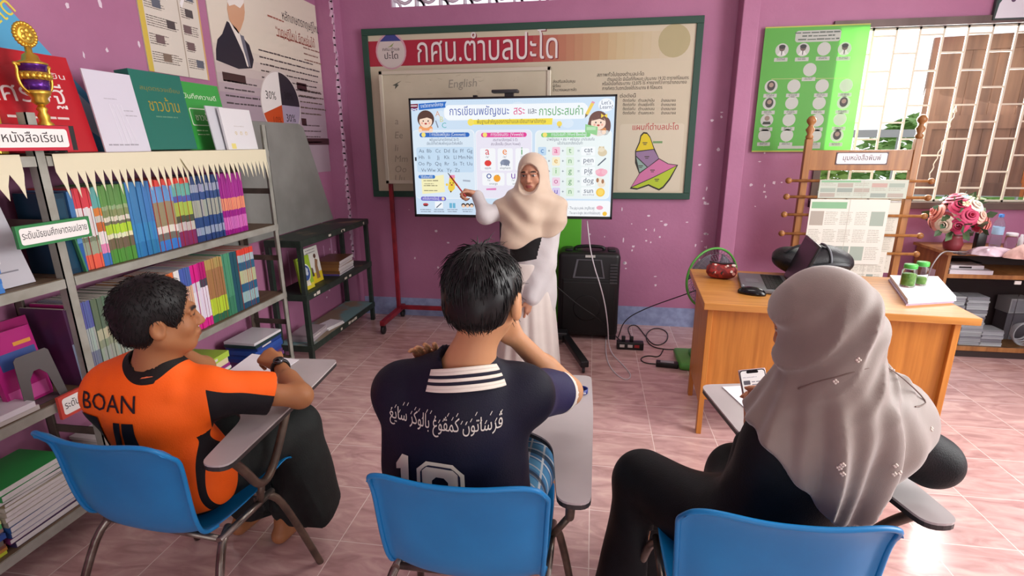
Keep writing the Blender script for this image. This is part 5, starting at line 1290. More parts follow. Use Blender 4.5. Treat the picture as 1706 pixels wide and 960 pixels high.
# ---- things on the top shelf
ZT = LV[0] + .006
def lean_slab(name, y0, y1, h, t, xb, lean, col, label, cat, deco, r=0.0, mat=None):
    """a sheet or file leaning back to the wall; prints go on its +X face"""
    ca, sa = math.cos(lean), math.sin(lean)
    m = MB(); m.plane((0, 0, t * sa), (0, 1, 0), (-sa, 0, ca), (ca, 0, sa)); w = y1 - y0
    m.slab(w, h, t, col); deco(m, w, h)
    return tag(m.build(name, mat or ink_gloss, None, (xb, y0, ZT)), label, cat)
def d_red(m, w, h):
    m.text('เศรษฐี', w * .62, h * .50, h * .26, '#e4d8d4', 'c', .045, w * .52, 1); m.text('บารายิน', w * .78, h * .76, h * .08, '#e4d8d4', 'c', .02, w * .3, 1); m.lines(w * .4, h * .34, w * .5, 1, .01, .008, '#ddc9c4', l=1)
lean_slab('red_folder', 1.44, 1.945, .362, .022, -2.015, .16, '#b4202a', 'large red folder with white lettering behind the gold trophy', 'folder', d_red)
def d_qr(m, w, h):
    m.lines(w * .1, h * .08, w * .7, 1, .01, .006, '#9b98a2', l=1); m.lines(w * .62, h * .52, w * .3, 2, .02, .004, '#a9a6b0', l=1); m.lines(w * .28, h * .66, w * .3, 1, .02, .003, '#a9a6b0', l=1)
    for i in range(4): m.line(w * (.42 + i * .1), h * .1, w * (.36 + i * .08), h * .6, .003, '#dedde6', 2)
lean_slab('plastic_sleeve_sheet', 1.952, 2.182, .325, .006, -1.985, .12, '#cfccd8', 'white printed sheet in a plastic sleeve between the red folder and dark green file', 'sheet', d_qr)
def d_dg(m, w, h):
    m.text('สมุดตรวจเยี่ยม', w * .52, h * .76, h * .075, '#7a7a3c', 'c', .01, w * .78, 1); m.text('ชาวบ้าน', w * .52, h * .50, h * .22, '#9a8a2a', 'c', .02, w * .6, 1); m.lines(w * .3, h * .42, w * .5, 1, .01, .006, '#5a8a72', l=1)
lean_slab('box_file', 2.188, 2.492, .348, .07, -2.0, .10, '#1f6a5c', 'thick dark green file with faint gold lettering on the top shelf', 'file', d_dg)
def d_lg(m, w, h):
    m.text('บันทึกความดี', w * .52, h * .76, h * .10, '#d8e8cf', 'c', .014, w * .72, 1)
    m.rect(w * .2, h * .36, w * .62, h * .26, '#d8e8cf', .01, 1); m.rect(w * .215, h * .375, w * .59, h * .23, '#3fa04a', .008, 2); m.text('ชาวบ้าน', w * .5, h * .44, h * .14, '#e2ecd8', 'c', .02, w * .4, 3); m.lines(w * .25, h * .28, w * .3, 2, .02, .006, '#bfe0b4', l=1)
lean_slab('green_folder', 2.50, 2.835, .342, .016, -2.045, .14, '#3a9a45', 'light green folder with white lettering beside the dark green file', 'folder', d_lg)
def d_w(m, w, h):
    for i, t_ in enumerate('๑๓๓'): m.text(t_, w * (.36 + .17 * i), h * .36, h * .18, '#d2bc7c', 'c', .03, None, 1)
    m.lines(w * .34, h * .56, w * .4, 1, .01, .005, '#c6c2c0', l=1); m.rect(w * .12, 0.004, w * .14, h * .13, '#dccf7a', 0, 1)
lean_slab('white_booklet', 2.63, 2.885, .215, .012, -1.925, .12, '#d9d8da', 'white booklet with gold numerals at the right end of the top shelf', 'booklet', d_w)
lean_slab('white_booklet', 2.565, 2.70, .222, .006, -1.948, .14, '#c4c6cc', 'pale booklet half hidden behind the one with gold numerals', 'booklet', lambda m, w, h: None)
# cyan banner leaning at the left wall
m = MB(); m.plane((XL + .045, 1.30, ZT), (0, 1, 0), (0, 0, 1), (1, 0, 0))
m.add([m.O + Vector((d, a, b_)) for d in (0, -.012) for a, b_ in ((0, 0), (1.0, 0), (.34, .74), (0, .95))], [(0, 1, 2, 3), (7, 6, 5, 4), (0, 4, 5, 1), (1, 5, 6, 2), (2, 6, 7, 3), (3, 7, 4, 0)], None, False, '#4fa0c8')
m.text('ตำบลปะโด', .44, .40, .085, '#1c2b32', 'c', .06, None, 1, 0, .75); m.text('ตำบลปะโด', .44, .40, .085, '#d9c94a', 'c', .02, None, 2, 0, .75)
m.poly([(.62, .18), (.9, .0), (.98, .02), (.72, .26)], '#bcd8e4', 1)
tag(m.build('banner', ink), 'blue slanted banner with yellow lettering behind the red folder', 'banner')
# golden picture frame edge at far left
e = empty('gilt_picture', (XS - .06, 1.36, ZT), 'gold framed picture at the left picture edge of the top shelf', 'picture')
for (y0, y1, z0, z1) in ((0, .03, 0, .34), (.17, .2, 0, .34), (.03, .17, .31, .34), (.03, .17, 0, .03)): MB().box(-.02, 0, y0, y1, z0, z1).build('frame_bar', pm('gold', '#dcb54a', .34, .85), e, bevel=.004)
MB().box(-.016, -.010, .03, .17, .03, .31).build('picture', mwhite, e)
# gold trophy
tp = pX(86, 250, -1.960); tr = empty('trophy', (tp.x, tp.y, ZT + .001), 'gold trophy cup with purple bands standing on the top shelf', 'trophy')
mgold = pm('gold', '#dcb54a', .34, .85); mpur = pm('purple_foil', '#5c2a86', .25, .6)
s_ = 1.0
MB().lathe([(.052, 0), (.052, .012), (.046, .014), (.046, .05), (.05, .052), (.05, .062)], 8).build('plinth', pm('black_marble', '#1d1a1c', .2), tr)
MB().lathe([(.034, .062), (.032, .09), (.024, .105), (.030, .118), (.018, .130), (.022, .150), (.014, .165), (.020, .178), (.012, .19)], 20).build('stem', mgold, tr)
MB().lathe([(.012, .19), (.03, .205), (.026, .22), (.040, .236), (.043, .25)], 22).build('bowl', mgold, tr)
MB().lathe([(.042, .25), (.045, .29), (.040, .29), (.038, .25)], 22).build('purple_band', mpur, tr)
g = MB(); g.lathe([(.044, .29), (.049, .292), (.049, .318), (.045, .322)], 22)
for i in range(16): a = 2 * pi * i / 16; g.ball((.048 * math.cos(a), .048 * math.sin(a), .305), .011, 8, sc=(1, 1, 1.3))
g.build('gold_band', mgold, tr); MB().lathe([(.044, .322), (.047, .345), (.05, .35), (.046, .352)], 22).build('purple_band', mpur, tr)
MB().lathe([(.052, .35), (.053, .356), (.03, .366), (.026, .385), (.012, .395), (.012, .42)], 22).build('lid', mgold, tr)
for sgn in (-1, 1): MB().tube(smooth_path([(0, sgn * .04, .24), (0, sgn * .062, .26), (0, sgn * .07, .30), (0, sgn * .062, .335), (0, sgn * .075, .35), (0, sgn * .05, .345)], 3), .006, 8).build('handle', mgold, tr)
Mt = Matrix.Translation((0, 0, .462)) @ Matrix.Rotation(pi / 2, 4, 'Y') @ Matrix.Rotation(0, 4, 'Z')
md = MB().lathe([(.001, -.006), (.036, -.006), (.036, .006), (.03, .009), (.001, .009)], 26, Mt)
for i in range(22): a = 2 * pi * i / 22; md.ball((0, .042 * math.cos(a), .462 + .042 * math.sin(a)), .0085, 8)
for i in range(5): a = 2 * pi * i / 5; md.ball((.008, .016 * math.cos(a), .462 + .016 * math.sin(a)), .012, 8, sc=(.4, 1, 1))
md.build('medallion', mgold, tr)
tr.scale = (.86, .86, .86)

# ---- posters on the left wall
def wallpanel(name, y0, y1, z0, z1, label, deco, bg='#cfc8bc', t=.006):
    m = MB(); m.plane((XL + t + .001, y0, z0), (0, 1, 0), (0, 0, 1), (1, 0, 0)); m.slab(y1 - y0, z1 - z0, t, bg); deco(m, y1 - y0, z1 - z0)
    return tag(m.build(name, ink_gloss), label, 'poster')
def d_a(m, w, h):
    m.rect(0, 0, .032, h, '#c9b04a', 0, 1); m.rect(w - .012, 0, .012, h, '#c9a06a', 0, 1); m.rect(w * .62, 0, .008, h, '#a89c8c', 0, 1)
    rd = random.Random(9)
    for c0, c1 in ((.09, .58), (.66, .95)):
        for j in range(8):
            y0 = h * (.06 + .115 * j); m.lines(w * c0, y0 + h * .07, w * (c1 - c0) * (.62 if j % 2 else 1), 5, .011, .004, '#6e665e', l=2)
            k = rd.uniform(c0, c1 - .14); m.rect(w * k, y0 + h * .02, w * .13, h * .055, rd.choice(['#4b4444', '#6d5a5a', '#7a6a5c', '#5a5f6a']), 0, 3)
    for i in range(8):
        a = w * rd.uniform(.2, .85); b_ = h * rd.uniform(.5, .95); m.poly([(a, b_), (a + .03, b_ + .05), (a + .045, b_ + .04), (a + .012, b_ - .02)], '#e6e3e2', 4)
wallpanel('news_poster', 2.49, 2.915, 1.875, 2.60, 'newsprint poster under clear plastic with a yellow left edge on the purple wall', d_a)
def d_b(m, w, h):
    q6 = lambda zx, zy: (lambda p: (p.y - 2.985, p.z - 1.30))(pX(340 + zx / 4, zy / 4, XL + .007))
    rd = random.Random(3)
    m.dz = .0004
    for i in range(24):   # paper tone: cream above, mauve below
        t_ = i / 24; a_, b_ = C('#a08f9a'), C('#d6cdbd'); k = max(0, min(1, (t_ - .38) / .25)); m.rect(0, h * t_, w, h / 24 + .0004, tuple(a_[j] * (1 - k) + b_[j] * k for j in range(3)), 0, 1)
    P_ = lambda pts, c, l: m.poly([q6(*p) for p in pts], c, l)
    P_([(150, 140), (210, 180), (245, 235), (300, 300), (330, 400), (320, 455), (230, 460), (80, 400), (78, 330), (88, 262), (120, 225)], '#23232f', 3)
    P_([(158, 135), (215, 190), (245, 240), (290, 420), (296, 450), (285, 440), (262, 360), (200, 225)], '#ddd6ce', 4); P_([(238, 232), (262, 240), (300, 400), (310, 450), (296, 440), (262, 330)], '#6a6a76', 5)
    P_([(155, 0), (262, 0), (270, 80), (265, 130), (245, 190), (228, 225), (200, 190), (165, 130), (152, 60)], '#c99a78', 4); P_([(160, -60), (262, -50), (262, 20), (238, 55), (200, 30), (165, 40), (152, 10)], '#e2dcd4', 5)
    def T_(s, x, y, x1, size, c, b=.012):
        a, e_ = q6(x, y), q6(x1, y + 0); m.text(s, a[0], a[1], size, c, 'l', b, e_[0] - a[0], 3)
    T_('หลักเกษตรทฤษฎีใหม่', 522, 130, 756, .085, '#2c2428', .03); T_('“ทฤษฎีใหม่ ยืดหยุ่นได้', 480, 232, 730, .085, '#8f3a2c', .03)
    for (x, y, x1, n_, c) in ((422, 108, 540, 1, '#9a5a4a'), (482, 240, 718, 1, '#8f4a3c'), (660, 320, 772, 3, '#8a6a5c'), (362, 335, 770, 7, '#4c4344'), (130, 540, 372, 4, '#4c4448'), (630, 600, 800, 5, '#5c4e44'), (660, 838, 800, 4, '#5a4c50')):
        a, e_ = q6(x, y), q6(x1, y); m.lines(a[0], a[1], e_[0] - a[0], n_, .042, .010, c, l=3)
    for (x, y, x1) in ((124, 505, 274), (618, 568, 682), (650, 808, 682), (232, 808, 272), (600, 940, 850)):
        a, e_ = q6(x, y + 8), q6(x1, y + 8); m.rect(a[0], a[1] - .02, e_[0] - a[0], .05, '#3c2426', 0, 3)
    c = q6(516, 700); r = .235
    for a0, a1, col in ((pi / 2, pi / 2 + .6 * pi, '#ddd9d6'), (pi / 2 + .6 * pi, 1.5 * pi, '#b9471f'), (-pi / 2, 0, '#9a8fa4'), (0, pi / 2, '#2a2530')): m.circ(c[0], c[1], r, col, ry=.215, l=6, a0=a0, a1=a1)
    m.circ(c[0], c[1], .245, '#c6bcb8', ry=.225, l=5)
    m.text('30%', c[0] - .12, c[1] + .03, .075, '#2a2428', 'c', .03, None, 7); m.text('30%', c[0] + .1, c[1] - .11, .075, '#2a2428', 'c', .03, None, 7); m.text('30%', c[0] + .1, c[1] + .04, .075, '#15121a', 'c', .03, None, 7); m.text('10%', c[0] - .07, c[1] - .13, .07, '#7a2c14', 'c', .03, None, 7)
wallpanel('farming_poster', 2.985, 4.245, 1.30, 2.56, 'large poster of a dark-suited man and a pie chart above the grey panel', d_b)

# ---- dark green rack with its books, grey panel leaning on it
mdg = pm('chipped_dark_green_paint', '#1f2b25', .45, col2='#2c3a32', nscale=14)
mdt = pm('worn_rack_top', '#232e29', .5, col2='#6d5a45', nscale=5, contrast=(.56, .68))
mdl = pm('worn_rack_shelf', '#6f9496', .6, col2='#8a7864', nscale=4, contrast=(.45, .55))
A0 = pX(498, 402, -1.9); RX0, RY0, RY1 = -1.895, 3.155, 4.235
rk = empty('book_rack', (RX0, RY0, 0), 'low dark green metal rack with three worn shelves in the corner', 'rack'); W_ = RY1 - RY0; D_ = .26
for yy in (0, W_ - .032):
    for xx in (0, -D_ + .032): MB().box(xx - .032, xx, yy, yy + .032, 0, .90).build('leg', mdg, rk, bevel=.002)
for z, mt in ((.905, mdt), (.535, mdt), (.165, mdl)):
    s = MB().box(-D_ + .004, -.004, .004, W_ - .004, z - .012, z).build('shelf', mt, rk)
    MB().box(-.005, .004, -.002, W_ + .002, z - .045, z - .002).build('shelf_lip', mdg, s); MB().box(-D_ + .002, 0, -.003, .004, z - .045, z - .002).build('shelf_lip', mdg, s)
    for i in range(4):
        y = random.uniform(.08, W_ - .1); MB().box(.004, .005, y, y + random.uniform(.02, .05), z - .035, z - random.uniform(.012, .02)).build('bare_patch', pm('bare_chip', '#c9c3b4', .6), s)
def small_book(name, y0, y1, h, xb, lean, col, label, deco, z=.536, t=.012):
    ca, sa = math.cos(lean), math.sin(lean)
    m = MB(); m.plane((0, 0, t * sa), (0, 1, 0), (-sa, 0, ca), (ca, 0, sa)); w = y1 - y0; m.slab(w, h, t, col); deco(m, w, h)
    return tag(m.build(name, ink_gloss, None, (xb, y0, z)), label, 'book')
def d_e(m, w, h):
    m.rect(0, 0, w, h * .16, '#d2c43a', 0, 1); m.circ(w * .55, h * .5, w * .34, '#d9dccf', ry=h * .27, l=2); m.circ(w * .55, h * .5, w * .30, '#2f4f86', ry=h * .23, l=3)
    for a, b_, r in ((.48, .55, .09), (.62, .48, .07), (.55, .62, .06), (.66, .58, .05)): m.circ(w * a, h * b_, w * r * 1.3, '#b9c3cf', ry=h * r, l=4)
    m.poly([(w * .35, h * .12), (w * .75, h * .1), (w * .7, h * .26), (w * .42, h * .26)], '#d3cfc0', 2); m.lines(w * .1, h * .92, w * .7, 1, .01, .01, '#5f7a32', l=2)
small_book('picture_book', 3.20, 3.37, .235, -1.945, .12, '#8fb02e', 'green book with a globe on its cover, standing on the dark rack', d_e)
def d_f(m, w, h):
    m.rect(0, 0, w, h * .28, '#d9c22a', 0, 1); m.poly([(w * .55, h * .1), (w * .8, h * .1), (w * .76, h * .45), (w * .85, h * .6), (w * .66, h * .66), (w * .56, h * .45)], '#8a6a4c', 2); m.circ(w * .68, h * .73, w * .09, '#5a3f32', l=3); m.circ(w * .3, h * .38, w * .1, '#6a5a4c', l=2); m.poly([(w * .2, h * .2), (w * .42, h * .2), (w * .38, h * .34), (w * .22, h * .34)], '#4a4440', 2); m.lines(w * .1, h * .92, w * .7, 2, .02, .006, '#8a8a8a', l=2)
small_book('picture_book', 3.385, 3.57, .265, -1.985, .12, '#d9dbd2', 'white and yellow book with a drawn figure, right of the globe book', d_f)
pile(-2.12, RX0 - .03, 3.68, 3.98, .536, [('#5a4a86', .012, 'purple pamphlet'), ('#7a5534', .026, 'brown book'), ('#8a6038', .026, 'tan brown book'), ('#7d5836', .024, 'brown book'), ('#6d4a2e', .026, 'dark brown book')], 'the brown pile on the rack', 'brown pile on the rack', .06, False, 10)
pile(-2.10, RX0 - .04, 3.22, 3.46, .166, [('#a59aa0', .018, 'grey paper bundle'), ('#b3a8ac', .018, 'grey paper bundle'), ('#9f9498', .014, 'folded grey paper')], 'the grey rack papers', 'grey papers on the rack', .05, True, 11)
pile(-2.03, RX0 - .015, 3.47, 3.66, .166, [('#d3cfd4', .012, 'white booklet'), ('#dcd9de', .012, 'white booklet')], 'the white pair on the rack', 'white booklets on the rack', -.2, False, 12)
# grey panel
m = MB(); P4 = [(2.72, .0), (4.09, .0), (3.80, .735), (3.74, .76), (2.72, .76)]
M = mat_axes((0, 0, 0), (0, 1, 0), (-.03, 0, .9995), (.9995, 0, .03))
m.prism(P4, -.008, .0, M=M)
tag(m.build('grey_panel', pm('grey_sheet_panel', '#8b8c87', .5, col2='#7a7b76', nscale=3), None, (-2.160, .06, .907), bevel=.002), 'large grey sheet panel with a slanted edge leaning on the dark green rack', 'panel')
# ================================================================== TABLET-ARM CHAIRS
mblue_p = pm('blue_chair_plastic', '#0e7cba', .38, col2='#0a70ac', nscale=5)
mchrome = pm('worn_chrome', '#8b857e', .3, .85, col2='#5d5048', nscale=16)
mrust = pm('rusty_tube', '#6a594c', .45, .5, col2='#4d4038', nscale=18)
mtop = pm('grey_tablet_laminate', '#b3abab', .3, col2='#a79f9f', nscale=4)
PROF = [(-.268, .776), (-.256, .764), (-.240, .725), (-.230, .67), (-.222, .60), (-.212, .53), (-.196, .465), (-.165, .420), (-.115, .402), (-.04, .398), (.05, .402), (.13, .414), (.19, .424), (.222, .420), (.235, .404)]
def shell():
    m = MB(); n = len(PROF); nu = 29
    def wid(i):
        t = i / (n - 1)
        if i <= 7: return .222 - .022 * (i / 7) ** 1.5
        return .200 + .012 * math.sin((i - 7) / (n - 8) * pi) 
    vs = []
    for i, (y, z) in enumerate(PROF):
        a = PROF[max(i - 1, 0)]; b = PROF[min(i + 1, n - 1)]; ty, tz = b[0] - a[0], b[1] - a[1]; L_ = math.hypot(ty, tz); ny, nz = -tz / L_, ty / L_   # towards the sitter
        if ny < 0 and i < 7: ny, nz = -ny, -nz
        w = wid(i)
        back = max(0, 1 - i / 7.0)
        curl = .020 * back + .034 if i < 8 else .030
        for j in range(nu):
            u = -1 + 2 * j / (nu - 1)
            xx = w * u
            dropz = 0
            if i == 0: dropz = -.060 * abs(u) ** 5
            if i == 1: dropz = -.050 * abs(u) ** 5
            if i == 2: dropz = -.022 * abs(u) ** 5
            if i >= n - 2: dropz = .0
            c = curl * abs(u) ** 2.6
            if abs(u) > .93 and i < 8: c -= .012   # rolled rim
            lip = -.012 if i == 0 else 0
            vs.append((xx * (1 - (.03 * abs(u) ** 6 if i < 2 else 0)), y + ny * c + lip, z + nz * c + dropz))
    fs = [(i * nu + j, i * nu + j + 1, (i + 1) * nu + j + 1, (i + 1) * nu + j) for i in range(n - 1) for j in range(nu - 1)]
    m.add(vs, fs, 0, True)
    path = [Vector(vs[i * nu]) for i in range(8, 0, -1)] + [Vector(vs[j]) for j in range(1, nu - 1)] + [Vector(vs[i * nu + nu - 1]) for i in range(1, 9)]
    return m, path
def rpoly(pts, rad, seg=5):
    out = []; n = len(pts)
    for i in range(n):
        p0, p1, p2 = Vector(pts[i - 1]), Vector(pts[i]), Vector(pts[(i + 1) % n]); r = rad[i] if isinstance(rad, (list, tuple)) else rad
        a = (p0 - p1); b = (p2 - p1); r = min(r, a.length * .49, b.length * .49); a.normalize(); b.normalize()
        s, e = p1 + a * r, p1 + b * r
        for k in range(seg + 1):
            t = k / seg; out.append(tuple((s * (1 - t) ** 2 + p1 * 2 * t * (1 - t) + e * t * t)))
    return out
TZ = .675
def make_chair(loc, rz, label, tshift=(0, 0), trot=0.0):
    e = empty('tablet_chair', loc, label, 'chair', 'blue tablet-arm chairs', rz)
    sh_, path_ = shell(); o = sh_.build('seat_shell', mblue_p, e, solid=.006, subs=1)
    MB().tube(smooth_path(path_, 2), .0065, 8).build('rolled_rim', mblue_p, o)
    for sx in (-1, 1):
        lf = smooth_path([(sx * .275, .235, .0), (sx * .245, .165, .24), (sx * .22, .115, .385), (sx * .19, .06, .385)], 2)
        MB().tube(lf, .0125, 12).build('front_leg', mrust if sx > 0 else mchrome, e)
        lr = smooth_path([(sx * .275, -.27, .0), (sx * .245, -.19, .24), (sx * .22, -.125, .38), (sx * .19, -.06, .385)], 2)
        MB().tube(lr, .0125, 12).build('rear_leg', mchrome, e)
        MB().tube([(sx * .21, -.12, .385), (sx * .21, .12, .387)], .0115, 10).build('side_rail', mchrome, e)
    for yy in (-.11, .10): MB().tube([(-.2, yy, .382), (.2, yy, .384)], .010, 10).build('cross_rail', mchrome, e)
    t = Matrix.Translation((tshift[0], tshift[1], 0)) @ Matrix.Rotation(trot, 4, 'Z')
    outl = [(.236, -.165), (.318, -.165), (.322, .30), (.314, .565), (-.02, .555), (-.02, .20), (.10, .165), (.205, .10)]
    pl = rpoly(outl, [.038, .038, .1, .03, .04, .05, .06, .1])
    tb = MB().prism(pl, TZ, TZ + .006, M=t).build('tablet', mtop, e)
    tb2 = MB().prism(pl, TZ - .013, TZ - .0005, M=t).build('tablet_edge', pm('black_edge_band', '#2a2829', .45), tb)
    sp = smooth_path([t @ Vector(p) for p in ((.275, -.10, TZ - .013), (.265, -.02, .56), (.262, .03, .475), (.262, .09, .462), (.265, .15, .52), (.275, .24, TZ - .013))], 3)
    MB().tube(sp, .0135, 12, flat=1.0).build('tablet_support', mrust, e)
    MB().tube([(.21, .06, .387), sp[len(sp) // 2 - 2]], .011, 10).build('support_bracket', mrust, e)
    return e
make_chair((-1.262, 1.290, 0), -.08, 'blue plastic tablet-arm chair on the left, under the boy in orange', (-.015, -.035), .13)
make_chair((-.297, 1.255, 0), 0.0, 'blue plastic tablet-arm chair in the middle, under the student in navy')
make_chair((.430, 1.235, 0), .0, 'blue plastic tablet-arm chair on the right, under the student in the grey headscarf', (.085, .02), .17)
# papers and small things on the tablets
p = MB(); P4 = [pZ(x, y, TZ + .0075) for x, y in ((352, 640), (440, 640), (498, 600), (420, 590))]
p.add(P4 + [v + Vector((0, 0, .0015)) for v in P4], [(0, 3, 2, 1), (4, 5, 6, 7), (0, 1, 5, 4), (1, 2, 6, 5), (2, 3, 7, 6), (3, 0, 4, 7)], 0)
tag(p.build('paper_sheet', mwhite), 'white sheet of paper on the tablet of the boy in orange', 'paper')
p = MB(); P4 = [pZ(x, y, TZ + .0075) for x, y in ((1203, 645), (1262, 700), (1330, 665), (1318, 640))]
p.add(P4 + [v + Vector((0, 0, .0015)) for v in P4], [(0, 3, 2, 1), (4, 5, 6, 7), (0, 1, 5, 4), (1, 2, 6, 5), (2, 3, 7, 6), (3, 0, 4, 7)], 0)
tag(p.build('paper_sheet', mwhite), 'white sheet of paper on the tablet under the phone', 'paper')
c = pZ(966, 655, TZ + .007); e = empty('wristband', c, 'blue rubber wristband with white print lying on the middle tablet', 'wristband')
w = MB(); w.grid(lambda u, v: Vector(((.026 + .002 * math.sin(4 * pi * u)) * math.cos(2 * pi * u), .021 * math.sin(2 * pi * u), .002 + .016 * v)), 36, 3, cu=True); w.build('band', pm('blue_rubber', '#1c2f7c', .35), e, solid=.003)
w = MB()
for i in range(9):
    a = -2.3 + i * .18; c2 = Vector((.0285 * math.cos(a), .0235 * math.sin(a), .006)); w.box(-.0012, .0012, -.0006, .0006, 0, random.uniform(.005, .009), M=Matrix.Translation(c2) @ Matrix.Rotation(a, 4, 'Z') @ Matrix.Rotation(pi / 2, 4, 'Z'))
w.build('band_print', mwhite, e)
# ================================================================== SMOOTH SOLIDS FOR PEOPLE AND CLOTH
f4 = np.float32
def A3(p): return np.array(p, f4)
def smin(a, b, k):
    h = np.clip(.5 + .5 * (b - a) / k, 0, 1); return b + (a - b) * h - k * h * (1 - h)
def smax(a, b, k): return -smin(-a, -b, k)
def cap(P, a, b, ra, rb=None):
    rb = ra if rb is None else rb
    a = A3(a); b = A3(b); ba = b - a; pa = P - a
    h = np.clip(pa @ ba / max(float(ba @ ba), 1e-9), 0, 1)
    return np.linalg.norm(pa - h[:, None] * ba, axis=1) - (ra + (rb - ra) * h)
def ell(P, c, r, R=None):
    q = P - A3(c)
    if R is not None: q = q @ R
    r = A3(r); k0 = np.linalg.norm(q / r, axis=1) + 1e-6; k1 = np.linalg.norm(q / (r * r), axis=1) + 1e-6
    return k0 * (k0 - 1) / k1
def frame(f, up=(0, 0, 1), roll=0.0):
    """columns: right, forward, up"""
    f = np.array(f, float); f /= np.linalg.norm(f); u = np.array(up, float); r = np.cross(f, u); r /= np.linalg.norm(r); u = np.cross(r, f)
    r2 = r * math.cos(roll) + u * math.sin(roll); u2 = u * math.cos(roll) - r * math.sin(roll)
    return np.stack([r2, f, u2], 1).astype(f4)
def wob(P, fr, seed, dirv=(1, 1, 1)):
    rd = random.Random(seed); s = 0
    for i in range(4):
        d = np.array([rd.gauss(0, 1) * dirv[0], rd.gauss(0, 1) * dirv[1], rd.gauss(0, 1) * dirv[2]]); d /= np.linalg.norm(d) + 1e-9
        s = s + np.sin(P @ (d * fr * rd.uniform(.7, 1.5)).astype(f4) + rd.random() * 6) * .5
    return s * .5
def sdf_mesh(fn, lo, hi, h, slack=.012):
    lo = np.array(lo, float); B = 8
    n = np.ceil((np.array(hi) - lo) / h).astype(int) + 1; nb = -(-n // B); n = nb * B
    ax = [lo[i] + h * np.arange(n[i]) for i in range(3)]
    bc = [lo[i] + h * (np.arange(nb[i]) * B + (B - 1) / 2) for i in range(3)]
    G = np.stack(np.meshgrid(*bc, indexing='ij'), -1).reshape(-1, 3).astype(f4)
    dc = fn(G).astype(f4).reshape(nb)
    D = np.repeat(np.repeat(np.repeat(dc, B, 0), B, 1), B, 2)
    act = np.argwhere(np.abs(dc) < h * B * .87 * 1.15 + slack)
    off = np.stack(np.meshgrid(*[np.arange(B)] * 3, indexing='ij'), -1).reshape(-1, 3)
    for s0 in range(0, len(act), 400):
        idx = (act[s0:s0 + 400, None, :] * B + off[None]).reshape(-1, 3)
        P = (lo + idx * h).astype(f4)
        D[idx[:, 0], idx[:, 1], idx[:, 2]] = fn(P)
    S_ = D < 0
    cs = sum(S_[i:n[0] - 1 + i, j:n[1] - 1 + j, k:n[2] - 1 + k].astype(np.int8) for i in (0, 1) for j in (0, 1) for k in (0, 1))
    cells = np.argwhere((cs > 0) & (cs < 8)); idm = np.full(cs.shape, -1, np.int32); idm[tuple(cells.T)] = np.arange(len(cells))
    acc = np.zeros((len(cells), 3)); cnt = np.zeros(len(cells))
    for a in range(3):
        o1, o2 = [x for x in range(3) if x != a]
        for i in (0, 1):
            for j in (0, 1):
                p0 = cells.copy(); p0[:, o1] += i; p0[:, o2] += j; p1 = p0.copy(); p1[:, a] += 1
                d0 = D[tuple(p0.T)]; d1 = D[tuple(p1.T)]; m = (d0 < 0) != (d1 < 0)
                t = np.where(m, d0 / np.where(m, d0 - d1, 1), 0)
                q = p0.astype(float); q[:, a] += t
                acc[m] += q[m]; cnt[m] += 1
    V = lo + acc / cnt[:, None] * h
    Q = []
    for a in range(3):
        b_, c_ = (a + 1) % 3, (a + 2) % 3
        sl0 = [slice(None)] * 3; sl1 = [slice(None)] * 3; sl0[a] = slice(0, n[a] - 1); sl1[a] = slice(1, n[a])
        e = np.argwhere(S_[tuple(sl0)] != S_[tuple(sl1)])
        ok = (e[:, b_] > 0) & (e[:, c_] > 0) & (e[:, b_] < n[b_] - 1) & (e[:, c_] < n[c_] - 1); e = e[ok]
        inside = S_[tuple(e.T)]
        def cid(db, dc_):
            p = e.copy(); p[:, b_] += db; p[:, c_] += dc_; return idm[tuple(p.T)]
        q = np.stack([cid(-1, -1), cid(0, -1), cid(0, 0), cid(-1, 0)], 1)
        q[~inside] = q[~inside][:, ::-1]
        q = q[(q >= 0).all(1)]; Q.append(q)
    return V, np.concatenate(Q)
def sdf_object(name, fn, lo, hi, h, mat, parent, col=None, attrs=None, relax=1, slack=.012):
    V, Q = sdf_mesh(fn, lo, hi, h, slack)
    for _ in range(relax):   # even out the grid steps
        s = np.zeros_like(V); c = np.zeros(len(V))
        for k in range(4):
            for kk in (1, 3):
                np.add.at(s, Q[:, k], V[Q[:, (k + kk) % 4]]); np.add.at(c, Q[:, k], 1)
        V = V * .5 + s / np.maximum(c, 1)[:, None] * .5
    O = np.array(parent.location) if parent is not None else np.zeros(3)
    me = bpy.data.meshes.new(name)
    me.vertices.add(len(V)); me.vertices.foreach_set('co', (V - O).astype(f4).ravel())
    me.loops.add(len(Q) * 4); me.loops.foreach_set('vertex_index', Q.astype(np.int32).ravel())
    me.polygons.add(len(Q)); me.polygons.foreach_set('loop_start', np.arange(len(Q), dtype=np.int32) * 4)
    me.polygons.foreach_set('use_smooth', np.ones(len(Q), bool))
    P = V.astype(f4)
    if col is not None:
        a = me.color_attributes.new('Col', 'FLOAT_COLOR', 'POINT'); cc = np.ones((len(V), 4), f4); cc[:, :3] = col(P); a.data.foreach_set('color', cc.ravel())
    for k, g in (attrs or {}).items():
        a = me.attributes.new(k, 'FLOAT', 'POINT'); a.data.foreach_set('value', g(P).astype(f4))
    me.materials.append(mat); me.update(calc_edges=True); me.validate()
    o = bpy.data.objects.new(name, me); COL.objects.link(o)
    if parent is not None: o.parent = parent
    return o, V, Q
def bvh_of(V, Q): return BVHTree.FromPolygons([tuple(v) for v in V], [tuple(int(i) for i in q) for q in Q])
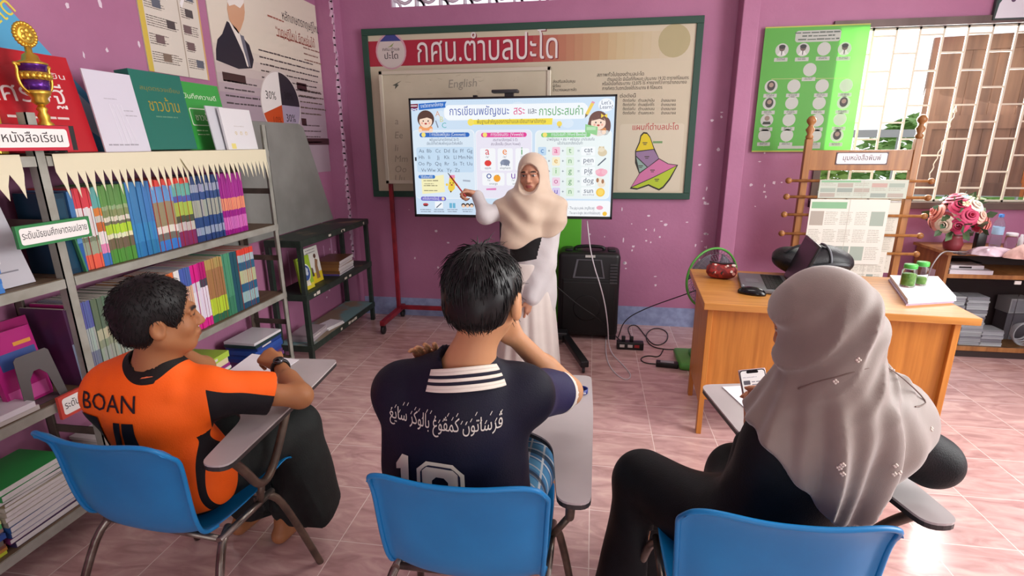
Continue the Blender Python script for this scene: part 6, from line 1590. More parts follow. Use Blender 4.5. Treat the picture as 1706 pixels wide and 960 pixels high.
def pattern_mat(name, base, layers, rough=.75, bump=.15, bscale=300, col2=None, nscale=10, sheen=0.0, spec=.3):
    """cloth whose woven panels follow signed distances stored on the mesh"""
    m = pm(name, base, rough, col2=col2, nscale=nscale, bump=bump, bscale=bscale, sheen=sheen, spec=spec)
    nt = m.node_tree; b = nt.nodes['Principled BSDF']; prev = None
    for l in nt.links:
        if l.to_socket == b.inputs['Base Color']: prev = l.from_socket
    for at, c in layers:
        a = nt.nodes.new('ShaderNodeAttribute'); a.attribute_name = at
        g = nt.nodes.new('ShaderNodeMath'); g.operation = 'GREATER_THAN'; g.inputs[1].default_value = 0.0
        nt.links.new(a.outputs['Fac'], g.inputs[0])
        mx = nt.nodes.new('ShaderNodeMix'); mx.data_type = 'RGBA'; nt.links.new(g.outputs[0], mx.inputs[0])
        if prev is not None: nt.links.new(prev, mx.inputs[6])
        else: mx.inputs[6].default_value = (*C(base), 1)
        mx.inputs[7].default_value = (*C(c), 1); prev = mx.outputs[2]
    if prev is not None: nt.links.new(prev, b.inputs['Base Color'])
    return m
def skin_mat(name):
    m = pm(name, '#ffffff', .5, attr='Col', spec=.35, bump=.05, bscale=400)
    b = m.node_tree.nodes['Principled BSDF']; b.inputs['Subsurface Weight'].default_value = .12; b.inputs['Subsurface Radius'].default_value = (.012, .005, .003); b.inputs['Subsurface Scale'].default_value = .6
    return m
mskin = skin_mat('skin')

# ---- head in its own frame: x right, y forward, z up, metres for an adult
def head_sdf(P, Hc, R, s=1.0, ears=True, face=True, es=1.0):
    q = ((P - A3(Hc)) @ R) / s
    d = ell(q, (0, -.014, .028), (.074, .094, .090))
    d = smin(d, ell(q, (0, .022, -.035), (.061, .068, .082)), .03)
    d = smin(d, ell(q, (0, .052, -.088), (.030, .030, .024)), .03)
    d = smin(d, cap(q, (-.052, .0, -.055), (-.02, .058, -.09), .022, .018), .03); d = smin(d, cap(q, (.052, .0, -.055), (.02, .058, -.09), .022, .018), .03)
    if face:
        for x in (-1, 1):
            d = smin(d, ell(q, (x * .038, .058, -.032), (.024, .022, .022)), .02)
            d = smax(d, -ell(q, (x * .032, .101, .004), (.020, .018, .012)), .014)
            d = smin(d, cap(q, (x * .014, .089, .021), (x * .05, .072, .020), .009, .006), .012)
            d = smin(d, ell(q, (x * .031, .077, .002), (.0135, .0125, .0115)), .003)
            d = smin(d, cap(q, (x * .018, .089, .0085), (x * .045, .078, .0065), .0042), .003)
        d = smin(d, cap(q, (0, .086, .012), (0, .106, -.030), .0065, .0115), .010)
        for x in (-1, 1): d = smin(d, ell(q, (x * .013, .096, -.034), (.009, .010, .008)), .006)
        d = smin(d, ell(q, (0, .086, -.062), (.026, .012, .014)), .012)
        d = smin(d, ell(q, (0, .0965, -.057), (.021, .0065, .0055)), .004); d = smin(d, ell(q, (0, .0955, -.0695), (.018, .007, .006)), .004)
        d = smax(d, -cap(q, (-.020, .1045, -.0632), (.020, .1045, -.0632), .0022), .003)
    if ears:
        for x in (-1, 1):
            e = ell(q, (x * (.080 + .016 * (es - 1) / .3), -.012, -.012 - .012 * (es - 1) / .3), (.012 * es, .022 * es, .033 * es))
            e = smax(e, -ell(q, (x * (.089 + .02 * (es - 1) / .3), -.006, -.010 - .012 * (es - 1) / .3), (.008, .012, .019)), .006)
            d = smin(d, e, .006)
    return d * s
def head_col(P, Hc, R, s, base, lip, eyes=True, white=6):
    q = ((P - A3(Hc)) @ R) / s
    c = np.tile(A3(base), (len(P), 1))
    def mixin(mask, col):
        m = np.clip(mask, 0, 1)[:, None]; c[:] = c * (1 - m) + A3(col) * m
    ax = np.abs(q[:, 0])
    mixin((1 - np.abs((q[:, 2] + .0635) / .013) - np.abs(q[:, 0] / .026) ** 3) * 2.0 * (q[:, 1] > .08), lip)
    if eyes:
        br = 1 - np.abs((q[:, 2] - .0245 + .25 * np.maximum(ax - .034, 0)) / .006) - np.abs((ax - .032) / .020) ** 4
        mixin(br * 3 * (q[:, 1] > .05), C('#1d1512'))
        ey = np.sqrt(((ax - .031) / .0155) ** 2 + ((q[:, 2] - .001) / .0062) ** 2); mixin((1 - ey) * white * (q[:, 1] > .07), C('#cfc4bc'))
        ir = np.sqrt((ax - .031) ** 2 + (q[:, 2] - .0005) ** 2); mixin((.0062 - ir) * 900 * (q[:, 1] > .07), C('#17100d'))
        ld = 1 - np.abs((q[:, 2] - .0075 + 18 * (ax - .031) ** 2) / .0022) - np.abs((ax - .031) / .018) ** 4; mixin(ld * 3 * (q[:, 1] > .065), C('#1d1310'))
    return c
# ---- hand: wrist, direction to the fingers, way the palm faces, thumb side
def hand_parts(w, d, n, side, curl=(0.3, 0.3, 0.3, 0.3), thumb=(.6, .7, .25), s=1.0, tcurl=.35, spread=.06):
    """list of capsules (a, b, ra, rb) for palm and five fingers"""
    d = Vector(d).normalized(); n = Vector(n); n = (n - d * n.dot(d)).normalized(); t = d.cross(n)
    if t.dot(Vector(side)) < 0: t = -t
    w = Vector(w); K = []; P_ = []
    for i, (o, L_) in enumerate(zip((.030, .010, -.010, -.028), ((.044, .027, .021), (.048, .031, .022), (.045, .028, .022), (.035, .022, .019)))):
        base = w + d * (.088 - .006 * abs(i - 1) * (1 if i > 1 else .6)) * s + t * o * s
        P_.append((w + d * .014 * s + t * o * .55 * s, base, .0165 * s, .0125 * s))
        a = base; ang = 0.0
        r = (.0092, .0088, .0086, .0078)[i] * s
        for j, l in enumerate(L_):
            ang += curl[i] * (1.0, 1.15, .8)[j]
            dv = (d * math.cos(ang) + n * math.sin(ang) + t * (o / .03) * spread).normalized()
            b2 = a + dv * l * s; K.append((a, b2, r, r * .90)); a = b2; r *= .90
    tb = w + d * .026 * s + t * .026 * s; td = (d * thumb[0] + t * thumb[1] + n * thumb[2]).normalized()
    P_.append((w + d * .012 * s + t * .010 * s, tb + td * .022 * s, .016 * s, .0135 * s))
    a = tb + td * .02 * s; r = .0108 * s
    for j, l in enumerate((.034, .028)):
        td = (td + (d * .5 + n * .6 - t * .5) * tcurl * j).normalized(); b2 = a + td * l * s; K.append((a, b2, r, r * .9)); a = b2; r *= .9
    return P_, K
def hand_sdf(P, parts):
    P_, K = parts
    d = None
    for a, b, ra, rb in P_:
        e = cap(P, a, b, ra, rb); d = e if d is None else smin(d, e, .012)
    for i, (a, b, ra, rb) in enumerate(K):
        e = cap(P, a, b, ra, rb); d = smin(d, e, .0035)
    return d
def torso_sdf(P, J, g=0.0):
    """g inflates; J: pelvis, chest, neck, shL, shR and frame R (right, forward, up)"""
    O = A3(J['chest']); R = J['R']
    def tr(p): q = (p - O) @ R; q[:, 1] *= 1.42; return q
    q = tr(P); T = lambda v: tr(A3(v)[None])[0]
    k = J.get('w', 1.0)
    d = cap(q, T(J['pelvis']), T(J['chest']), .150 * k + g, .150 * k + g)
    d = smin(d, cap(q, T(J['shL']), T(J['shR']), .062 * k + g), .09)
    d = smin(d, cap(q, T(J['neck']) + A3((0, 0, .0)), T(J['chest']) + A3((0, 0, .06)), .058 * k + g, .10 * k + g), .06)
    return d * .74
def limb(P, pts, rs, k=.03):
    d = None
    for i in range(len(pts) - 1):
        e = cap(P, pts[i], pts[i + 1], rs[i], rs[i + 1]); d = e if d is None else smin(d, e, k)
    return d
def hair_strands(name, V, Q, Hc, R, s, n, length, mat, parent, seed, down=.7, keep=None, lift=.25, r=.0016, curv=.10, mess=.22):
    rd = np.random.default_rng(seed); fi = rd.integers(0, len(Q), n); c = V[Q[fi]].mean(1)
    e1 = V[Q[fi][:, 1]] - V[Q[fi][:, 0]]; e2 = V[Q[fi][:, 3]] - V[Q[fi][:, 0]]; nr = np.cross(e1, e2); nr /= np.linalg.norm(nr, axis=1)[:, None] + 1e-9
    m = MB(); O = Vector(parent.location)
    crown = np.array(Hc) + R @ np.array((0, -.03, .10)) * s
    for p, nn in zip(c, nr):
        ql = ((p - np.array(Hc)) @ R) / s
        if keep is not None and not keep(ql): continue
        away = p - crown; away -= nn * (away @ nn); away /= np.linalg.norm(away) + 1e-6
        g = np.array((0, 0, -1.0)); g -= nn * (g @ nn)
        d = Vector(away * (1 - down) + g * down + rd.normal(0, mess, 3)); d.normalize(); N_ = Vector(nn); L_ = length * rd.uniform(.6, 1.3)
        a = Vector(p) - O - N_ * .002
        m.tube([a, a + d * L_ * .5 + N_ * (lift * L_ * .5 - L_ * L_ * .25 / (2 * curv)), a + d * L_ + N_ * (lift * L_ * .55 - L_ * L_ / (2 * curv))], [r, r * .8, r * .2], 3, caps=False)
    return m.build(name, mat, parent)
# ================================================================== PEOPLE
def V3(*a): return Vector(a)
def elbow_of(a, b, l1, l2, hint):
    """joint between two ends for the given bone lengths, bent towards hint"""
    a, b = Vector(a), Vector(b); d = b - a; L_ = min(d.length, (l1 + l2) * .995); d.normalize()
    x = (l1 * l1 - l2 * l2 + L_ * L_) / (2 * L_); h = math.sqrt(max(l1 * l1 - x * x, 0)); hh = Vector(hint); hh = (hh - d * hh.dot(d)).normalized()
    return a + d * x + hh * h

# ---------------------------------------------------------------- student in navy (middle)
def student_navy():
    root = empty('person', (-.30, 1.24, 0), 'seated student in a navy football shirt with striped collar, seen from behind', 'person')
    R = frame((.10, 1, 0)); Rh = frame((.16, 1, -.10), roll=.02)
    Hc = V3(-.243, 1.150, 1.178)
    J = dict(pelvis=V3(-.315, 1.215, .52), chest=V3(-.315, 1.165, .845), neck=V3(-.288, 1.145, 1.000), shL=V3(-.468, 1.175, .898), shR=V3(-.160, 1.20, .908), R=R, w=.97)
    eR = pY(946, 652, 1.41); wR = pY(858, 562, 1.30); wR.z += 0
    eL = V3(-.49, 1.41, .80); wL = V3(-.428, 1.290, .936)
    hR = hand_parts(wR, (-.75, -.05, .62), (-.2, -.6, .75), (.2, .9, .3), (1.0, 1.1, 1.1, 1.1), tcurl=.5)
    hL = hand_parts(wL, (.10, -.62, .60), (0, -.4, -.9), (.9, .2, .1), (.06, .10, .14, .18), s=.95)
    lipc = C('#8a5a4a'); base = C('#bd8a64')
    kR, kL = V3(-.135, 1.63, .50), V3(-.42, 1.63, .50)
    aR, aL = V3(-.15, 1.66, .09), V3(-.42, 1.66, .09)
    def body(P):
        d = head_sdf(P, Hc, Rh, .93, es=1.18)
        d = smin(d, cap(P, Hc + V3(0, -.008, -.05), J['neck'] + V3(0, .004, -.02), .045, .054), .03)
        d = smin(d, torso_sdf(P, J, -.014), .05)
        d = smin(d, limb(P, [J['shR'], eR, wR], [.044, .036, .025]), .03)
        d = smin(d, cap(P, eR, eR.lerp(wR, .45), .036, .036), .02)
        d = smin(d, limb(P, [J['shL'], eL, wL], [.044, .036, .025]), .03)
        d = smin(d, hand_sdf(P, hR), .012); d = smin(d, hand_sdf(P, hL), .012)
        for k_, a_, x in ((kR, aR, .09), (kL, aL, -.09)):
            d = smin(d, limb(P, [J['pelvis'] + V3(x, .04, -.01), k_, a_], [.075, .052, .038]), .04)
            d = smin(d, cap(P, a_ + V3(0, -.03, -.045), a_ + V3(0, .13, -.062), .036, .026), .03)
        return d
    sdf_object('body', body, (-.66, .95, -.0), (.06, 1.86, 1.33), .0055, mskin, root, col=lambda P: head_col(P, Hc, Rh, .93, base, lipc))
    # shirt
    hemR = J['shR'].lerp(eR, .80); hemL = J['shL'].lerp(eL, .78); axR = (eR - J['shR']).normalized(); axL = (eL - J['shL']).normalized()
    def sleeve(P, sh, el, ax, t, r0, r1):
        e = cap(P, sh, sh.lerp(el, 1.05), r0, r1); return np.maximum(e, (P - A3(sh.lerp(el, t))) @ A3(ax))
    def core(P):
        d = torso_sdf(P, J, .017)
        return d
    def shirt(P):
        d = smin(core(P), ell(P, (-.350, 1.195, .68), (.190, .135, .24)), .07)
        fold = .006 * wob(P, 26, 3, (1, .6, .5)) + .003 * wob(P, 60, 5, (1, .5, .7))
        low = np.clip((.86 - P[:, 2]) / .2, 0, 1)
        d = d + fold * (.35 + .65 * low)
        sl = smin(sleeve(P, J['shR'] + V3(-.005, 0, -.005), eR, axR, .78, .066, .064), sleeve(P, J['shL'], eL, axL, .80, .072, .066), .01) + .004 * wob(P, 40, 9)
        d = smin(d, sl, .035)
        d = smax(d, .50 - P[:, 2], .01)
        d = np.maximum(d, -cap(P, J['neck'] + V3(0, .0, -.02), J['neck'] + V3(.01, .0, .3), .062, .075))
        return d
    def a_cuff(P):
        r = np.where(cap(P, J['shR'], eR, .10) < 0, (P - A3(J['shR'].lerp(eR, .78))) @ A3(axR) + .017, -1)
        l = np.where(cap(P, J['shL'], eL, .10) < 0, (P - A3(J['shL'].lerp(eL, .80))) @ A3(axL) + .017, -1)
        return np.maximum(r, l)
    def a_slv(P):
        t = (P - A3(J['shR'])) @ A3(axR); return np.where(cap(P, J['shR'], eR, .10) < 0, t - .035, -1)
    ms = pattern_mat('navy_shirt_cloth', '#0a0a1c', [('sleeve', '#24234a'), ('cuff', '#d9d2c8')], .6, col2='#0e0e26', nscale=4)
    o, Vs, Qs = sdf_object('shirt', shirt, (-.66, .98, .46), (.02, 1.50, 1.08), .005, ms, root, attrs={'cuff': a_cuff, 'sleeve': a_slv})
    bv = bvh_of(Vs, Qs)
    # striped knit collar, standing round the neck
    cm = MB(); cc = J['neck'] + V3(-.008, .0, -.004)
    def colf(r0, r1, z0, z1):
        def f(u, v):
            a = 2 * pi * u; back = .5 - .5 * math.sin(a)          # 1 at the back
            r = r0 + (r1 - r0) * v
            ex = 1 + .10 * abs(math.cos(a))
            return cc + V3(math.cos(a) * r * ex * 1.06, math.sin(a) * r * .92, -.030 * (1 - back) * 1.6 + z0 + (z1 - z0) * v + .012 * math.cos(a)) - root.location
        return f
    zb, zt = -.026, .026
    for i, c in enumerate(('#e4ddcf', '#e4ddcf', '#15152a', '#e4ddcf', '#15152a', '#e4ddcf', '#e4ddcf')):
        v0, v1 = i / 7, (i + 1) / 7
        cm.grid(colf(.093 - .022 * v0, .093 - .022 * v1, zb + (zt - zb) * v0, zb + (zt - zb) * v1), 48, 2, cu=True, col=C(c))
    cm.grid(colf(.071, .064, zt, zt - .02), 48, 2, cu=True, col=C('#cfc8ba'))
    cm.build('collar', pm('knit_collar', '#ffffff', .8, attr='Col', bump=.2, bscale=500), root, solid=.003)
    # lettering on the back
    def onto(bv, tx, Yf, nx, lift=.0022):
        def w(u, v, l):
            p = V3(u, Yf, v) ; h = bv.ray_cast(p, V3(0, 1, 0), 1.0)
            q = h[0] if h[0] is not None else V3(u, Yf + .2, v)
            return q + V3(0, -lift - .0006 * l, 0) - root.location
        return w
    tm = MB(); tm.warp = onto(bv, 0, .85, 0)
    a, b2 = pY(637, 716, 1.045), pY(832, 712, 1.045)
    jawi = '\uFECE\uFEF3\uFE8E\uFEB3 \uFEAE\uFEDB\uFEEE\uFEDF\uFE8E\uFE91 \uFECD\uFEEE\uFB6D\uFEE4\uFEDB \uFEE5\uFEEE\uFE97\uFE8E\uFEB3\uFEAE\uFB6C'
    tm.text(jawi, (a.x + b2.x) / 2, (a.z + b2.z) / 2 - .008, .046, '#c9c4ba', 'c', .0, b2.x - a.x, 1)
    for i in range(26):
        x = a.x + (b2.x - a.x) * (i + .5) / 26; z = (a.z + b2.z) / 2 + .006 + .026 * random.random(); tm.line(x, z, x + .004, z + .008, .0016, '#c9c4ba', 1)
    tm.build('back_lettering', ink, root)
    def blockdigit(m, kind, x, z, w_, h, col, l, k):
        c_ = w_ * .22
        if kind == '1':
            m.poly([(x + w_ * .30, z), (x + w_ * .72, z), (x + w_ * .72, z + h), (x + w_ * .40, z + h), (x + w_ * .05, z + h * .78), (x + w_ * .05, z + h * .68), (x + w_ * .30, z + h * .72)], col, l)
        else:
            o_ = [(x + c_, z), (x + w_ - c_, z), (x + w_, z + c_), (x + w_, z + h - c_), (x + w_ - c_, z + h), (x + c_, z + h), (x, z + h - c_), (x, z + c_)]
            t_ = w_ * k; i_ = [(x + t_ + c_ * .4, z + t_), (x + w_ - t_ - c_ * .4, z + t_), (x + w_ - t_, z + t_ + c_ * .4), (x + w_ - t_, z + h - t_ - c_ * .4), (x + w_ - t_ - c_ * .4, z + h - t_), (x + t_ + c_ * .4, z + h - t_), (x + t_, z + h - t_ - c_ * .4), (x + t_, z + t_ + c_ * .4)]
            m.put(o_ + i_, [(j, (j + 1) % 8, 8 + (j + 1) % 8, 8 + j) for j in range(8)], col, l)
    nm = MB(); nm.warp = onto(bv, 0, .85, 0)
    n0 = pY(690, 770, 1.045); n1 = pY(772, 768, 1.045); zt_ = n0.z; wN = n1.x - n0.x; hN = .14
    n2 = pY(665, 770, 1.045)
    blockdigit(nm, '1', n2.x - .025, zt_ - hN, .055, hN, '#cfc7b2', 1, .3); blockdigit(nm, '0', n0.x, zt_ - hN, wN, hN, '#cfc7b2', 1, .33)
    blockdigit(nm, '0', n0.x + wN * .08, zt_ - hN + wN * .08, wN * .84, hN - wN * .16, '#1a1a30', 2, .05)
    nm.build('back_number', ink, root)
    # hair
    def hair(P):
        q = (P - A3(Hc)) @ Rh
        d = ell(q, (0, -.016, .026), (.088, .104, .096)); d = smin(d, ell(q, (0, -.040, -.022), (.070, .062, .060)), .03)
        d = d + .0035 * wob(P, 70, 4) + .0015 * wob(P, 170, 6)
        d = smax(d, -ell(q, (0, .100, -.055), (.080, .080, .092)), .012)
        for x in (-1, 1): d = smax(d, -ell(q, (x * .092, -.004, -.045), (.036, .036, .052)), .010)
        d = smax(d, -(q[:, 2] + .068 - .18 * np.maximum(q[:, 1] + .05, 0)), .008)
        return d
    mh = pm('black_hair', '#0b0a0b', .42, spec=.4)
    o, Vh, Qh = sdf_object('hair', hair, tuple(Hc + V3(-.13, -.16, -.13)), tuple(Hc + V3(.13, .13, .16)), .005, mh, root)
    hair_strands('hair_strands', Vh, Qh, Hc, Rh, 1.0, 6500, .046, mh, root, 5, .70, keep=lambda q: q[2] > -.040 and not (abs(q[0]) > .052 and q[2] < .035 and q[1] > -.06), lift=.03, r=.0019, curv=.075, mess=.10)
    hair_strands('loose_locks', Vh, Qh, Hc, Rh, 1.0, 500, .045, mh, root, 6, .5, keep=lambda q: (q[2] > .085 or (q[0] < -.065 and q[2] > .0)) and not (abs(q[0]) > .052 and q[2] < .03 and q[1] > -.06), lift=.22, r=.0010)
    # plaid shorts
    def shorts(P):
        d = None
        for k_, x in ((kR, .09), (kL, -.09)):
            e = cap(P, J['pelvis'] + V3(x, .0, -.01), V3(k_.x, k_.y + .03, k_.z + .002), .098, .078); d = e if d is None else smin(d, e, .03)
        d = smin(d, ell(P, J['pelvis'] + V3(0, -.0, 0), (.18, .13, .11)), .04)
        d = d + .004 * wob(P, 40, 8)
        return np.maximum(np.maximum(d, P[:, 1] - 1.63), .424 - P[:, 2])
    mpl = bpy.data.materials.new('plaid_cotton'); mpl.use_nodes = True; nt = mpl.node_tree; bs = nt.nodes['Principled BSDF']; bs.inputs['Roughness'].default_value = .8
    tc = nt.nodes.new('ShaderNodeTexCoord'); prev = None
    def band(axis, sc, ph, lo_):
        s_ = nt.nodes.new('ShaderNodeSeparateXYZ'); nt.links.new(tc.outputs['Object'], s_.inputs[0]); mth = nt.nodes.new('ShaderNodeMath'); mth.operation = 'MULTIPLY_ADD'; mth.inputs[1].default_value = sc; mth.inputs[2].default_value = ph; nt.links.new(s_.outputs[axis], mth.inputs[0])
        sn_ = nt.nodes.new('ShaderNodeMath'); sn_.operation = 'SINE'; nt.links.new(mth.outputs[0], sn_.inputs[0]); g = nt.nodes.new('ShaderNodeMath'); g.operation = 'GREATER_THAN'; g.inputs[1].default_value = lo_; nt.links.new(sn_.outputs[0], g.inputs[0]); return g.outputs[0]
    colr = None
    for (ax_, sc, ph, lo_, c, fac) in ((0, 75, 0, .3, '#3a7fb0', .8), (1, 75, 1, .3, '#2b5f92', .7), (0, 150, .5, .9, '#d8dde0', .9), (1, 150, 1.5, .9, '#d8dde0', .9), (1, 60, 2.4, .86, '#1c2030', .8)):
        mx = nt.nodes.new('ShaderNodeMix'); mx.data_type = 'RGBA'; mm = nt.nodes.new('ShaderNodeMath'); mm.operation = 'MULTIPLY'; mm.inputs[1].default_value = fac; nt.links.new(band(ax_, sc, ph, lo_), mm.inputs[0]); nt.links.new(mm.outputs[0], mx.inputs[0])
        if colr is None: mx.inputs[6].default_value = (*C('#5fa3cc'), 1)
        else: nt.links.new(colr, mx.inputs[6])
        mx.inputs[7].default_value = (*C(c), 1); colr = mx.outputs[2]
    nt.links.new(colr, bs.inputs['Base Color'])
    sdf_object('shorts', shorts, (-.56, 1.02, .41), (.02, 1.72, .66), .008, mpl, root)
student_navy()

# ---------------------------------------------------------------- boy in orange (left)
def student_orange():
    root = empty('person', (-1.26, 1.25, 0), 'seated boy in an orange football shirt with black sleeves, turned to the screen', 'person')
    R = frame((.16, 1, 0)); fd = V3(.70, .72, -.02); Rh = frame(fd, roll=-.05)
    Hc = V3(-1.188, 1.228, 1.056); hs = .94
    J = dict(pelvis=V3(-1.275, 1.275, .50), chest=V3(-1.275, 1.235, .765), neck=V3(-1.225, 1.225, .905), shL=V3(-1.385, 1.215, .815), shR=V3(-1.105, 1.265, .815), R=R, w=.93)
    eR = pY(500, 660, 1.43); wR = pY(464, 608, 1.60)
    eL = pY(338, 612, 1.47); wL = pY(300, 588, 1.34)
    hR = hand_parts(wR, (pY(438, 590, 1.63) - wR), (.2, .35, -.9), (-.6, .5, .3), (1.25, 1.3, 1.35, 1.3), thumb=(.7, .4, .5), tcurl=.7, s=.92)
    hL = hand_parts(wL, (.1, -.35, .9), (.3, -.6, .2), (.5, .5, .2), (.9, 1., 1., 1.), s=.88)
    base, lip = C('#9f6b46'), C('#86503e')
    kR, kL = V3(-1.10, 1.63, .49), V3(-1.34, 1.63, .49); aR, aL = V3(-1.17, 1.60, .09), V3(-1.36, 1.62, .09)
    def body(P):
        d = head_sdf(P, Hc, Rh, hs)
        d = smin(d, cap(P, Hc + V3(-.012, -.008, -.045), J['neck'] + V3(-.004, .0, -.02), .048, .056), .03)
        d = smin(d, torso_sdf(P, J, -.014), .05)
        d = smin(d, limb(P, [J['shR'], eR, wR], [.040, .034, .023]), .03); d = smin(d, cap(P, eR, eR.lerp(wR, .5), .033, .032), .02)
        d = smin(d, limb(P, [J['shL'], eL, wL], [.040, .033, .023]), .03)
        d = smin(d, hand_sdf(P, hR), .012); d = smin(d, hand_sdf(P, hL), .012)
        for k_, a_, x in ((kR, aR, .08), (kL, aL, -.08)):
            d = smin(d, limb(P, [J['pelvis'] + V3(x, .03, -.01), k_, a_], [.065, .045, .034]), .04)
            d = smin(d, cap(P, a_ + V3(0, -.03, -.05), a_ + V3(.03, .12, -.064), .033, .023), .03)
        return d
    def bcol(P):
        return head_col(P, Hc, Rh, hs, base, lip, white=0)
    sdf_object('body', body, (-1.60, 1.02, 0), (-.72, 1.88, 1.22), .0052, mskin, root, col=bcol)
    axR = (eR - J['shR']).normalized(); axL = (eL - J['shL']).normalized()
    tR, tL = .66, .70
    def sleeve(P, sh, el, ax, t, r0, r1):
        e = cap(P, sh, sh.lerp(el, t + .25), r0, r1); return np.maximum(e, (P - A3(sh.lerp(el, t))) @ A3(ax))
    def shirt(P):
        d = torso_sdf(P, J, .020)
        low = np.clip((.80 - P[:, 2]) / .2, 0, 1)
        d = d + (.007 * wob(P, 24, 13, (1, .6, .6)) + .003 * wob(P, 55, 15)) * (.3 + .7 * low)
        sl = smin(sleeve(P, J['shR'] + V3(-.01, 0, 0), eR, axR, tR, .062, .070), sleeve(P, J['shL'], eL, axL, tL, .068, .066), .01) + .005 * wob(P, 34, 19)
        d = smin(d, sl, .035)
        # loose hood-like neck fold behind the left shoulder
        d = smin(d, cap(P, J['neck'] + V3(-.10, -.045, -.045), J['neck'] + V3(.07, -.035, -.055), .026, .020), .03)
        d = smin(d, ell(P, J['pelvis'] + V3(.09, -.01, .03), (.10, .10, .14)), .05)
        d = smax(d, .44 - P[:, 2], .01)
        return np.maximum(d, -cap(P, J['neck'] + V3(-.004, .004, -.03), J['neck'] + V3(.02, .0, .3), .058, .075))
    up = V3(0, 0, 1); up = (up - axR * up.dot(axR)).normalized(); fw = axR.cross(up)
    def a_pan(P):
        q = P - A3(J['shR']); t = q @ A3(axR); w = q @ A3(up)
        b1 = .028 - w - .05 * t; b2_ = t + .01 + .35 * w
        return np.where(cap(P, J['shR'], eR, .115) < .0, np.minimum(b1, b2_), -1)
    def a_side(P):   # black side panel under the right arm
        q = (P - A3(J['chest'])) @ R
        return np.where((P[:, 2] < .70) & (cap(P, J['shR'], eR, .08) > 0), np.minimum(q[:, 0] - .158, .171 - q[:, 0]), -1)
    def a_col(P): return .020 - cap(P, J['neck'] + V3(-.004, .004, -.03), J['neck'] + V3(.02, .0, .3), .058, .075)
    mo = pattern_mat('orange_shirt_cloth', '#ff6a18', [('side', '#141216'), ('panel', '#141216'), ('neckband', '#17120f')], .6, col2='#f86212', nscale=4)
    o, Vs, Qs = sdf_object('shirt', shirt, (-1.62, 1.03, .40), (-.84, 1.60, 1.0), .005, mo, root, attrs={'panel': a_pan, 'side': a_side, 'neckband': a_col})
    bv = bvh_of(Vs, Qs)
    cm = MB(); cc = J['neck'] + V3(.0, .004, -.020)
    def ring(r, z, k): return [cc + V3(math.cos(a) * r * 1.05, math.sin(a) * r * .95, z + .018 * (-math.sin(a) * .0) - .028 * max(math.sin(a), 0) + .010 * math.cos(a)) - root.location for a in [2 * pi * i / 40 for i in range(40)]]
    def cgrid(r0, z0, r1, z1, c):
        A, B_ = ring(r0, z0, 0), ring(r1, z1, 0); cm.add(A + B_, [(i, (i + 1) % 40, 40 + (i + 1) % 40, 40 + i) for i in range(40)], 0, True, C(c))
    cgrid(.080, -.006, .074, .012, '#1a1614'); cgrid(.074, .012, .071, .017, '#e8734a'); cgrid(.071, .017, .061, -.012, '#1a1614')
    cm.build('collar', pm('knit_collar', '#ffffff'), root, solid=.003)
    # back lettering
    def onto(Yf, nrm):
        def w(u, v, l):
            p = V3(u, Yf, v); h = bv.ray_cast(p, V3(0, 1, 0), 1.0)
            q = h[0] if h[0] is not None else V3(u, 1.2, v)
            return q + V3(0, -.0022 - .0006 * l, 0) - root.location
        return w
    tm = MB(); tm.warp = onto(.85, 0)
    a = pY(126, 692, 1.09); b2 = pY(206, 697, 1.09); h_ = .062
    wT = (b2.x - a.x) * 1.16; x1 = b2.x
    for c_, l, bo in (('#8f2f14', 1, .06), ('#141014', 2, .045)): tm.text('BOAN', x1, b2.z - .006, h_ * 1.12, c_, 'r', bo, wT, l)
    zt = pY(200, 716, 1.09).z; x0 = pY(124, 716, 1.09).x; sx = (pY(204, 716, 1.09).x - x0)
    tm.poly([(x0 - .03, zt - .14), (x0 + sx * .22, zt - .14), (x0 + sx * .22, zt + .006), (x0 - .03, zt + .012)], '#141014', 2)
    fo = [(.50, -.09), (.80, 0), (1.0, 0), (1.0, -.14), (.80, -.14), (.80, -.11), (.45, -.11)]
    tm.poly([(x0 + sx * u, zt + v) for u, v in ((.48, -.10), (.62, .0), (.76, .0), (.64, -.10))], '#141014', 2); tm.poly([(x0 + sx * u, zt + v) for u, v in ((.69, -.12), (.80, .0), (1.02, .0), (1.0, -.12))], '#141014', 2)
    tm.build('back_lettering', ink, root)
    def hair(P):
        q = ((P - A3(Hc)) @ Rh) / hs
        d = ell(q, (0, -.018, .030), (.087, .106, .103)); d = smin(d, ell(q, (0, -.052, -.025), (.070, .055, .055)), .03)
        d = d + .002 * wob(P, 90, 4) + .001 * wob(P, 200, 6)
        d = smax(d, -ell(q, (0, .112, -.045), (.094, .084, .124)), .010)
        for x in (-1, 1): d = smax(d, -ell(q, (x * .092, .004, -.048), (.036, .036, .056)), .010)
        d = smax(d, -(q[:, 2] + .070 - .25 * np.maximum(q[:, 1] + .04, 0)), .010)
        return d * hs
    mh = pm('dark_hair', '#100d0d', .5, spec=.35)
    o, Vh, Qh = sdf_object('hair', hair, tuple(Hc + V3(-.14, -.15, -.12)), tuple(Hc + V3(.14, .14, .15)), .0045, mh, root)
    hs_ = hair_strands('short_hairs', Vh, Qh, Hc, Rh, hs, 2600, .014, mh, root, 8, .3, keep=lambda q: q[2] > -.07, lift=.6, r=.0011)
    # watch on the right wrist
    wd = (wR - eR).normalized(); wc = wR - wd * .028; x, y, _ = frame_of(wd); m = MB(); k = [wc + (x * math.cos(a) + y * math.sin(a)) * .0285 - root.location for a in [2 * pi * i / 28 for i in range(28)]]
    wt = MB().tube(k, .0052, 8, closed=True); wt2 = MB().tube([p + wd * .007 for p in k], .0052, 8, closed=True); 
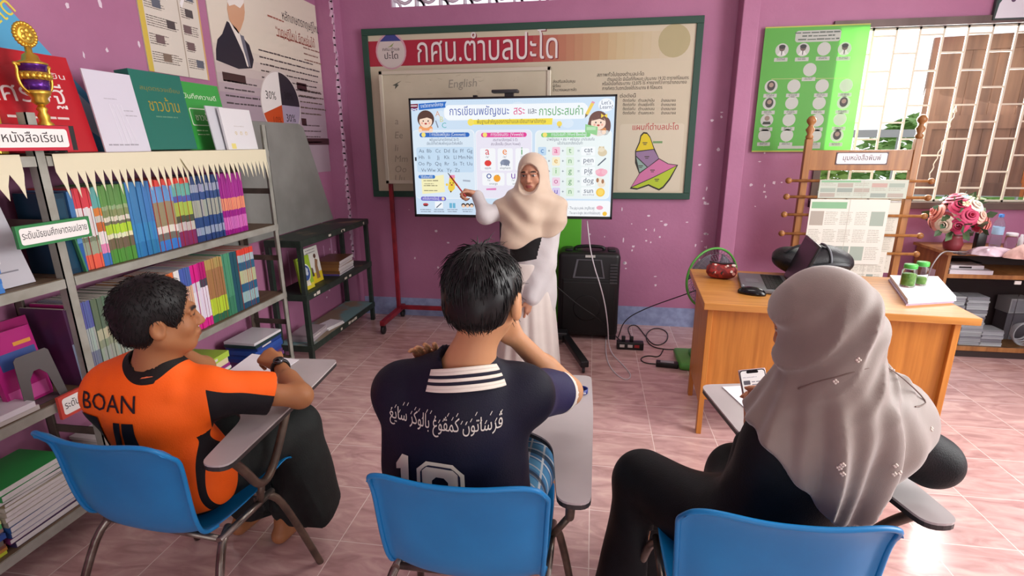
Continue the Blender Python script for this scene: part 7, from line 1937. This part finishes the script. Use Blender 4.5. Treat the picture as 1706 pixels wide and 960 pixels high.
    wa = MB(); wa.v = wt.v; wa.f = wt.f; wa.m = wt.m; wa.sm = wt.sm; wa.c = wt.c; wa.add(wt2.v, wt2.f, 0, True); ow = wa.build('watch', pm('black_watch_strap', '#141416', .4), root)
    upn = (V3(.35, -.5, .8) - wd * V3(.35, -.5, .8).dot(wd)).normalized(); Mw = mat_axes(wc + upn * .030 - root.location, wd.cross(upn), wd, upn)
    MB().lathe([(.017, -.004), (.019, 0), (.018, .007), (.015, .009)], 20, Mw).build('watch_case', pm('watch_steel', '#55555a', .25, .8), ow); MB().lathe([(.001, .0085), (.0145, .0092)], 20, Mw).build('watch_face', pm('watch_face', '#101014', .15), ow)
    # dark sarong over the lap and shins
    def sarong(P):
        d = smin(cap(P, J['pelvis'] + V3(.07, .0, -.02), kR + V3(.01, .01, .0), .098, .082), cap(P, J['pelvis'] + V3(-.07, 0, -.02), kL, .098, .08), .08)
        sk = smin(cap(P, kR + V3(.02, .01, -.02), V3(-1.05, 1.615, .16), .080, .112), cap(P, kL, V3(-1.28, 1.62, .16), .08, .112), .09)
        d = smin(d, sk, .05)
        an = np.arctan2(P[:, 1] - 1.6, P[:, 0] + 1.2); dn = np.clip((.5 - P[:, 2]) / .3, 0, 1)
        d = d + .006 * dn * np.sin(an * 9 + 1) + .004 * wob(P, 28, 31)
        cut = .135 - P[:, 2] - .10 * np.clip((P[:, 0] + 1.12) / .1, 0, 1) * 0 + .03 * np.sin(an * 3)
        d = smax(d, cut, .006)
        return np.maximum(d, .406 - P[:, 2] - np.maximum(P[:, 1] - 1.53, 0) * 30)
    sdf_object('sarong', sarong, (-1.56, 1.10, .08), (-.88, 1.82, .64), .006, pm('dark_green_black_cloth', '#121816', .8, col2='#0d1110', nscale=30, bump=.2, bscale=200), root)
student_orange()

# ---------------------------------------------------------------- student in the grey headscarf (right)
def student_scarf():
    root = empty('person', (.47, 1.24, 0), 'seated student in a long grey-brown headscarf and black robe, looking at a phone', 'person')
    R = frame((-.30, 1, 0)); Rh = frame((-.72, .62, -.42))
    Hc = V3(.512, 1.205, 1.130)
    J = dict(pelvis=V3(.475, 1.235, .52), chest=V3(.545, 1.20, .815), neck=V3(.54, 1.19, .975), shL=V3(.462, 1.165, .830), shR=V3(.680, 1.225, .89), R=R, w=.95)
    ph = pY(1260, 658, 1.46)                    # the phone
    wL = ph + V3(-.025, -.085, -.055); wR = ph + V3(.105, -.06, -.03)
    eL = elbow_of(J['shL'], wL, .275, .235, (-.25, -.3, -1)); eR = pY(1552, 768, 1.25)
    wR = ph + V3(.115, -.035, .0)
    hL = hand_parts(wL, (.10, .55, .62), (.55, -.35, .75), (.8, -.1, -.1), (.55, .6, .65, .7), thumb=(.75, .25, .55), s=.92, tcurl=.2)
    hR = hand_parts(wR, (-.85, .15, .30), (-.2, -.1, -.95), (-.2, -.75, .3), (.12, .35, .7, .8), thumb=(.6, .6, .2), s=.92)
    base, lip = C('#b98360'), C('#9a5a52')
    kR, kL = V3(.50, 1.60, .465), V3(.195, 1.52, .47); aR, aL = V3(.44, 1.64, .09), V3(.165, 1.47, .09)
    def body(P):
        d = head_sdf(P, Hc, Rh, .98)
        d = smin(d, cap(P, Hc + V3(.01, -.01, -.05), J['neck'] + V3(0, 0, -.02), .048, .056), .03)
        d = smin(d, torso_sdf(P, J, -.016), .05)
        d = smin(d, limb(P, [J['shR'], eR, wR], [.040, .034, .023]), .03); d = smin(d, limb(P, [J['shL'], eL, wL], [.040, .034, .023]), .03)
        d = smin(d, hand_sdf(P, hL), .012); d = smin(d, hand_sdf(P, hR), .012)
        for k_, a_, x in ((kR, aR, .08), (kL, aL, -.08)):
            d = smin(d, limb(P, [J['pelvis'] + V3(x, .03, -.01), k_, a_], [.07, .048, .036]), .04)
            d = smin(d, cap(P, a_ + V3(0, -.03, -.05), a_ + V3(-.04, .11, -.064), .034, .024), .03)
        return d
    sdf_object('body', body, (-.02, .98, 0), (.86, 1.80, 1.27), .0055, mskin, root, col=lambda P: head_col(P, Hc, Rh, .98, base, lip))
    def robe(P):
        d = torso_sdf(P, J, .022)
        d = smin(d, limb(P, [J['shR'], eR, wR.lerp(eR, .30)], [.064, .058, .046]), .04); d = smin(d, limb(P, [J['shL'], eL, wL.lerp(eL, .22)], [.064, .058, .044]), .04)
        lg = smin(cap(P, J['pelvis'] + V3(.06, .02, -.01), kR, .108, .088), cap(P, J['pelvis'] + V3(-.07, .0, -.01), kL, .112, .090), .16)
        sk = smin(cap(P, kL + V3(-.01, .0, -.03), aL + V3(-.0, -.02, .0), .085, .115), cap(P, kR, aR, .08, .11), .16)
        d = smin(smin(d, lg, .05), sk, .05)
        low = np.clip((.62 - P[:, 2]) / .3, .25, 1)
        d = d + (.008 * wob(P, 20, 41, (1, 1, .45)) + .004 * wob(P, 45, 43)) * low
        d = np.maximum(d, .035 - P[:, 2]); d = np.maximum(d, -cap(P, J['neck'] + V3(0, 0, -.01), J['neck'] + V3(0, 0, .3), .05, .07))
        return np.maximum(d, .408 - P[:, 2] - np.maximum(P[:, 1] - 1.47, 0) * 30 - np.maximum(.22 - P[:, 0], 0) * 30)
    sdf_object('robe', robe, (-.10, .98, .0), (.90, 1.82, 1.02), .0065, pm('black_robe_cloth', '#0d0d10', .6, col2='#111216', nscale=20, bump=.15, bscale=260, sheen=0, spec=.25), root)
    # headscarf: cap of cloth over the head falling in folds over the back
    hup = Rh[:, 2]; hf = Rh[:, 1]
    bc = J['chest']; LL = V3(.350, 1.06, .93); BB = V3(.575, 1.0, .66)
    def scarf(P):
        q = (P - A3(Hc)) @ Rh
        hd = ell(q, (0, -.016, .016), (.088, .108, .106))
        hd = smin(hd, ell(q, (0, .016, -.07), (.070, .062, .066)), .04)
        an = np.arctan2(P[:, 0] - .53, -(P[:, 1] - 1.2)); 
        nk = cap(P, Hc + V3(.022, -.025, -.03), J['neck'] + V3(.012, -.02, -.03), .086, .102)
        ts = torso_sdf(P, J, .030)
        shl = limb(P, [J['shR'] + V3(-.01, -.0, .01), J['shR'].lerp(eR, .22)], [.080, .078]); shl2 = limb(P, [J['shL'] + V3(.0, -.0, .01), J['shL'].lerp(eL, .20)], [.062, .058])
        bk = smin(smin(ts, shl, .06), shl2, .06)
        d = smin(hd, nk, .04); d = smin(d, bk, .08)
        dn = np.clip((1.04 - P[:, 2]) / .22, 0, 1)
        fold = .026 * (1 - np.abs(np.sin(an * 3.6 + .9 * np.sin(P[:, 2] * 6) + .6))) ** 1.4 - .010 + .008 * np.sin(an * 15 + 1.2 + P[:, 2] * 8)
        hz = np.clip((P[:, 2] - .98) / .1, 0, 1)
        dg = P @ A3((.80, .15, -.58)); sw = (.009 * (1 - np.abs(np.sin(dg * 46 + 1.4 + .9 * np.sin(P[:, 0] * 11 + P[:, 2] * 17)))) ** 1.4 + .003 * np.sin(dg * 120)) * np.clip((P[:, 2] - .93) / .1, 0, 1) * np.clip((1.235 - P[:, 2]) / .06, .0, 1)
        d = d - (fold + .020) * dn * .8 - sw - .002 * wob(P, 34, 51)
        # lower edge: high at the left elbow, falling to a point on the back, then level to the right
        lx = P[:, 0]
        edge = np.where(lx < .575, .925 - (lx - .345) * 1.09, .674 + np.maximum(lx - .70, 0) * .60)
        edge = edge + .10 * np.clip((P[:, 1] - 1.20) / .12, 0, 1) + .006 * np.sin(an * 15)
        d = smax(d, edge - P[:, 2], .006)
        # face opening
        d = np.maximum(d, -ell(q, (0, .135, -.012), (.056, .078, .080)))
        return d
    def thick(P):
        d = scarf(P); return d
    msc = pm('grey_brown_scarf_cloth', '#84766d', .58, col2='#796b63', nscale=6, bump=.1, bscale=500, sheen=.5)
    o, Vs, Qs = sdf_object('headscarf', thick, (.20, .94, .60), (.92, 1.46, 1.30), .005, msc, root)
    bv = bvh_of(Vs, Qs)
    # hem seam line of the upper layer and the little flower beads
    def cast(px, py):
        h = bv.ray_cast(CAMP, ray(px, py).normalized(), 3.0); return h
    seam = []
    for px, py in ((1330, 648), (1362, 636), (1394, 628), (1420, 620), (1450, 612), (1480, 609), (1505, 614), (1525, 625), (1536, 640), (1545, 655), (1545, 668), (1535, 677), (1524, 678)):
        h = cast(px, py)
        if h[0] is not None: seam.append(h[0] + h[1] * .001 - root.location)
    if len(seam) > 3: MB().tube(smooth_path(seam, 2), .0016, 6).build('seam', pm('scarf_seam', '#6d5a52', .6), root)
    bd_m = pm('pearly_bead', '#d8ccc0', .25)
    for px, py in ((1392, 636), (1398, 780), (1404, 790), (1492, 776), (1499, 788), (1490, 790), (1486, 617), (1404, 775), (1552, 715), (1430, 600)):
        h = cast(px, py)
        if h[0] is not None:
            b = MB()
            for k in range(4): x, y, _ = frame_of(h[1]); b.ball(h[0] - root.location + (x * math.cos(k * 1.57) + y * math.sin(k * 1.57)) * .0034, .0028, 8)
            b.build('bead_flower', bd_m, root)
    # the phone, held in the left hand
    pn = (CAMP + V3(.35, .1, -.1) - ph).normalized(); pu = V3(-.18, .35, 1); pu = (pu - pn * pu.dot(pn)).normalized(); px_ = pu.cross(pn)
    Mp = mat_axes((0, 0, 0), px_, pu, pn)
    e = empty('smartphone', ph, 'smartphone in a clear case held by the student in the headscarf', 'phone')
    MB().rbox(-.037, .037, -.074, .074, -.0075, -.0005, .003, M=Mp).build('phone_case', pm('pinkish_clear_case', '#c9b6b8', .2), e)
    m = MB(); m.plane((0, 0, 0), px_, pu, pn); m.dz = .0003
    m.rect(-.035, -.072, .070, .144, '#131316', .009, 0); m.rect(-.0325, -.0695, .065, .139, '#cfcdcb', .007, 1); m.rect(-.016, .062, .032, .0075, '#131316', .003, 2)
    m.rect(-.028, .030, .018, .012, '#55525a', .002, 2); m.lines(-.006, .036, .03, 2, .008, .003, '#77747c', l=2); m.lines(-.004, .010, .03, 3, .010, .003, '#8d8a92', l=2); m.lines(-.028, .05, .05, 1, .01, .002, '#9d9aa0', l=2)
    m.build('phone_screen', pm('phone_screen', '#000000', .2, attr='Col', emit='attr', estr=.55), e)
student_scarf()

# ---------------------------------------------------------------- teacher at the screen
def teacher():
    YT_ = 3.12
    root = empty('person', (-.36, YT_, 0), 'standing teacher in a cream headscarf and white dress, pointing at the screen', 'person')
    R = frame((.05, -1, 0)); Rh = frame((-.20, -1, -.10), roll=-.03)
    Hc = V3(-.352, YT_ - .01, 1.345); hs = .93
    J = dict(pelvis=V3(-.375, YT_ + .02, .74), chest=V3(-.36, YT_ + .01, 1.00), neck=V3(-.352, YT_ + .01, 1.215), shR=V3(-.490, YT_ + .0, 1.135), shL=V3(-.228, YT_ + .01, 1.120), R=R, w=.86)
    wR = pY(795, 325, YT_ - .02); eR = pY(832, 352, YT_ - .10); eR = elbow_of(J['shR'], wR, .165, .150, (0, -.6, -.6))
    eL = pY(908, 440, YT_ - .02); wL = pY(884, 498, YT_ - .11)
    hR = hand_parts(wR, (-.95, -.1, .22), (.1, -.5, -.8), (.0, -.4, .9), (1.05, 1.25, 1.3, 1.35), thumb=(.75, .45, .3), s=.86, tcurl=.5)
    hL = hand_parts(wL, (-.06, -.08, -1), (-.6, .8, .0), (-.6, -.6, 0), (.28, .32, .38, .42), s=.88)
    base, lip = C('#b5846a'), C('#97524c')
    def body(P):
        d = head_sdf(P, Hc, Rh, hs, ears=False)
        d = smin(d, cap(P, Hc + V3(0, .01, -.05), J['neck'] + V3(0, 0, -.02), .044, .052), .03)
        d = smin(d, torso_sdf(P, J, -.016), .05)
        d = smin(d, limb(P, [J['shR'], eR, wR], [.036, .030, .021]), .03); d = smin(d, limb(P, [J['shL'], eL, wL], [.036, .030, .021]), .03)
        d = smin(d, hand_sdf(P, hR), .010); d = smin(d, hand_sdf(P, hL), .010)
        for x in (-.08, .08):
            d = smin(d, limb(P, [J['pelvis'] + V3(x, 0, -.02), V3(-.38 + x, YT_, .42), V3(-.385 + x, YT_ + .02, .08)], [.075, .048, .034]), .04)
            d = smin(d, cap(P, V3(-.385 + x, YT_ + .04, .032), V3(-.38 + x, YT_ - .10, .024), .030, .022), .03)
        return d
    def bcol(P):
        c = head_col(P, Hc, Rh, hs, base, lip); return c
    sdf_object('body', body, (-.90, YT_ - .26, 0), (-.06, YT_ + .20, 1.50), .0042, mskin, root, col=bcol)
    def blouse(P):
        d = torso_sdf(P, J, .018)
        hip = J['pelvis'] + V3(.01, 0, -.16)
        d = smin(d, ell(P, hip, (.160, .128, .24)), .08)
        d = smin(d, limb(P, [J['shR'], eR, wR.lerp(eR, .06)], [.056, .048, .038]), .035); d = smin(d, limb(P, [J['shL'] + V3(-.01, 0, 0), eL, wL.lerp(eL, .04)], [.066, .062, .044]), .035)
        d = d + .005 * wob(P, 26, 61, (1, 1, .4)) + .0025 * wob(P, 60, 63)
        d = smax(d, .44 - P[:, 2], .008)
        return np.maximum(d, -cap(P, J['neck'] + V3(0, 0, -.02), J['neck'] + V3(0, 0, .3), .05, .07))
    def a_blk(P):
        q = P - A3(J['chest']); return np.where((P[:, 1] < YT_) & (cap(P, J['shL'], eL, .085) > -.0), np.minimum(np.minimum(P[:, 2] - (.845 + .22 * (P[:, 0] + .36)), 1.02 - P[:, 2]), np.minimum(P[:, 0] + .485, -.24 - P[:, 0])), -1)
    mb_ = pattern_mat('white_dress_cloth', '#c6c2c2', [('blk', '#0e0d0f')], .7, col2='#bcb8b9', nscale=8, sheen=.3)
    sdf_object('dress_top', blouse, (-.86, YT_ - .26, .42), (-.08, YT_ + .22, 1.24), .005, mb_, root, attrs={'blk': a_blk})
    def skirt(P):
        z = P[:, 2]; t = np.clip((.82 - z) / .8, 0, 1); rx = .145 + .075 * t; ry = .11 + .075 * t
        an = np.arctan2(P[:, 1] - YT_, P[:, 0] + .385)
        q0 = (P[:, 0] + .385) / rx; q1 = (P[:, 1] - YT_ - .01) / ry; rr = np.sqrt(q0 * q0 + q1 * q1)
        d = (rr - 1) * ry * .92 + .010 * t * np.sin(an * 9 + 1 + z * 2) + .004 * t * np.sin(an * 17)
        return np.maximum(np.maximum(d, z - .82), .03 - z)
    sdf_object('skirt', skirt, (-.66, YT_ - .25, .0), (-.10, YT_ + .26, .86), .007, pm('white_skirt_cloth', '#d5cdc6', .75, col2='#cbc2bb', nscale=5, sheen=.3), root)
    def scarf(P):
        q = ((P - A3(Hc)) @ Rh) / hs
        hd = ell(q, (0, -.014, .022), (.094, .114, .108)); hd = smin(hd, ell(q, (0, .030, -.085), (.080, .075, .075)), .04)
        nk = cap(P, Hc + V3(.0, .02, -.03), J['neck'] + V3(0, .0, -.03), .085, .105)
        ch = torso_sdf(P, J, .036)
        sh = smin(limb(P, [J['shR'], J['shR'].lerp(eR, .25)], [.070, .066]), limb(P, [J['shL'], J['shL'].lerp(eL, .30)], [.072, .070]), .05)
        dr = cap(P, J['neck'] + V3(-.02, -.05, -.05), V3(-.44, YT_ - .10, .96), .11, .085)
        d = smin(hd * hs, nk, .04); d = smin(d, smin(ch, sh, .05), .07); d = smin(d, dr, .06)
        an = np.arctan2(P[:, 0] + .352, -(P[:, 1] - YT_)); dn = np.clip((1.24 - P[:, 2]) / .15, 0, 1)
        g = P @ A3((.5, .1, .86)); sw = .007 * np.sin(g * 52 + 1.5 * np.sin(P[:, 0] * 14)) * np.clip((1.29 - P[:, 2]) / .05, 0, 1) * np.clip((P[:, 2] - .98) / .1, 0, 1)
        d = d - .008 * np.sin(an * 6 + 1) * dn - sw - .002 * wob(P, 40, 71)
        edge = .905 + .30 * (P[:, 0] + .53) + .14 * np.clip((P[:, 1] - YT_) / .1, 0, 1) + .012 * np.sin(P[:, 0] * 34)
        edge = np.minimum(edge, 1.03)
        d = smax(d, edge - P[:, 2], .006)
        d = np.maximum(d, -ell(q, (0, .128, -.010), (.082, .096, .096)))
        return d
    sdf_object('headscarf', scarf, (-.66, YT_ - .27, .86), (-.08, YT_ + .24, 1.50), .0045, pm('cream_scarf_cloth', '#c6b19c', .6, col2='#bba691', nscale=5, bump=.1, bscale=500, sheen=.5), root)
    # wrist watch on the hanging arm
    wd = (wL - eL).normalized(); wc = wL - wd * .004; x, y, _ = frame_of(wd)
    ow = MB().tube([wc + (x * math.cos(a) + y * math.sin(a)) * .026 - root.location for a in [2 * pi * i / 24 for i in range(24)]], .0045, 8, closed=True).build('watch', pm('watch_steel_bright', '#b5aa98', .25, .8), root)
    upn = (V3(.2, -1, 0) - wd * V3(.2, -1, 0).dot(wd)).normalized()
    MB().lathe([(.014, -.003), (.016, 0), (.015, .006), (.001, .0065)], 18, mat_axes(wc + upn * .027 - root.location, wd.cross(upn), wd, upn)).build('watch_case', pm('watch_steel_bright', '#b5aa98'), ow)
    # red marker in the pointing hand
    a = hR[1][0][1]; tip = pY(746, 288, YT_ - .02); b0 = Vector(a) + V3(.03, 0, -.015)
    mk = empty('marker_pen', b0, 'thin red marker pen held up in the pointing hand of the teacher', 'pen')
    MB().tube([V3(0, 0, 0), (tip - b0) * .86], .0045, 10).build('barrel', pm('red_marker', '#b02a34', .35), mk); MB().tube([(tip - b0) * .86, tip - b0], [.0035, .0015], 8).build('tip', mblk, mk)
teacher()
